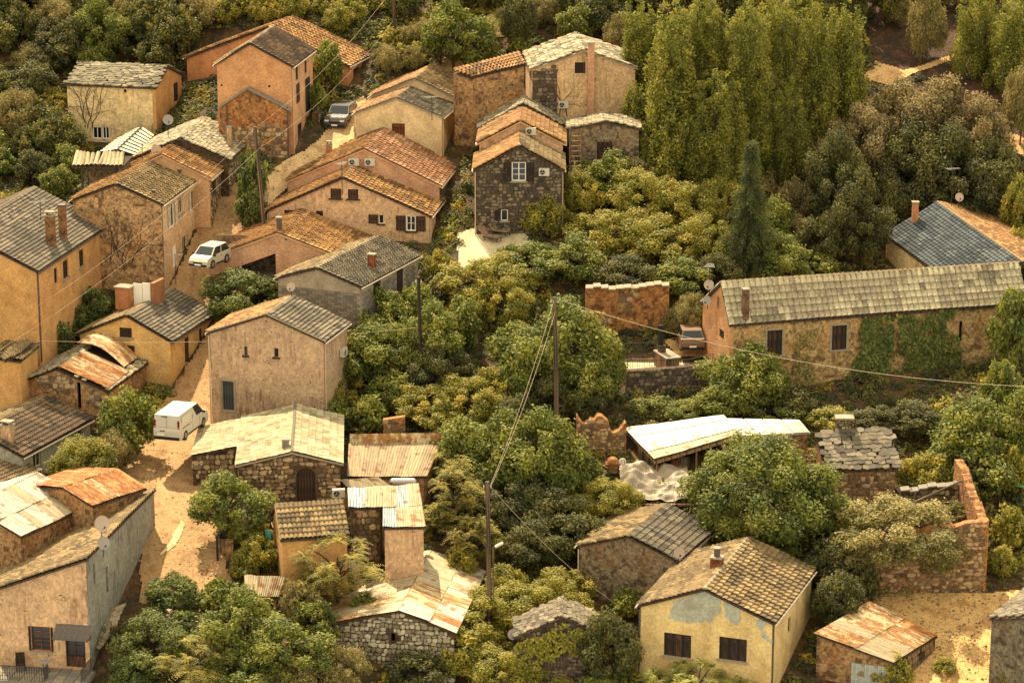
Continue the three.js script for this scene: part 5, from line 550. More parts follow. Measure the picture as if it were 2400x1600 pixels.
// ------------------------------------------------------------------ cars
function wheel(parent, x, y, z, r) { const g = grp('wheel', parent, [x, y, z]); const t = mesh('tyre', new THREE.CylinderGeometry(r, r, 0.2, 18), MAT.black, g); t.rotation.z = Math.PI / 2; const k = mesh('rim', new THREE.CylinderGeometry(r * 0.62, r * 0.62, 0.215, 12), MAT.tin, g); k.rotation.z = Math.PI / 2; }
const glassCar = M('#20282a', null, { rough: 0.08 });
function vehicle(name, label, category, p, turn, c, o) { // front at -z
  const G = thing(name, label, category, p, turn), { L, W, belt, H, z0, z1, z2, z3 } = o, paint = new THREE.MeshPhysicalMaterial({ color: c, roughness: 0.5, clearcoat: 0.4, clearcoatRoughness: 0.25 }), hw = W / 2, r = o.r || 0.33, wf = -L / 2 + 0.82, wr = L / 2 - (o.rearOver || 0.72);
  const s = new THREE.Shape(); s.moveTo(-L / 2 + 0.03, 0.28); s.lineTo(wf - r - 0.07, 0.22); s.absarc(wf, 0.3, r + 0.07, Math.PI, 0, true); s.lineTo(wr - r - 0.07, 0.22); s.absarc(wr, 0.3, r + 0.07, Math.PI, 0, true); s.lineTo(L / 2 - 0.04, 0.28); s.lineTo(L / 2, o.tail || belt * 0.75); s.lineTo(L / 2 - 0.04, belt); s.lineTo(z3, belt + 0.02); s.lineTo(z0, belt); s.lineTo(-L / 2 + 0.22, o.hood || belt * 0.82); s.lineTo(-L / 2 + 0.02, (o.hood || belt * 0.82) * 0.74); s.closePath();
  const g = new THREE.ExtrudeGeometry(s, { depth: W - 0.14, bevelEnabled: true, bevelThickness: 0.07, bevelSize: 0.05, bevelSegments: 2, curveSegments: 8 }); g.translate(0, 0, -(W - 0.14) / 2); g.rotateY(-Math.PI / 2); const body = mesh('body', g, paint, G);
  // cabin: pillars and roof, with glass set in
  const wb = hw - 0.03, wt = hw - (o.tumble || 0.16), b = (z, y, k) => V(k * (y > belt + 0.05 ? wt : wb), y, z), roofG = new GB(), A = [z0, z1, z2, z3];
  const ring = (zb, zt) => [b(zb, belt, -1), b(zt, H, -1), b(zt, H, 1), b(zb, belt, 1)], f = ring(z0, z1), e = ring(z3, z2);
  roofG.quad(f[1], f[2], e[2], e[1]); roofG.quad(f[0], f[1], e[1], e[0]); roofG.quad(f[3], e[3], e[2], f[2]); roofG.quad(f[0], f[3], f[2], f[1]); roofG.quad(e[0], e[1], e[2], e[3]); mesh('cabin', roofG.build(), paint, G);
  const pane = (nm, q, n, i = 0.1) => { const m = q.reduce((a, v) => a.add(v), V(0, 0, 0)).multiplyScalar(0.25), k = new GB(); k.quad(...q.map(v => v.clone().lerp(m, i).addScaledVector(n, 0.012))); mesh(nm, k.build(), glassCar, G); };
  if (!o.noFront) pane('windscreen', f, V(0, 0.5, -0.87)); if (o.rearGlass !== false) pane('rear_window', e, V(0, 0.4, 0.9), 0.14);
  const cut = o.sideTo ?? 1; for (const k of [-1, 1]) { const q = k < 0 ? [f[0], f[1], e[1], e[0]] : [f[3], f[2], e[2], e[3]], n = o.sidePanes || 2; for (let i = 0; i < n; i++) { const t0 = i / n * cut, t1 = (i + 1) / n * cut; pane('side_window', [q[0].clone().lerp(q[3], t0), q[1].clone().lerp(q[2], t0), q[1].clone().lerp(q[2], t1), q[0].clone().lerp(q[3], t1)], V(k, 0.15, 0), 0.12); } for (const [z, y] of [[wf, 0.3], [wr, 0.3]]) wheel(G, k * (hw - 0.1), r, z, r); mesh('mirror', boxGeo(0.2, 0.14, 0.1), MAT.black, G).position.set(k * (hw + 0.08), belt + 0.06, z0 + 0.25); mesh('headlight', boxGeo(0.34, 0.14, 0.06), M('#c9c6bb', null, { rough: 0.15 }), G).position.set(k * (hw - 0.28), (o.hood || belt * 0.82) * 0.8, -L / 2 - 0.02); mesh('tail_light', boxGeo(0.14, o.lightH || 0.3, 0.06), M('#6d1710', null, { rough: 0.25 }), G).position.set(k * (hw - 0.1), belt * (o.lightY || 0.88), L / 2 - 0.01); mesh('door_handle', boxGeo(0.03, 0.04, 0.16), MAT.black, G).position.set(k * (hw + 0.005), belt - 0.12, (z1 + z2) / 2 - 0.2); mesh('sill_trim', boxGeo(0.04, 0.1, wr - wf - 0.9), MAT.black, G).position.set(k * (hw - 0.0), 0.3, (wf + wr) / 2); }
  mesh('bumper', boxGeo(W - 0.1, 0.2, 0.1), MAT.black, G).position.set(0, 0.36, L / 2 + 0.01); mesh('bumper', boxGeo(W - 0.1, 0.16, 0.1), MAT.black, G).position.set(0, 0.36, -L / 2 + 0.0); mesh('grille', boxGeo(W * 0.5, 0.13, 0.05), MAT.black, G).position.set(0, (o.hood || 0.7) * 0.68, -L / 2 - 0.02); mesh('number_plate', boxGeo(0.5, 0.11, 0.02), MAT.white, G).position.set(o.plateX || 0, o.plateY || 0.5, L / 2 + 0.07); mesh('number_plate', boxGeo(0.5, 0.11, 0.02), MAT.white, G).position.set(0, 0.42, -L / 2 - 0.06);
  return G;
}
{ const v = vehicle('delivery_van', 'white delivery van parked in the ochre street', 'van', [-22.44,-2.89,-180.00], -0.28, '#bab3a2', { L: 4.95, W: 1.92, belt: 1.12, H: 1.95, z0: -1.75, z1: -0.85, z2: 2.42, z3: 2.46, hood: 1.0, tumble: 0.1, rearGlass: false, sideTo: 0.3, sidePanes: 1, r: 0.34, rearOver: 0.98, lightH: 0.75, lightY: 1.1, plateX: -0.42, plateY: 0.62 });
  mesh('rear_door_seam', boxGeo(0.02, 1.45, 0.02), MAT.grey, v).position.set(0.0, 1.15, 2.5); mesh('rear_door_handle', boxGeo(0.36, 0.06, 0.04), MAT.black, v).position.set(-0.3, 0.86, 2.51); mesh('door_badge', boxGeo(0.3, 0.05, 0.02), MAT.grey, v).position.set(0.55, 0.86, 2.5); mesh('side_rail', boxGeo(0.02, 0.05, 1.2), MAT.black, v).position.set(0.965, 0.98, 1.4); for (const z of [-0.95, 0.25]) mesh('door_seam', boxGeo(0.01, 1.1, 0.02), MAT.black, v).position.set(0.958, 0.95, z); mesh('side_panel', boxGeo(0.012, 0.55, 1.5), M('#c4bca8', null, { rough: 0.5 }), v).position.set(0.93, 1.48, 1.3); mesh('rear_lamp_bar', boxGeo(0.4, 0.06, 0.03), MAT.black, v).position.set(-0.15, 1.86, 2.5); for (const k of [-0.4, 0.4]) mesh('roof_rib', boxGeo(0.14, 0.02, 2.4), M('#b0a998', null, { rough: 0.5 }), v).position.set(k, 1.955, 0.9); }
vehicle('compact_car', 'cream compact car squeezed beside the lane wall', 'car', [-22.31,4.00,-199.50], Math.PI - 0.42, '#b3a88e', { L: 3.6, W: 1.6, belt: 0.93, H: 1.5, z0: -1.1, z1: -0.35, z2: 1.3, z3: 1.65, hood: 0.82 });
vehicle('suv', 'dark brown grey family car parked nose out in the upper street', 'car', [-13.93,9.81,-223.50], Math.PI - 0.2, '#3a332c', { L: 4.5, W: 1.84, belt: 1.05, H: 1.68, z0: -1.05, z1: -0.3, z2: 1.8, z3: 2.1, hood: 0.95, r: 0.36 });
vehicle('hatchback_car', 'bronze hatchback parked tail out beside the long tiled house', 'car', [12.85,-0.52,-193.50], 0.05, '#6d5138', { L: 4.1, W: 1.72, belt: 0.98, H: 1.52, z0: -1.1, z1: -0.3, z2: 1.4, z3: 1.85, hood: 0.86 });

// ------------------------------------------------------------------ terrace with railings
function railing(name, label, pts, h, o = {}) { const P = pts.map(V3), G = thing(name, label, 'railing', P[0].toArray()); P.forEach(p => p.sub(V3(pts[0]))); for (let s = 0; s < P.length - 1; s++) { const a = P[s], b = P[s + 1], w = a.distanceTo(b), n = Math.max(2, Math.round(w / (o.step || 0.17))); const g = new GB(); g.bar(a.clone().add(V(0, h, 0)), b.clone().add(V(0, h, 0)), 0.03, 5); mesh('top_rail', g.build(), o.mat || MAT.iron, G); const g2 = new GB(); g2.bar(a.clone().add(V(0, 0.1, 0)), b.clone().add(V(0, 0.1, 0)), 0.022, 5); mesh('bottom_rail', g2.build(), o.mat || MAT.iron, G); const geo = new THREE.CylinderGeometry(0.016, 0.016, h - 0.1, 4), pg = new THREE.CylinderGeometry(0.035, 0.035, h + 0.06, 6); for (let i = 0; i <= n; i++) { const end = i === 0 || i === n, m = mesh(end ? 'post' : 'baluster', end ? pg : geo, o.mat || MAT.iron, G); m.position.copy(a).lerp(b, i / n); m.position.y += h / 2 + 0.05; } } return G; }
const tA = [[8.18,-1.28,-188.60],[12.61,-1.28,-188.86],[14.91,-1.28,-190.81],[12.78,-1.28,-193.48],[7.25,-1.28,-192.67]].map(V3);
{ const g = new GB(), c = tA.reduce((a, p) => a.add(p), V(0, 0, 0)).multiplyScalar(0.2), G = thing('terrace', 'pale concrete terrace above the retaining wall', 'terrace', [tA[0].x, tA[0].y, tA[0].z]); const q = tA.map(p => p.clone().sub(tA[0])); for (let i = 0; i < 5; i++) { const a = q[i], b = q[(i + 1) % 5], cc = c.clone().sub(tA[0]); g.tri(cc, a, b, [cc.x, cc.z], [a.x, a.z], [b.x, b.z]); g.quad(a.clone().add(V(0, -0.5, 0)), b.clone().add(V(0, -0.5, 0)), b, a); } mesh('slab', g.build(), M('#d9c8a4', T.plaster, { bump: 0.02 }), G); FOOT.push(tA.map(p => [p.x, p.z])); }
railing('railing', 'black bar railing along the front edge of the terrace', [tA[0], tA[1], tA[2]].map(p => p.toArray()), 1.05); railing('railing', 'bar railing at the back of the terrace beside the barbecue', [[7.42,-0.80,-191.40],[10.23,-0.80,-191.80]].map(a => a), 1.0);
{ const G = thing('barbecue', 'masonry barbecue with a dark chimney hood and stone counter on the terrace', 'barbecue', [11.33,-1.23,-189.20], 0.35); mesh('base', boxGeo(1.0, 1.0, 2.2, 0, 0.5, -0.9), MAT.woodPale, G); mesh('counter', boxGeo(1.15, 0.09, 2.4, 0, 1.05, -0.9), MAT.concrete, G); mesh('hood', boxGeo(0.45, 0.5, 0.5, -0.2, 1.35, -1.4), MAT.mortar, G); mesh('flue', boxGeo(0.32, 1.5, 0.3, -0.25, 2.3, -1.5), MAT.black, G); mesh('sink', boxGeo(0.4, 0.05, 0.5, 0.15, 1.11, -0.4), MAT.tin, G); }
{ const G = thing('panel_board', 'leaning grey board on a post behind the terrace', 'board', [10.14,-0.56,-196.00], 0.2); mesh('board', boxGeo(0.5, 0.95, 0.05, 0, 0.6, 0), MAT.woodGrey, G); mesh('post', boxGeo(0.06, 2.4, 0.06, 0.33, 0.6, 0), MAT.iron, G); }
{ const G = thing('stick_fence', 'rough fence of grey sticks behind the terrace', 'fence', [6.63,-1.12,-196.50]), r = rng(4), g = boxGeo(0.06, 0.95, 0.05); for (let i = 0; i < 22; i++) { const m = mesh('stick', g, MAT.woodPale, G); m.position.set(i * 0.065 * 1.0 + 0.0, 0.5, 0.05 * r()); m.rotation.z = (r() - 0.5) * 0.12; } mesh('rail', boxGeo(1.6, 0.07, 0.05, 0.75, 0.7, -0.05), MAT.woodGrey, G); }

// ------------------------------------------------------------------ garden things
function lounger(p, turn, label) { const G = thing('sun_lounger', label, 'sun lounger', p, turn, 'sun loungers on the patio'), m = M('#9c7c62', T.plaster), b = M('#a68468', T.plaster); mesh('seat', boxGeo(0.62, 0.05, 1.25, 0, 0.34, 0.3), m, G); const k = mesh('backrest', boxGeo(0.62, 0.05, 0.75, 0, 0, -0.36), b, G); k.position.set(0, 0.35, -0.3); k.rotation.x = 0.8; mesh('frame', frameGeo(0.7, 1.35, 0.05, 0.05), MAT.iron, G).rotation.x = Math.PI / 2; G.children[2].position.set(-0.35, 0.31, -0.4); for (const x of [-0.3, 0.3]) for (const z of [-0.3, 0.85]) mesh('leg', boxGeo(0.05, 0.32, 0.05, x, 0.16, z), MAT.iron, G); }
const tG = (p, dy = 0.06) => [p[0], terr(p[0], p[2]) + dy, p[2]];
lounger(tG([-1.71,4.16,-206.25]), 1.0, 'tan sun lounger out on the sunny flagstones'); lounger(tG([-1.05,4.37,-207.00]), 1.0, 'tan sun lounger against the shaded stone wall');
{ const G = thing('garden_chair', 'white plastic garden chair beside the plank workshop', 'chair', tG([7.52,-5.61,-178.50]), 0.3); mesh('seat', boxGeo(0.44, 0.05, 0.44, 0, 0.43, 0), MAT.white, G); for (const x of [-0.2, 0.2]) for (const z of [-0.2, 0.2]) mesh('leg', boxGeo(0.05, 0.43, 0.05, x, 0.215, z), MAT.white, G); const bk = new THREE.TorusGeometry(0.22, 0.03, 6, 12, Math.PI); mesh('back_hoop', bk, MAT.white, G).position.set(0, 0.85, -0.22); for (const x of [-0.22, 0.22]) { mesh('back_post', boxGeo(0.05, 0.45, 0.05, x, 0.65, -0.22), MAT.white, G); mesh('armrest', boxGeo(0.05, 0.04, 0.44, x, 0.64, 0), MAT.white, G); } for (const x of [-0.1, 0, 0.1]) mesh('back_slat', boxGeo(0.05, 0.6, 0.03, x, 0.74, -0.22), MAT.white, G); }
{ const p = V3(tG([9.55,-6.08,-176.75])), G = thing('crumpled_tarp', 'crumpled grey tarpaulin spread below the workshop', 'tarpaulin', p.toArray()), g = new GB(), n = 34, W = 4.6, D = 3.6, hh = (i, j) => { const x = i / n * W - W / 2, z = j / n * D - D / 2; return V(x, K * -z * 1.0 + 0.25 + 0.55 * noise(x * 1.1 + 9, z * 2.4 + 9, 512, 3) + 0.25 * noise(x * 3.1 + 9, z * 4.1 + 9, 512, 6) + 0.9 * Math.exp(-((x + 1.3) ** 2 + (z + 0.4) ** 2) * 1.6), z); }; for (let i = 0; i < n; i++) for (let j = 0; j < n; j++) g.quad(hh(i, j + 1), hh(i + 1, j + 1), hh(i + 1, j), hh(i, j)); mesh('sheet', g.build(), M('#a79a84', T.plaster, { rough: 0.6 }), G); mesh('edge_beam', boxGeo(4.4, 0.15, 0.2, 0.2, -0.3, 1.95), MAT.woodPale, G); }
{ const G = thing('orange_cabinet', 'orange red cabinet with shelves inside the open workshop', 'cabinet', [...V3([11.33,-5.21,-179.00]).toArray()], -0.1); mesh('drawer', boxGeo(1.0, 0.42, 0.4), M('#cf4f1f', T.wood, { rough: 0.6 }), G); mesh('side_panel', boxGeo(0.5, 0.5, 0.4, -0.35, 0.48, -0.05), MAT.woodOrange, G); mesh('shelf', boxGeo(1.0, 0.05, 0.4, 0, 0.26, 0), MAT.woodPale, G); mesh('back_panel', boxGeo(1.2, 0.9, 0.05, 0.1, 0.4, -0.28), MAT.woodGrey, G); }
{ const G = thing('bread_oven', 'small round topped brick oven beside the white chair', 'oven', tG([6.81,-5.50,-178.75]), 0.1); mesh('base', boxGeo(0.6, 0.55, 0.6, 0, 0.28, 0), MAT.rubble, G); mesh('shelf', boxGeo(1.0, 0.14, 0.7, 0, 0.62, 0), M('#a5623c', T.rubble), G); const d = mesh('dome', new THREE.SphereGeometry(0.42, 14, 8, 0, 6.3, 0, 1.57), MAT.rubbleOrange, G); d.position.y = 0.69; }
{ const G = thing('closed_parasol', 'closed mauve parasol on the little garden terrace', 'parasol', [-17.03,-6.24,-167.60]); mesh('pole', new THREE.CylinderGeometry(0.025, 0.025, 2.6, 6), MAT.woodPale, G).position.y = 1.2; const pts = [[0.02, 0], [0.2, 0.05], [0.17, 0.5], [0.1, 0.85], [0.17, 1.15], [0.16, 1.6], [0.1, 1.95], [0.02, 2.0]].map(q => new THREE.Vector2(...q)); const f = new THREE.LatheGeometry(pts, 12), q = f.attributes.position; for (let i = 0; i < q.count; i++) { const a = Math.atan2(q.getZ(i), q.getX(i)), k = 1 + 0.22 * Math.sin(a * 5 + q.getY(i) * 2); q.setX(i, q.getX(i) * k); q.setZ(i, q.getZ(i) * k); } f.computeVertexNormals(); mesh('folded_canopy', f, M('#9d7f84', T.plaster), G).position.y = 0.55; mesh('foot', new THREE.CylinderGeometry(0.25, 0.28, 0.1, 12), MAT.concrete, G).position.y = 0.05; }
{ const G = thing('turquoise_chair', 'turquoise garden chair beside the orange annexe', 'chair', [-15.63,-6.51,-166.40], 0.9), m = M('#4d9a92', null, { rough: 0.6 }); mesh('seat', boxGeo(0.5, 0.05, 0.45, 0, 0.42, 0), m, G); mesh('backrest', boxGeo(0.06, 0.9, 0.45, 0.25, 0.9, 0), m, G); for (const x of [-0.2, 0.2]) for (const z of [-0.18, 0.18]) mesh('leg', boxGeo(0.05, 0.42, 0.05, x, 0.21, z), m, G); }
{ const G = thing('red_bench', 'low salmon red bench on the little garden terrace', 'bench', [-16.28,-6.69,-166.60], 0.1); mesh('seat', boxGeo(0.9, 0.1, 0.4, 0, 0.3, 0), M('#c9694f', T.plaster), G); for (const x of [-0.35, 0.35]) mesh('leg', boxGeo(0.1, 0.26, 0.34, x, 0.13, 0), MAT.concrete, G); }
{ const p = [33.98,-6.23,-176.00], G = thing('green_table', 'round green garden table on the lawn beyond the ruin', 'table', tG(p)); mesh('table_top', new THREE.CylinderGeometry(0.5, 0.5, 0.05, 20), M('#5f8f5c', null, { rough: 0.5 }), G).position.y = 0.85; mesh('pedestal', new THREE.CylinderGeometry(0.06, 0.09, 0.85, 8), MAT.iron, G).position.y = 0.42; mesh('foot', new THREE.CylinderGeometry(0.25, 0.28, 0.05, 12), MAT.iron, G).position.y = 0.03; }
shed('garden_shelter', 'low ribbed metal roof under the tropical looking tree', 'shelter', [[-16.60,-8.03,-162.10],[-14.51,-8.03,-162.10],[-14.12,-7.13,-163.13],[-16.70,-7.13,-163.50]], { roof: { style: 'corr', mats: [MAT.zincPale], sheet: 0.9, len: 6 }, wall: MAT.rubble, walls: [0, 1, 1, 1] });
{ const G = thing('bare_gate', 'pale iron gate beside the garden shelter', 'gate', [-17.71,-8.24,-164.50], 0.2), w = 0.75; mesh('frame', frameGeo(w, 1.0, 0.05, 0.05), MAT.woodPale, G); for (let i = 1; i < 4; i++) mesh('bar', boxGeo(0.03, 0.9, 0.03, w * i / 4, 0.5, 0), MAT.woodPale, G); }
{ const G = thing('timber_gatepost', 'weathered timber gatepost with stone piers at the garden entrance', 'gatepost', tG([-18.72,-7.30,-166.50], 0)); mesh('post', boxGeo(0.14, 1.7, 0.14, 0, 0.8, 0), MAT.wood, G); mesh('stone_pier', boxGeo(0.5, 1.3, 0.6, 0.75, 0.6, -0.4), MAT.rubble, G); mesh('boards', boxGeo(0.4, 0.9, 0.06, 0.3, 0.9, -0.3), MAT.woodPale, G); }
{ const c = V3([-7.07,-3.56,-171.50]), G = thing('water_heater', 'silver cylinder water heater lying on the lean-to roof', 'water heater', c.toArray()); const m = mesh('tank', new THREE.CapsuleGeometry(0.24, 1.3, 4, 14), MAT.tin, G); m.rotation.z = Math.PI / 2; for (const s of [-0.5, 0.5]) mesh('cradle', boxGeo(0.08, 0.4, 0.4, s, -0.3, 0), MAT.iron, G); }
// outside stair of the taller cream house and the awning over its door
{ const p = V3([-3.81,7.55,-222.00]), q = V3([-3.18,8.84,-225.00]), G = thing('outside_stair', 'grey concrete stair up the side of the cream house', 'stair', p.toArray(), -0.15), n = 8; for (let i = 0; i < n; i++) mesh('step', boxGeo(1.15, 0.9, 0.42, 0.55 + 0.02 * i, (q.y - p.y) * (i + 0.5) / n - 0.45, (q.z - p.z) * i / n), MAT.concreteGrey, G); }
{ const a = [4.57,4.10,8.66,5.59], c = h4a.toW(h4a.b + 0.35, a[1] + 0.55, -(a[0] + a[2]) / 2 + 0.1), G = thing('curved_awning', 'small curved cream awning over the side door', 'awning', c, h4a.spec.yaw + Math.PI / 2), g = new THREE.CylinderGeometry(0.7, 0.7, 1.3, 12, 1, true, -0.1, 1.5); g.rotateZ(Math.PI / 2); mesh('shell', g, M('#e6d6b4', null, { rough: 0.5 }), G).position.set(0, -0.45, -0.35); for (const s of [-0.6, 0.6]) mesh('bracket', boxGeo(0.04, 0.05, 0.7, s, -0.1, 0), MAT.iron, G); }
// timber ladder trellis beside the stone cottage
{ const p = V3([4.45,9.03,-209.00]), t = V3([4.29,12.20,-209.50]), G = thing('timber_trellis', 'tall bare timber trellis beside the stone cottage', 'trellis', p.toArray()), h = t.y - p.y; for (const x of [0, 0.85]) mesh('post', boxGeo(0.08, h + 1.5, 0.08, x, h / 2 - 0.6, 0), MAT.woodPale, G); for (let i = 0; i < 8; i++) mesh('rung', boxGeo(0.9, 0.05, 0.05, 0.42, h * (i + 0.5) / 8 - 0.2, 0.05), MAT.woodPale, G); }
// pale paved edge in the street and the manhole
{ const P = [[-22.49,-167.00],[-21.56,-168.00],[-21.09,-170.25],[-21.40,-170.75],[-21.91,-168.25],[-22.51,-167.25]]; drape('kerb_strip', P, M('#e0cda2', T.road), 'pale concrete drainage strip along the street', 'kerb', 0.1, 'structure', 0.07); }
// timber planks and rubble behind the streaked house
const planksShed = shed('plank_roof', 'weathered plank roof leaning against the grey streaked wall', 'lean-to', [[-25.01,-9.59,-160.00],[-22.27,-9.59,-163.60],[-22.29,-8.69,-165.43],[-24.86,-8.69,-161.67]], { roof: { style: 'corr', mats: [MAT.woodPale, MAT.zincPale], sheet: 5, len: 0.25, flat: 1 }, wall: MAT.rubble });
shed('collapsed_planks', 'collapsed pale timber boards lying in the bushes', 'boards', [[-21.77,-8.97,-160.50],[-18.23,-8.97,-158.38],[-18.36,-8.67,-159.73],[-21.85,-8.67,-162.03]], { roof: { style: 'corr', mats: [MAT.woodPale, MAT.woodGrey, MAT.zincPale], sheet: 5, len: 0.22, flat: 1 }, wall: MAT.rubble, walls: [0, 0, 0, 0] });
shed('slab_eave', 'strip of broken slab roof at the foot of the streaked house', 'eave', [[-25.12,-9.96,-158.00],[-24.57,-9.36,-159.36],[-24.93,-8.86,-162.11],[-25.05,-9.16,-159.38]], { roof: R('slab', PAL.slab, { tw: 0.3, tc: 0.3 }), ind: 30, wall: MAT.rubble, walls: [0, 0, 0, 0] });

{ // loose stones over the yard and along the street
  const g = new THREE.DodecahedronGeometry(0.06, 0); g.scale(1.3, 0.6, 1); const r = rng(77), P = [[BARE[0], 260], [BARE[5], 900]], list = [];
  for (const [poly, n] of P) for (let i = 0; i < n; i++) { let x0 = 1e9, x1 = -1e9, z0 = 1e9, z1 = -1e9; for (const q of poly) { x0 = Math.min(x0, q[0]); x1 = Math.max(x1, q[0]); z0 = Math.min(z0, q[1]); z1 = Math.max(z1, q[1]); } const x = lerp(x0, x1, r()), z = lerp(z0, z1, r()); if (!inPoly(poly, x, z)) continue; const s = 0.4 + 1.5 * r() * r(); list.push(new THREE.Matrix4().compose(V(x, terr(x, z) + 0.07, z), new THREE.Quaternion().setFromEuler(new THREE.Euler(r(), r() * 6, r())), V(s, s, s))); }
  const im = new THREE.InstancedMesh(g, M('#a8987a', T.rubble), list.length); list.forEach((m, i) => im.setMatrixAt(i, m)); im.name = 'loose_gravel'; im.castShadow = im.receiveShadow = true; scene.add(im); tag(im, 'loose stones scattered over the yard and street', 'gravel', null, 'stuff');
}

// ------------------------------------------------------------------ vegetation
const LEAF = new THREE.MeshPhysicalMaterial({ color: '#ffffff', vertexColors: true, roughness: 0.85, transmission: 0.42, thickness: 0, specularIntensity: 0.5 });
const LEAFMATTE = new THREE.MeshStandardMaterial({ color: '#ffffff', vertexColors: true, roughness: 0.9 });
const lin = (a, k = 1) => a.map(h => { const c = new THREE.Color(h); return [c.r * k * 1.1, c.g * k * 1.02, c.b * k * 0.8]; });
const FOL = 1.0;
const KIND = {
  fig: { leaf: 0.222, wide: 0.6, tones: lin(['#6f7a2e', '#7f8534', '#5d6b28', '#8c8c3c', '#4f5d24'], FOL), flat: 0.4, label: 'round leafy green tree', clump: 0.27, cover: 1.9 },
  bigfig: { leaf: 0.240, wide: 0.6, tones: lin(['#68722c', '#768034', '#566427', '#82863a', '#4a5722'], FOL), flat: 0.4, clump: 0.2, cover: 1.9 },
  figdark: { leaf: 0.214, wide: 0.5, tones: lin(['#4c5a28', '#5b692f', '#3f4d22', '#6d7638', '#7d8548'], FOL), flat: 0.3, clump: 0.27, cover: 2.0 },
  oak: { leaf: 0.178, wide: 0.6, tones: lin(['#55592a', '#616330', '#484d25', '#6f6d38', '#3d4320'], FOL), flat: 0.3, clump: 0.26, cover: 1.9 },
  greyoak: { leaf: 0.178, wide: 0.55, tones: lin(['#7b6f48', '#877b53', '#69613e', '#958760', '#5a5436'], FOL), flat: 0.3, clump: 0.26, cover: 1.9 },
  forest: { leaf: 0.204, wide: 0.6, tones: lin(['#5a5f28', '#6d6d2c', '#464f22', '#83792f', '#3a441e'], FOL), flat: 0.3, clump: 0.27, cover: 1.9 },
  olive: { leaf: 0.196, wide: 0.28, tones: lin(['#8b8050', '#98905c', '#767044', '#a59a68', '#656238'], FOL), flat: 0.1, clump: 0.3, cover: 1.5 },
  shrub: { leaf: 0.178, wide: 0.55, tones: lin(['#8d8a30', '#9c9436', '#777a2b', '#aa9d3e', '#656b26'], FOL), flat: 0.6, clump: 0.25, cover: 1.9 },
  shrub2: { leaf: 0.178, wide: 0.6, tones: lin(['#7d7f2e', '#8c8934', '#6b7029', '#99913c', '#5a6125'], FOL), flat: 0.4, clump: 0.27, cover: 1.8 },
  creeper: { leaf: 0.133, wide: 0.7, tones: lin(['#8a8450', '#968f58', '#777542', '#a39a66', '#696a3c'], FOL), flat: 0.7, clump: 0.22, cover: 2.1 },
  poplar: { leaf: 0.196, wide: 0.5, tones: lin(['#7c812e', '#8d8e36', '#6b7328', '#9c983f', '#5c6322'], FOL), flat: 0.0, clump: 0.24, cover: 1.7, tall: 1 },
  conifer: { leaf: 0.230, wide: 0.22, tones: lin(['#46512a', '#535d30', '#3b4523', '#646b37'], FOL), flat: 0.3, clump: 0.3, cover: 2.4 },
  ailanthus: { leaf: 0.230, wide: 0.3, tones: lin(['#85802c', '#948c32', '#72742a', '#a3963a', '#636826'], FOL), frond: 1, clump: 0.4, cover: 1.8 },
  ailanthus2: { leaf: 0.230, wide: 0.32, tones: lin(['#7d8430', '#8f9238', '#6a742a', '#a09e42'], FOL), frond: 1, clump: 0.4, cover: 1.9 },
};
function leafInto(g, p, dir, nrm, len, wid, c) { // one folded leaf blade: two faces
  const side = dir.clone().cross(nrm).normalize().multiplyScalar(wid * len * 0.5), tip = p.clone().addScaledVector(dir, len), mid = p.clone().addScaledVector(dir, len * 0.45), a = mid.clone().add(side), b = mid.clone().sub(side).addScaledVector(nrm, wid * len * 0.12);
  g.p.push(p.x, p.y, p.z, a.x, a.y, a.z, tip.x, tip.y, tip.z, p.x, p.y, p.z, tip.x, tip.y, tip.z, b.x, b.y, b.z); for (let i = 0; i < 6; i++) g.c.push(c[0], c[1], c[2]);
}
function leafGeo(g) { const q = new THREE.BufferGeometry(); q.setAttribute('position', new THREE.Float32BufferAttribute(g.p, 3)); q.setAttribute('color', new THREE.Float32BufferAttribute(g.c, 3)); q.computeVertexNormals(); TRI += g.p.length / 9; return q; }
let TRI = 0;
function ball(r) { let x, y, z, l; do { x = r() * 2 - 1; y = r() * 2 - 1; z = r() * 2 - 1; l = x * x + y * y + z * z; } while (l > 1 || l < 0.01); l = Math.sqrt(l); return V(x / l, y / l, z / l); }
const crownCache = {};
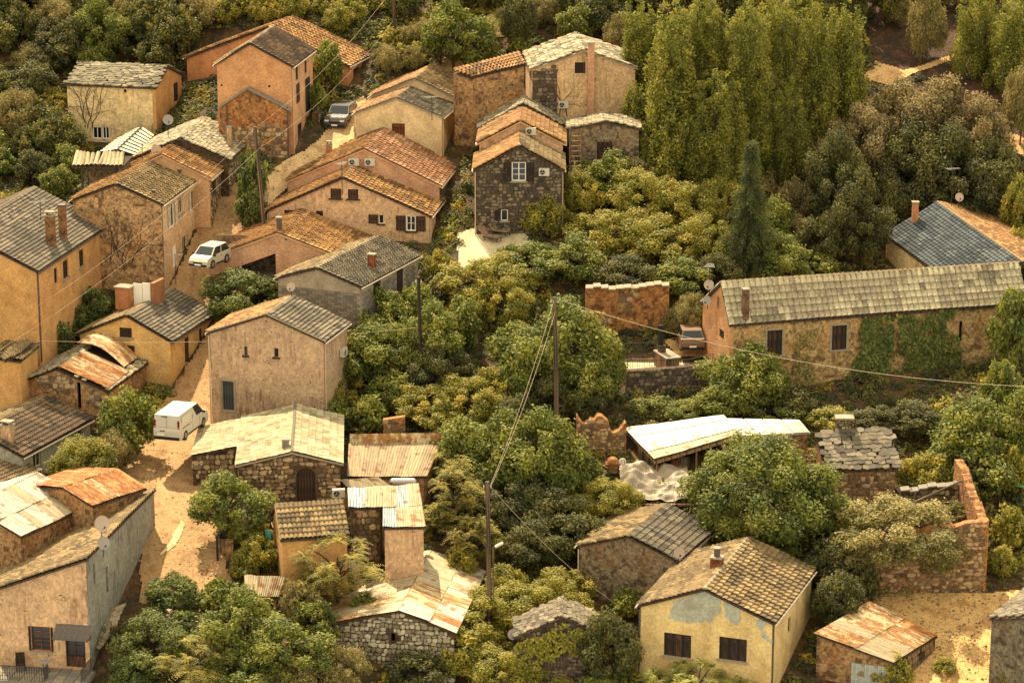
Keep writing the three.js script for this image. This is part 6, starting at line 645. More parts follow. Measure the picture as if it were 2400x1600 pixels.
function crown(kind, R, ratio, v) { // leaves spread through clumps over an uneven dome; R metres wide, ratio height / width
  const key = kind + R + ratio + v; if (crownCache[key]) return crownCache[key];
  const k = KIND[kind], r = rng(R * 1000 + v * 77 + kind.length * 13 + ratio * 50), g = new GB(), H = R * ratio;
  if (kind === 'conifer') {
    const n = 30; for (let i = 0; i < n; i++) { const t = i / n, y = -H + 2 * H * (0.06 + 0.94 * t), rr = R * (1.08 - t) * (0.65 + 0.6 * r()), m = Math.max(5, Math.round(13 * (1.1 - t))); for (let j = 0; j < m; j++) { const a = j / m * 6.283 + i * 2.4 + r() * 0.5, l = rr * (0.75 + 0.4 * r()), tone = k.tones[Math.floor(r() * 4)]; for (let s = 0; s < 60 * (0.5 + l / R) + 12; s++) { const q = 0.12 + 0.9 * r(), p = V(Math.cos(a) * l * q, y - 0.35 * l * q * q + 0.1 * r(), Math.sin(a) * l * q).add(ball(r).multiplyScalar(0.16)); leafInto(g, p, V(Math.cos(a), -0.25 + 0.5 * (r() - 0.5), Math.sin(a)).add(ball(r).multiplyScalar(0.7)).normalize(), ball(r), k.leaf * (0.8 + 0.5 * r()), k.wide, tone); } } }
    return crownCache[key] = leafGeo(g);
  }
  const rc0 = k.clump * Math.min(R, H), clumps = [], nTone = k.tones.length;
  if (k.tall) { // upright plumes of small clumps
    const nP = Math.round(9 + 5 * ratio);
    for (let i = 0; i < nP; i++) { const a = i * 2.39996 + r(), rr = R * 0.85 * Math.sqrt((i + 0.4) / nP), x = Math.cos(a) * rr, z = Math.sin(a) * rr, out = rr / R, y1 = H * (1.02 - 0.55 * out * out) * (0.75 + 0.3 * r()), y0 = -H * (0.95 - 0.3 * r()), m = Math.max(4, Math.round((y1 - y0) / (R * 0.34))), t0 = Math.floor(r() * nTone); for (let q = 0; q < m; q++) { const t = q / (m - 1); clumps.push({ c: V(x * (1.05 - 0.25 * t) + (r() - 0.5) * 0.3 * R, lerp(y0, y1, t), z * (1.05 - 0.25 * t) + (r() - 0.5) * 0.3 * R), r: R * 0.2 * (1.15 - 0.75 * t * t) * (0.7 + 0.6 * r()), t: r() < 0.6 ? t0 : Math.floor(r() * nTone) }); } }
  } else {
    const lobes = []; for (let i = 0; i < 6; i++) { const a = i * 1.05 + r() * 1.2; lobes.push([Math.cos(a), Math.sin(a), 0.72 + 0.42 * r(), (r() - 0.35) * 0.9]); }
    const nC = Math.round(clamp(20 * Math.pow(0.36 / k.clump, 2) * (Math.max(R, H) / Math.min(R, H)), 16, 120));
    for (let i = 0; i < nC; i++) { const q = (i + 0.5) / nC, yy = 1 - 1.75 * q, a = i * 2.39996 + r() * 1.2, rad = Math.sqrt(Math.max(0, 1 - yy * yy)), cx = Math.cos(a), cz = Math.sin(a); let e = 0.78; for (const l of lobes) { const d = cx * l[0] + cz * l[1]; if (d > 0.5) e = lerp(e, l[2] * (1 - 0.25 * Math.abs(yy - l[3])), (d - 0.5) * 1.4); } const sh = e * (0.55 + 0.5 * Math.sqrt(r())); clumps.push({ c: V(cx * rad * R * sh, yy * H * (0.55 + 0.42 * r()), cz * rad * R * sh), r: rc0 * (0.5 + 0.9 * r()), t: Math.floor(r() * nTone) }); }
  }
  const leafArea = k.leaf * k.leaf * k.wide * 0.5;
  for (const q of clumps) {
    const n = Math.round(4 * Math.PI * q.r * q.r * 0.8 * k.cover / leafArea * 0.5), st = k.tall ? 1.9 : 1;
    if (k.frond) { const nf = Math.max(5, Math.round(n / 30)); for (let f = 0; f < nf; f++) { const d = ball(r); d.y = Math.abs(d.y) * 0.7 + 0.1; d.normalize(); const l = q.r * (1.1 + 0.5 * r()), tone = k.tones[Math.floor(r() * k.tones.length)], sd = d.clone().cross(V(0, 1, 0)).normalize(); for (let s = 1; s <= 8; s++) { const t = s / 8, p = q.c.clone().addScaledVector(d, l * t).add(V(0, -0.55 * l * t * t, 0)); for (const e of [-1, 1]) leafInto(g, p, sd.clone().multiplyScalar(e).addScaledVector(d, 0.5).add(V(0, -0.25, 0)).normalize(), V(0, 1, 0).addScaledVector(ball(r), 0.4).normalize(), k.leaf * (1.1 - 0.4 * t), k.wide, tone); } } continue; }
    for (let i = 0; i < n; i++) {
      const d = ball(r), rr = q.r * (0.25 + 0.5 * r() + 0.45 * r() + 0.35 * r() * r()), p = V(q.c.x + d.x * rr, q.c.y + d.y * rr * st * 0.9, q.c.z + d.z * rr);
      const nr = d.clone().addScaledVector(ball(r), 0.8).add(V(0, k.flat, 0)).normalize(); let dir = ball(r); if (k.tall) dir.y = dir.y * 0.5 + (r() < 0.5 ? 0.8 : -0.6); dir.addScaledVector(nr, -dir.dot(nr)).normalize();
      const tone = k.tones[r() < 0.55 ? q.t : Math.floor(r() * k.tones.length)], b = 0.85 + 0.3 * r(); leafInto(g, p, dir, nr, k.leaf * (0.75 + 0.6 * r()), k.wide, [tone[0] * b, tone[1] * b, tone[2] * b]);
    }
  }
  return crownCache[key] = leafGeo(g);
}
const trunkCache = {};
function trunkGeo(v) { // unit height, with limbs reaching into the crown
  if (trunkCache[v]) return trunkCache[v]; const r = rng(v * 31 + 4), g = new GB(); let p = V(0, -0.25, 0);
  for (let i = 0; i < 4; i++) { const q = V((r() - 0.5) * 0.06 * (i + 1), -0.25 + (i + 1) * 0.26, (r() - 0.5) * 0.06 * (i + 1)); g.bar(p, q, 0.045 - 0.007 * i, 7, 0.038 - 0.007 * i); p = q; }
  for (let i = 0; i < 9; i++) { const a = i * 2.4, y = 0.35 + 0.35 * r(), s = V(0, y, 0), e = V(Math.cos(a) * (0.3 + 0.3 * r()), y + 0.25 + 0.35 * r(), Math.sin(a) * (0.3 + 0.3 * r())), m = s.clone().lerp(e, 0.5).add(V(0, 0.05, 0)); g.bar(s, m, 0.022, 5, 0.016); g.bar(m, e, 0.016, 5, 0.006); }
  return trunkCache[v] = g.build();
}
const NAME = { fig: ['leafy_tree', 'round leafy green tree among the houses', 'tree', 'round leafy green trees'], bigfig: ['leafy_tree', 'huge domed green tree in front of the slab roofed barn', 'tree', null], figdark: ['dark_bush', 'dense dark green bush against a house', 'bush', 'dark green bushes'], oak: ['oak_tree', 'dark olive green oak', 'tree', 'dark olive oaks'], greyoak: ['grey_oak_tree', 'big grey brown oak above the slate blue roof', 'tree', 'grey brown oaks'], forest: ['woodland_tree', 'shadowy woodland tree on the slope uphill', 'tree', 'woodland trees uphill'], olive: ['olive_tree', 'grey green thin leaved olive', 'tree', 'grey green olives'], shrub: ['yellow_green_shrub', 'sunlit yellow green shrub', 'shrub', 'yellow green shrubs'], shrub2: ['yellow_green_tree', 'small yellow green tree beside the low brown roof', 'tree', null], creeper: ['creeper_mound', 'mound of pale green creeper over the ruined wall', 'creeper', 'creeper mounds on the ruin'], poplar: ['poplar_tree', 'tall bright green poplar', 'tree', 'tall poplars'], conifer: ['conifer', 'single dark conifer before the poplars', 'tree', null], ailanthus: ['feathery_tree', 'feathery golden leaved tree', 'tree', 'feathery golden trees'], ailanthus2: ['feathery_shrub', 'feathery bright green shrub in front of the peeling yellow house', 'shrub', 'feathery green shrubs'] };
const MARKS = [[h1, 'the pale slab roofed house'], [h2, 'the tall orange house'], [h3, 'the wide orange tiled house'], [h4b, 'the lower cream house'], [h4a, 'the taller cream house'], [h5b, 'the weathered pink house'], [h6, 'the stone carport'], [h7, 'the concrete block house'], [h8, 'the grey stucco house'], [h9, 'the yellow house'], [h10a, 'the creeper house'], [h11, 'the tawny house'], [h12, 'the rusty roofed ruin'], [h13, 'the low brown roof'], [h17, 'the cream roofed stone house'], [h20, 'the orange annexe'], [h21, 'the tin roofed barn'], [h22, 'the peeling rubble house'], [h23, 'the peeling yellow house'], [h26, 'the long tiled house'], [h27, 'the slate blue roof'], [h28, 'the slab roofed barn'], [h28a, 'the open workshop'], [h29, 'the chimney breast house'], [h31b, 'the dark stone cottage'], [h35, 'the overgrown cottage'], [h16, 'the grey streaked house'], [h18, 'the sandy lean-to'], [h24, 'the rusty shed']].map(([g, t]) => [g.position.x, g.position.z, t]).concat([[P1b[0], P1b[2], 'the uphill timber pole'], [P4b[0], P4b[2], 'the lone timber pole'], [P5b[0], P5b[2], 'the lamp pole'], [P3b[0], P3b[2], 'the short dark pole'], [20, -189, 'the railed terrace'], [8, -196, 'the orange earth wall'], [34, -228, 'the leaf strewn clearing'], [24, -167, 'the ruined yard wall']]);
const nearest = (x, z) => MARKS.reduce((a, m) => { const d = (m[0] - x) ** 2 + ((m[1] - z) * 0.8) ** 2; return d < a[0] ? [d, m[2]] : a; }, [1e9, ''])[1];
const TREES = {
  ailanthus: [[-6.0,13.0,-231.0,1.10,0.95,1.19], [-3.7,-7.4,-173.0,2.00,2.12,2.64], [-4.9,-6.2,-176.2,1.28,1.51,1.89], [-2.6,-8.8,-170.0,1.58,1.53,1.91], [-4.7,-7.8,-171.8,1.31,1.31,1.64], [-19.0,-11.9,-155.5,2.51,1.85,2.31], [-10.9,-9.1,-163.2,2.95,2.29,2.86], [-12.1,-9.1,-162.2,1.63,1.36,1.70], [-35.5,-1.8,-193.2,1.79,1.15,1.44], [-36.6,-0.4,-196.8,1.56,0.84,1.05]],
  ailanthus2: [[11.1,-12.6,-155.0,2.11,1.58,1.90], [8.8,-12.5,-155.8,1.53,1.06,1.27], [13.7,-12.5,-154.8,1.48,1.05,1.27], [10.3,-12.0,-157.2,0.96,0.96,1.15]],
  bigfig: [[16.1,-8.1,-171.0,5.53,3.83,4.02]],
  conifer: [[17.7,1.8,-201.5,2.34,5.59,5.59]],
  creeper: [[24.5,-9.3,-167.0,3.92,2.35,3.76], [27.0,-9.3,-167.0,2.47,1.69,2.70], [22.0,-9.2,-167.0,1.68,1.57,2.51], [29.0,-7.8,-171.2,1.15,1.15,1.84]],
  fig: [[-33.1,16.8,-241.8,1.88,1.60,1.60], [-35.3,12.9,-236.2,2.41,2.30,2.76], [-35.3,11.9,-234.5,1.72,1.40,1.40], [-42.4,6.7,-220.8,1.75,1.59,1.59], [-41.7,6.2,-219.5,1.80,1.26,1.26], [-35.8,6.3,-219.5,1.58,1.25,1.25], [-35.8,5.7,-214.8,1.57,1.25,1.25], [-2.6,17.6,-241.8,1.81,1.74,1.74], [-0.5,16.8,-239.5,1.74,1.43,1.43], [11.0,16.8,-239.5,1.65,1.58,1.58], [-15.2,12.0,-227.8,1.60,2.00,2.00], [-15.9,10.7,-224.0,0.79,1.22,1.22], [-4.9,12.9,-230.8,3.08,2.64,3.16], [-2.8,13.2,-231.2,1.65,1.65,1.65], [5.7,14.8,-234.0,2.04,1.67,1.67], [0.7,13.9,-232.5,1.11,0.92,0.92], [7.6,6.3,-212.0,2.65,1.70,1.70], [4.7,2.4,-202.2,2.87,1.50,1.50], [1.8,2.5,-202.0,2.77,1.17,1.17], [-0.0,2.8,-202.5,1.47,0.98,0.98], [12.4,1.5,-200.0,2.85,1.36,1.36], [20.0,1.8,-202.2,2.56,1.84,1.84], [22.8,1.7,-203.5,1.92,1.19,1.19], [20.1,3.2,-207.5,1.61,1.88,1.88], [-9.6,-1.2,-193.8,2.77,2.08,2.49], [-6.9,0.2,-196.0,1.65,1.52,1.52], [-9.7,-2.9,-189.5,3.24,2.16,2.59], [-5.9,-2.0,-189.8,2.72,2.34,2.81], [-3.6,-0.5,-193.5,1.73,1.76,1.76], [3.8,-2.6,-187.5,3.81,2.93,3.51], [1.3,-3.2,-185.8,2.12,2.00,2.40], [6.5,-2.8,-186.8,1.52,2.01,2.41], [5.0,-3.3,-185.2,2.42,2.00,2.40], [0.1,-1.5,-190.8,1.86,1.55,1.55], [-10.0,-4.4,-184.0,1.45,1.45,1.45], [-8.4,-3.6,-186.8,1.77,1.41,1.41], [-12.6,-4.3,-185.0,1.82,1.21,1.21], [-0.8,-6.2,-176.8,2.91,2.44,2.93], [2.1,-6.6,-176.0,3.04,2.72,3.27], [-3.4,-5.6,-178.2,2.05,1.82,2.18], [4.0,-6.8,-175.5,2.03,2.08,2.50], [19.9,-8.1,-170.8,2.00,1.71,1.71], [13.2,-8.0,-171.2,2.00,1.31,1.31], [17.3,-8.4,-169.8,1.99,1.13,1.13], [9.8,-3.2,-185.8,1.67,0.73,0.37], [11.9,-3.3,-185.2,1.52,0.67,0.33], [16.4,-3.0,-186.0,3.05,2.25,2.03], [18.1,-3.0,-186.2,1.53,1.41,1.41], [14.7,-3.2,-185.2,2.37,1.40,0.84], [17.7,-3.4,-184.8,2.37,1.09,0.55], [35.5,-1.9,-189.2,2.12,3.06,3.67], [31.1,-5.3,-178.8,3.15,2.20,2.64], [33.7,-3.7,-183.0,1.70,2.31,2.77], [34.2,-5.1,-179.2,1.67,2.27,2.73], [31.3,-6.2,-176.0,2.24,1.65,1.65], [-16.3,-10.8,-158.0,2.62,2.03,2.43], [-14.0,-11.7,-156.2,2.78,1.96,2.35], [-16.2,-11.7,-156.0,2.52,1.22,1.22], [-12.2,-10.2,-159.8,1.67,1.45,1.45], [-18.1,-9.0,-161.8,1.36,1.09,1.09], [-18.3,-6.6,-168.5,2.66,1.96,2.36], [-26.0,-5.1,-180.5,2.15,2.15,2.58], [5.4,-12.8,-156.8,1.49,0.96,0.96], [7.3,-10.5,-164.8,1.11,1.00,1.00], [7.0,-12.4,-157.5,1.07,0.80,0.80], [-9.1,-10.0,-162.2,1.09,1.09,1.09]],
  figdark: [[-19.8,0.1,-198.2,3.48,1.87,1.78], [-20.1,5.3,-210.2,1.29,2.57,2.44], [-20.1,4.7,-208.8,1.21,1.48,1.41], [-21.1,-9.0,-162.0,1.86,1.26,1.19], [-21.8,-10.8,-157.8,2.63,1.66,1.58], [-23.0,-11.6,-156.2,1.49,1.23,1.17], [-20.2,-10.0,-159.5,1.35,1.08,1.03], [-30.5,-0.3,-197.5,1.62,1.55,1.48], [-33.2,-1.8,-193.5,1.85,1.85,1.76], [-31.7,-0.8,-196.2,1.16,1.16,1.10], [7.4,-9.3,-168.8,1.69,0.62,0.59], [8.5,-9.7,-167.2,1.40,0.56,0.53]],
  forest: [[-42.6,16.8,-241.2,2.29,2.00,2.40], [-34.0,17.7,-243.2,1.64,1.32,1.58], [-31.6,17.3,-242.2,1.95,1.41,1.69], [-44.7,15.5,-239.0,1.79,1.73,2.08], [-41.8,16.5,-241.0,1.89,1.59,1.91], [-42.3,14.3,-237.8,1.66,1.59,1.91], [-36.5,15.2,-239.8,1.65,1.43,1.72], [-30.8,14.2,-237.5,2.24,1.92,2.30], [-44.1,13.3,-235.8,2.11,1.65,1.98], [-28.9,13.2,-235.2,2.34,2.15,2.57], [-30.2,12.2,-234.0,1.91,1.36,1.63], [-43.0,9.9,-229.8,2.27,1.60,1.93], [-40.3,8.6,-227.2,1.82,1.55,1.86], [-38.3,8.0,-225.5,1.96,1.45,1.74], [-39.7,6.8,-222.0,1.53,1.31,1.57], [-37.0,6.9,-222.2,2.11,1.83,2.20], [-23.5,17.5,-242.0,1.44,1.23,1.48], [-14.5,17.7,-242.2,1.74,1.34,1.61], [-9.4,16.1,-238.0,1.67,1.54,1.84], [-5.5,16.5,-238.8,1.73,1.55,1.86], [-3.1,16.7,-239.2,1.89,1.77,2.13], [5.7,16.0,-237.2,1.75,1.58,1.89], [7.2,16.3,-238.0,1.79,1.29,1.55], [10.3,16.6,-239.0,2.03,3.34,4.01], [25.9,17.1,-240.2,2.09,2.68,3.22], [30.1,16.7,-239.2,2.14,3.13,3.76], [11.8,16.3,-238.0,2.21,3.02,3.62], [14.3,15.8,-237.0,1.94,3.21,3.85], [17.2,15.4,-235.5,2.00,2.91,3.49], [28.4,15.0,-234.5,2.11,3.79,4.54], [31.9,15.7,-236.5,1.96,2.82,3.38], [34.9,18.2,-243.5,1.85,1.35,1.62]],
  greyoak: [[28.0,5.9,-215.5,3.13,3.30,3.46], [31.0,7.4,-218.0,3.51,3.34,3.50], [34.2,7.9,-218.5,3.53,3.17,3.33], [37.0,7.3,-217.0,3.09,3.44,2.41], [22.0,3.8,-210.2,1.70,2.21,2.32], [24.8,5.7,-214.8,2.08,2.42,2.54]],
  oak: [[-29.1,16.1,-240.0,1.66,1.54,1.61], [-39.9,13.3,-236.8,1.86,1.44,1.51], [-37.1,12.6,-235.8,2.19,2.14,2.25], [-32.7,13.0,-236.2,1.88,1.53,1.61], [-39.1,12.1,-235.0,2.29,1.65,1.74], [-40.3,10.2,-231.0,2.28,1.59,1.67], [-38.5,5.9,-218.2,1.78,1.43,1.50], [6.8,17.7,-242.0,2.05,1.73,1.82], [2.0,16.5,-239.0,1.53,1.22,1.28], [0.5,14.4,-233.5,1.78,2.15,2.25], [7.6,15.2,-235.2,2.24,1.86,1.96], [25.3,3.6,-210.0,3.05,3.73,3.92], [31.3,5.5,-214.5,3.99,3.82,2.10], [34.8,5.3,-213.2,3.81,3.81,1.90], [37.9,5.9,-213.8,2.09,3.13,1.56], [26.0,2.3,-206.2,2.67,2.84,2.98], [23.2,2.0,-205.0,1.99,2.16,2.27], [29.0,4.3,-211.8,2.40,2.40,1.44], [8.5,1.6,-200.2,2.85,1.36,1.43], [15.3,1.4,-200.0,1.88,1.49,1.56], [-5.4,-2.6,-188.0,2.39,1.72,1.80], [-8.5,-2.9,-188.8,2.16,1.23,1.29], [3.7,-3.4,-185.0,2.72,1.69,1.78], [0.7,-3.9,-183.5,1.80,1.20,1.26], [0.1,-7.1,-174.8,2.83,1.79,1.88], [2.4,-7.9,-172.5,2.86,1.60,1.68], [4.5,-8.9,-170.0,2.20,1.75,1.84], [1.5,-9.1,-169.8,2.49,1.58,1.66], [-0.7,-8.0,-172.0,1.71,1.43,1.50], [27.6,-4.0,-182.5,2.05,1.15,1.21], [25.0,-3.8,-182.8,1.81,0.91,0.95], [19.8,-3.3,-184.8,1.40,1.03,1.08], [20.1,-9.3,-166.8,1.85,1.57,1.65], [20.4,-10.4,-162.5,1.81,1.76,1.84], [22.3,-9.7,-165.2,1.11,1.39,1.46], [5.9,-12.4,-157.8,2.02,2.29,2.41], [-5.7,-12.5,-158.0,2.09,1.23,1.29], [-4.5,-11.3,-162.5,1.37,1.09,1.15]],
  olive: [[-34.6,16.7,-241.5,1.64,1.20,1.26], [-39.7,14.8,-238.8,2.07,1.64,1.72], [-32.9,15.3,-239.5,1.82,1.42,1.49], [-27.1,14.9,-237.5,1.84,1.77,1.85], [-41.0,12.1,-234.5,1.70,1.21,1.27], [-41.1,8.0,-225.2,2.23,2.16,2.27], [-27.5,18.1,-243.5,1.42,1.12,1.18], [-11.1,18.0,-242.8,1.24,1.05,1.10], [-24.7,16.5,-239.5,1.38,1.34,1.41], [-20.2,17.2,-241.0,1.60,1.23,1.29], [-17.3,17.2,-241.0,1.42,1.02,1.07], [40.8,18.3,-243.8,1.92,1.34,1.40], [36.4,17.0,-240.0,1.87,1.32,1.39], [38.5,16.8,-239.5,2.10,1.67,1.76], [40.9,17.2,-240.8,1.97,1.72,1.80], [-8.8,14.4,-234.0,1.05,0.88,0.92], [-7.4,14.4,-234.2,1.17,1.11,1.16], [-10.7,13.6,-232.5,0.94,0.66,0.70], [-10.3,12.8,-230.2,1.14,1.07,1.12], [-8.3,12.9,-230.8,1.16,1.05,1.10], [9.3,13.8,-231.5,1.84,1.84,1.93], [2.8,15.8,-236.8,1.50,1.31,1.38], [34.8,13.8,-231.2,1.78,2.78,2.92], [40.8,9.0,-219.0,1.63,3.19,3.35], [32.9,15.7,-236.8,1.51,1.51,1.59], [21.8,2.8,-207.2,1.61,1.54,1.62], [19.0,1.5,-201.0,1.96,0.98,1.03], [9.3,6.6,-212.5,2.04,1.36,1.43], [13.1,-0.3,-194.8,1.58,1.58,1.66], [11.7,-0.3,-194.8,0.95,1.01,1.06], [-12.5,-12.2,-156.0,2.33,1.22,1.28], [-10.3,-12.1,-156.8,1.54,1.43,1.51], [-13.1,-9.5,-161.0,1.35,1.35,1.42], [-26.9,-5.2,-178.0,1.48,1.48,1.55], [30.0,-12.2,-156.5,0.81,0.97,1.02]],
  poplar: [[17.4,17.2,-240.5,2.13,3.61,3.68], [20.9,16.9,-239.8,2.08,2.80,2.85], [25.4,16.6,-238.8,2.16,2.80,2.85], [45.8,18.1,-243.0,2.34,1.98,2.02], [45.1,16.6,-239.0,1.84,1.53,1.56], [10.3,10.5,-222.8,2.05,4.96,5.06], [12.5,8.0,-216.0,2.34,6.54,6.67], [15.4,9.1,-219.0,2.51,6.28,6.41], [16.0,6.9,-214.5,2.68,4.46,4.55], [18.4,8.0,-217.5,2.71,6.60,6.73], [21.3,8.9,-219.8,2.60,6.32,6.44], [21.7,7.1,-216.8,2.36,3.82,3.90], [24.2,9.1,-220.5,2.54,5.99,6.11], [26.8,9.6,-221.8,2.13,5.32,5.43], [13.1,7.3,-214.2,2.33,2.74,2.80], [17.8,7.0,-215.5,2.00,2.42,2.47], [9.9,8.8,-218.2,1.32,2.79,2.84], [24.5,7.8,-218.5,2.03,2.81,2.86], [11.1,7.8,-215.5,1.72,2.07,2.11], [14.9,7.2,-214.8,1.72,1.72,1.76], [38.8,13.2,-229.5,2.51,3.69,3.76], [41.2,12.0,-226.2,2.12,4.01,4.09]],
  shrub: [[-45.6,17.6,-242.5,2.32,2.03,1.52], [-38.1,16.8,-242.0,2.43,1.80,1.35], [-39.1,9.6,-229.8,1.76,1.34,1.01], [-21.3,18.0,-243.2,1.50,1.03,0.77], [-27.2,17.4,-242.0,1.25,0.95,0.71], [-21.9,17.0,-240.5,1.69,1.16,0.87], [-15.6,17.1,-240.5,1.59,1.50,1.12], [-12.6,17.6,-242.0,1.64,1.41,1.06], [-25.1,15.8,-238.2,1.66,1.32,0.99], [-22.6,16.6,-239.5,1.38,1.06,0.80], [-21.3,15.9,-237.8,1.52,1.44,1.08], [-18.8,16.1,-238.2,1.50,1.46,1.09], [-15.9,16.4,-238.8,1.50,1.05,0.79], [-14.0,16.0,-237.8,1.63,1.27,0.95], [-11.5,16.7,-239.8,1.43,0.99,0.75], [-14.8,15.5,-236.5,1.53,1.29,0.97], [-10.0,14.3,-234.0,1.21,1.05,0.79], [-9.3,13.5,-232.2,1.00,0.84,0.63], [-7.9,13.6,-232.2,1.18,0.90,0.67], [39.2,4.1,-209.0,1.64,2.56,1.92], [38.5,2.7,-205.2,1.34,1.51,1.13], [2.5,4.7,-207.5,2.13,1.60,1.20], [5.2,5.5,-209.8,1.95,1.95,1.46], [10.2,5.2,-209.2,3.19,2.22,1.66], [13.5,4.5,-208.5,2.95,2.21,1.66], [7.4,3.4,-205.0,3.47,2.05,1.54], [11.3,2.9,-204.0,3.45,2.11,1.58], [14.6,2.9,-204.2,2.57,2.11,1.58], [16.3,4.6,-209.8,1.62,2.16,1.62], [1.7,5.8,-211.2,1.02,1.02,0.76], [-2.4,1.5,-199.2,3.48,1.80,1.35], [-0.8,0.5,-196.8,2.55,1.78,1.34], [-5.4,2.3,-201.5,1.17,1.30,0.98], [0.1,1.6,-199.5,1.93,1.29,0.97], [-15.3,-3.5,-188.5,2.72,1.73,1.30], [-12.5,-3.6,-188.0,2.40,1.66,1.25], [-5.9,-3.5,-185.2,2.43,1.33,1.00], [-2.9,-3.4,-185.0,2.66,1.63,1.23], [-1.1,-2.9,-186.2,2.01,1.64,1.23], [-5.0,-3.9,-183.8,1.99,1.02,0.77], [6.3,-7.0,-174.5,2.48,1.50,1.13], [4.4,-7.5,-173.5,1.44,1.15,0.86], [21.9,-3.7,-183.2,1.81,0.91,0.68], [6.4,-0.7,-193.5,1.26,0.57,0.42], [27.8,-6.1,-176.8,1.94,1.65,1.24], [33.3,-5.9,-176.8,1.42,1.66,1.24], [32.4,-8.0,-171.0,1.38,1.62,1.21], [31.5,-8.8,-168.5,1.08,1.03,0.77], [29.3,-5.9,-177.0,1.18,0.89,0.67], [-16.1,-7.5,-165.8,1.50,1.28,0.96], [-17.2,-6.8,-168.2,1.12,1.01,0.76], [-16.1,-6.8,-168.2,1.01,0.73,0.55], [-16.9,-7.8,-165.2,1.11,0.72,0.54], [-35.5,-3.9,-186.8,0.68,1.24,0.93], [-32.8,1.4,-201.0,0.99,0.66,0.49], [-2.1,-11.3,-163.2,2.96,1.70,1.28], [0.7,-10.7,-164.8,2.90,1.55,1.16], [3.2,-10.3,-166.0,2.39,1.50,1.13], [4.3,-11.4,-162.2,2.29,1.47,1.11], [-1.0,-12.5,-159.2,2.64,1.40,1.05], [2.1,-12.7,-158.8,2.10,0.97,0.73], [-0.4,-10.0,-167.0,1.56,1.28,0.96], [-3.4,-12.1,-160.0,2.27,1.67,1.26], [23.1,-12.0,-157.2,1.34,1.24,0.93], [26.5,-11.5,-158.5,0.81,0.49,0.37], [-3.3,-9.2,-168.8,1.13,1.13,0.84]],
  shrub2: [[-28.4,-5.5,-174.5,2.44,1.74,2.27]]
};
{
  const sizes = [1.15, 1.9, 2.9, 5.5]; let seed = 0;
  for (const kind in TREES) for (const [x, y, z, rw, rh, hc] of TREES[kind]) {
    seed++; const r = rng(seed * 17), N = NAME[kind], R0 = sizes.reduce((a, b) => Math.abs(Math.log(b / rw)) < Math.abs(Math.log(a / rw)) ? b : a), q = rh / rw, ratio = KIND[kind].tall || kind === 'conifer' ? (q > 2.4 ? 2.8 : q > 1.5 ? 2 : 1.2) : 0.8;
    const lab = N[3] ? N[1].replace(/ (among|against|on the slope|above|over the|in front).*$/, '') + ' near ' + nearest(x, z) : N[1]; const G = thing(N[0], lab, N[2], [x, y, z], r() * 6.283, N[3]);
    const tk = mesh('trunk', trunkGeo(seed % 5), kind === 'olive' || kind === 'poplar' ? MAT.barkPale : MAT.bark, G), th = hc + rh * 0.35; tk.scale.set(rw * 1.25, th, rw * 1.25); if (kind === 'conifer') tk.scale.set(rw * 0.6, hc + rh * 0.6, rw * 0.6);
    const c = mesh('crown', crown(kind, R0, ratio, R0 < 2.5 ? seed % 2 : 0), LEAF, G); c.position.y = hc; c.scale.set(rw / R0, rh / (R0 * ratio), rw / R0);
    if (kind !== 'creeper') BARE.length;
  }
}
// ------------------------------------------------------------------ ivy and bare creeper on walls
function ivy(name, label, frame, pts, thick, kind, o = {}) { // frame: Object3D whose x-y plane is the wall; pts: outline on it
  frame.updateWorldMatrix(true, false); const k = KIND[kind], r = rng((o.seed || 1) * 7), g = new GB(); let x0 = 1e9, x1 = -1e9, y0 = 1e9, y1 = -1e9; for (const p of pts) { x0 = Math.min(x0, p[0]); x1 = Math.max(x1, p[0]); y0 = Math.min(y0, p[1]); y1 = Math.max(y1, p[1]); }
  const n = Math.round((x1 - x0) * (y1 - y0) * (o.dense || 230));
  for (let i = 0; i < n; i++) { const x = lerp(x0, x1, r()), y = lerp(y0, y1, r()), w = 1.5 * (noise(x * 0.9 + 30, y * 0.9 + 30, 4096, 9) - 0.5) + 0.7 * (noise(x * 3 + 30, y * 3 + 30, 4096, 19) - 0.5); if (!inPoly(pts, x + w, y + w * 0.7) || noise(x * 1.8 + 11, y * 1.1 + 17, 4096, 29) < 0.1 + 0.25 * r()) continue; const b = noise(x * 1.1 + 70, y * 1.1 + 90, 4096, 21), p = V(x, y, 0.04 + thick * b * (0.4 + 0.6 * r())), nr = V((r() - 0.5) * 1.2, 0.35 + (r() - 0.5), 1).normalize(); let d = V(r() - 0.5, -0.6 + 0.5 * (r() - 0.5), 0.2); d.addScaledVector(nr, -d.dot(nr)).normalize(); const t = k.tones[Math.floor(r() * k.tones.length)]; leafInto(g, p, d, nr, k.leaf * (0.7 + 0.6 * r()), 0.8, t); }
  const m = top(name, leafGeo(g), LEAF, label, 'ivy'); frame.matrixWorld.decompose(m.position, m.quaternion, m.scale); return m;
}
function bareCreeper(label, frame, roots, hgt, seed) { frame.updateWorldMatrix(true, false); const r = rng(seed), g = new GB(); const grow = (p, a, w, n) => { for (let i = 0; i < n; i++) { a += (r() - 0.5) * 0.8; const q = V(p.x + Math.sin(a) * 0.32, p.y + Math.cos(a) * 0.32 * hgt, 0.03); if (q.y > 8) return; g.bar(p, q, w, 4, w * 0.85); p = q; w *= 0.88; if (r() < 0.42 && w > 0.006) grow(p, a + (r() - 0.5) * 2.4, w * 0.7, n - i - 1); } }; for (const [x, y] of roots) grow(V(x, y, 0.03), 0, 0.04, 11); const m = top('bare_creeper', g.build(), M('#5b4532', T.bark), label, 'creeper'); frame.matrixWorld.decompose(m.position, m.quaternion, m.scale); }
const rc = (r) => [[r[0], r[1]], [r[2], r[1]], [r[2], r[3]], [r[0], r[3]]];
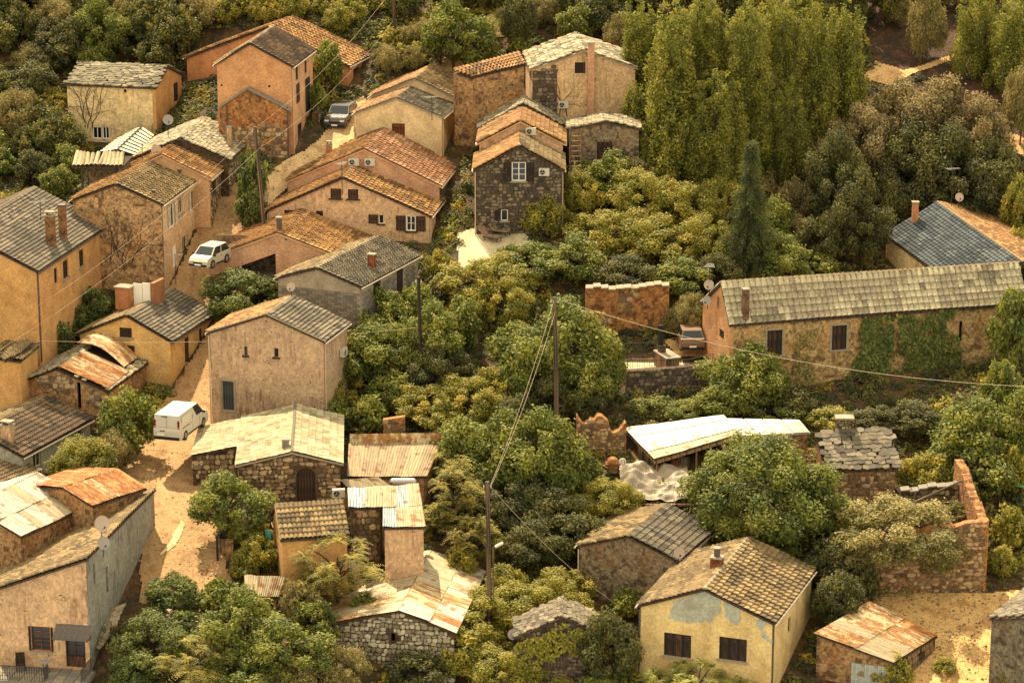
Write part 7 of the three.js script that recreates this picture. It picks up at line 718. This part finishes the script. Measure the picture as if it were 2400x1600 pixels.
ivy('ivy', 'dark ivy column beside the shuttered windows of the long house', h26.R, (() => { const r = [9.40,-2.44,12.36,4.34]; const w = r[2] - r[0], h = r[3] - r[1]; return [[r[0] - 0.6, r[1] - 1], [r[2], r[1] - 1], [r[2], r[1] + h * 0.6], [r[2] - w * 0.25, r[3]], [r[0] + w * 0.25, r[3]], [r[0] - 0.1, r[1] + h * 0.55], [r[0] - 1, r[1] + h * 0.3]]; })(), 0.5, 'figdark', { seed: 2 });
ivy('ivy', 'broad dark ivy curtain over the front of the long house', h26.R, (() => { const r = [12.49,-2.86,17.76,4.45]; const w = r[2] - r[0], h = r[3] - r[1]; return [[r[0], r[1] - 1], [r[0] + w * 0.75, r[1] - 1], [r[2], r[1] + h * 0.4], [r[2] - w * 0.15, r[1] + h * 0.75], [r[2] - w * 0.2, r[3]], [r[0] - w * 0.05, r[3]], [r[0] + w * 0.1, r[1] + h * 0.5]]; })(), 0.6, 'figdark', { seed: 3 });
ivy('ivy', 'brown dead ivy between the two boarded windows', h26.R, rc([4.91,-0.57,6.60,3.64]), 0.3, 'olive', { seed: 4, dense: 70 });
bareCreeper('bare creeper stems spreading over the tan gable', h10a.F, [[0.4, 1.0], [1.0, 1.6], [0.0, 2.0], [-0.6, 1.4]], 1.0, 12);
{ const r = [-6.45,1.48,-4.55,4.84]; bareCreeper('dead creeper stems on the pale slab roofed house', h1.Lw, [[r[0] + 0.3, r[1]], [r[0] + 0.7, r[1]], [r[0] + 0.1, r[1] + 0.5], [r[0] + 0.5, r[1] + 1.2]], 1.1, 22); }
{ const r = [-2.23,3.15,0.39,5.45]; bareCreeper('black bare stem climbing behind the air conditioner', h29.F, [[r[0] + 0.9, r[1]], [r[0] + 0.3, r[1] + 0.2]], 0.9, 32); }
ivy('ivy', 'creeper hanging over the eaves of the overgrown cottage', h35.F, [[-3.3, -1], [-1.2, -1], [-1.0, 1.0], [-0.6, 1.9], [0.9, 2.1], [1.6, 0.6], [1.6, -1], [3.4, -1], [3.3, 3.2], [0.2, 4.2], [-3.0, 2.6]], 0.5, 'shrub', { seed: 6, dense: 150 });
// ------------------------------------------------------------------ undergrowth over the bare slope
{
  const tuft = v => { const r = rng(v * 5 + 2), g = new GB(); for (let i = 0; i < 150; i++) { const d = ball(r); d.y = Math.abs(d.y); const p = V(d.x * 0.6 * r(), d.y * 0.45 * r(), d.z * 0.6 * r()), nr = d.clone().addScaledVector(ball(r), 0.6).add(V(0, 0.4, 0)).normalize(); let dir = ball(r); dir.addScaledVector(nr, -dir.dot(nr)).normalize(); const b = 0.8 + 0.4 * r(); leafInto(g, p, dir, nr, 0.16 * (0.7 + 0.7 * r()), 0.55, [b, b, b]); } return leafGeo(g); };
  const geos = [0, 1, 2].map(tuft), lists = [[], [], []], r = rng(99), tones = [...KIND.shrub.tones, ...KIND.oak.tones, ...KIND.forest.tones, ...KIND.olive.tones];
  const foot = FOOT.map(p => { const c = p.reduce((a, q) => [a[0] + q[0] / p.length, a[1] + q[1] / p.length], [0, 0]); return p.map(q => [c[0] + (q[0] - c[0]) * 1.12, c[1] + (q[1] - c[1]) * 1.12]); });
  for (let z = -300; z < -138; z += 0.95) for (let x = -0.26 * -z; x < 0.26 * -z; x += 0.95) {
    const px = x + (r() - 0.5) * 0.9, pz = z + (r() - 0.5) * 0.9; if (BARE.some(p => inPoly(p, px, pz)) || foot.some(p => inPoly(p, px, pz))) continue;
    const s = 0.6 + 1.0 * noise(px * 0.25 + 100, pz * 0.25 + 600, 4096, 3) + 0.4 * r(), m = new THREE.Matrix4().compose(V(px, terr(px, pz) - 0.08, pz), new THREE.Quaternion().setFromEuler(new THREE.Euler(0, r() * 6.28, 0)), V(s, s * (0.7 + 0.7 * r()), s)); lists[Math.floor(r() * 3)].push([m, tones[Math.floor(clamp(noise(px * 0.2 + 300, pz * 0.2 + 900, 4096, 8) * 0.8 + r() * 0.3 - 0.05, 0, 0.999) * tones.length)]]);
  }
  lists.forEach((l, i) => { const im = new THREE.InstancedMesh(geos[i], LEAF, l.length), c = new THREE.Color(); l.forEach(([m, t], j) => { im.setMatrixAt(j, m); im.setColorAt(j, c.setRGB(...t)); }); im.name = numbered('undergrowth'); im.castShadow = im.receiveShadow = true; scene.add(im); tag(im, ['low green undergrowth covering the slope between houses', 'knee high brambles and weeds covering the slope', 'dry grass tufts and weeds covering the slope'][i], 'undergrowth', null, 'stuff'); });
  console.log('leaf triangles', TRI); console.log('tufts', lists.map(l => l.length).join());
}
scene.updateMatrixWorld(true);
renderer.render(scene, camera);
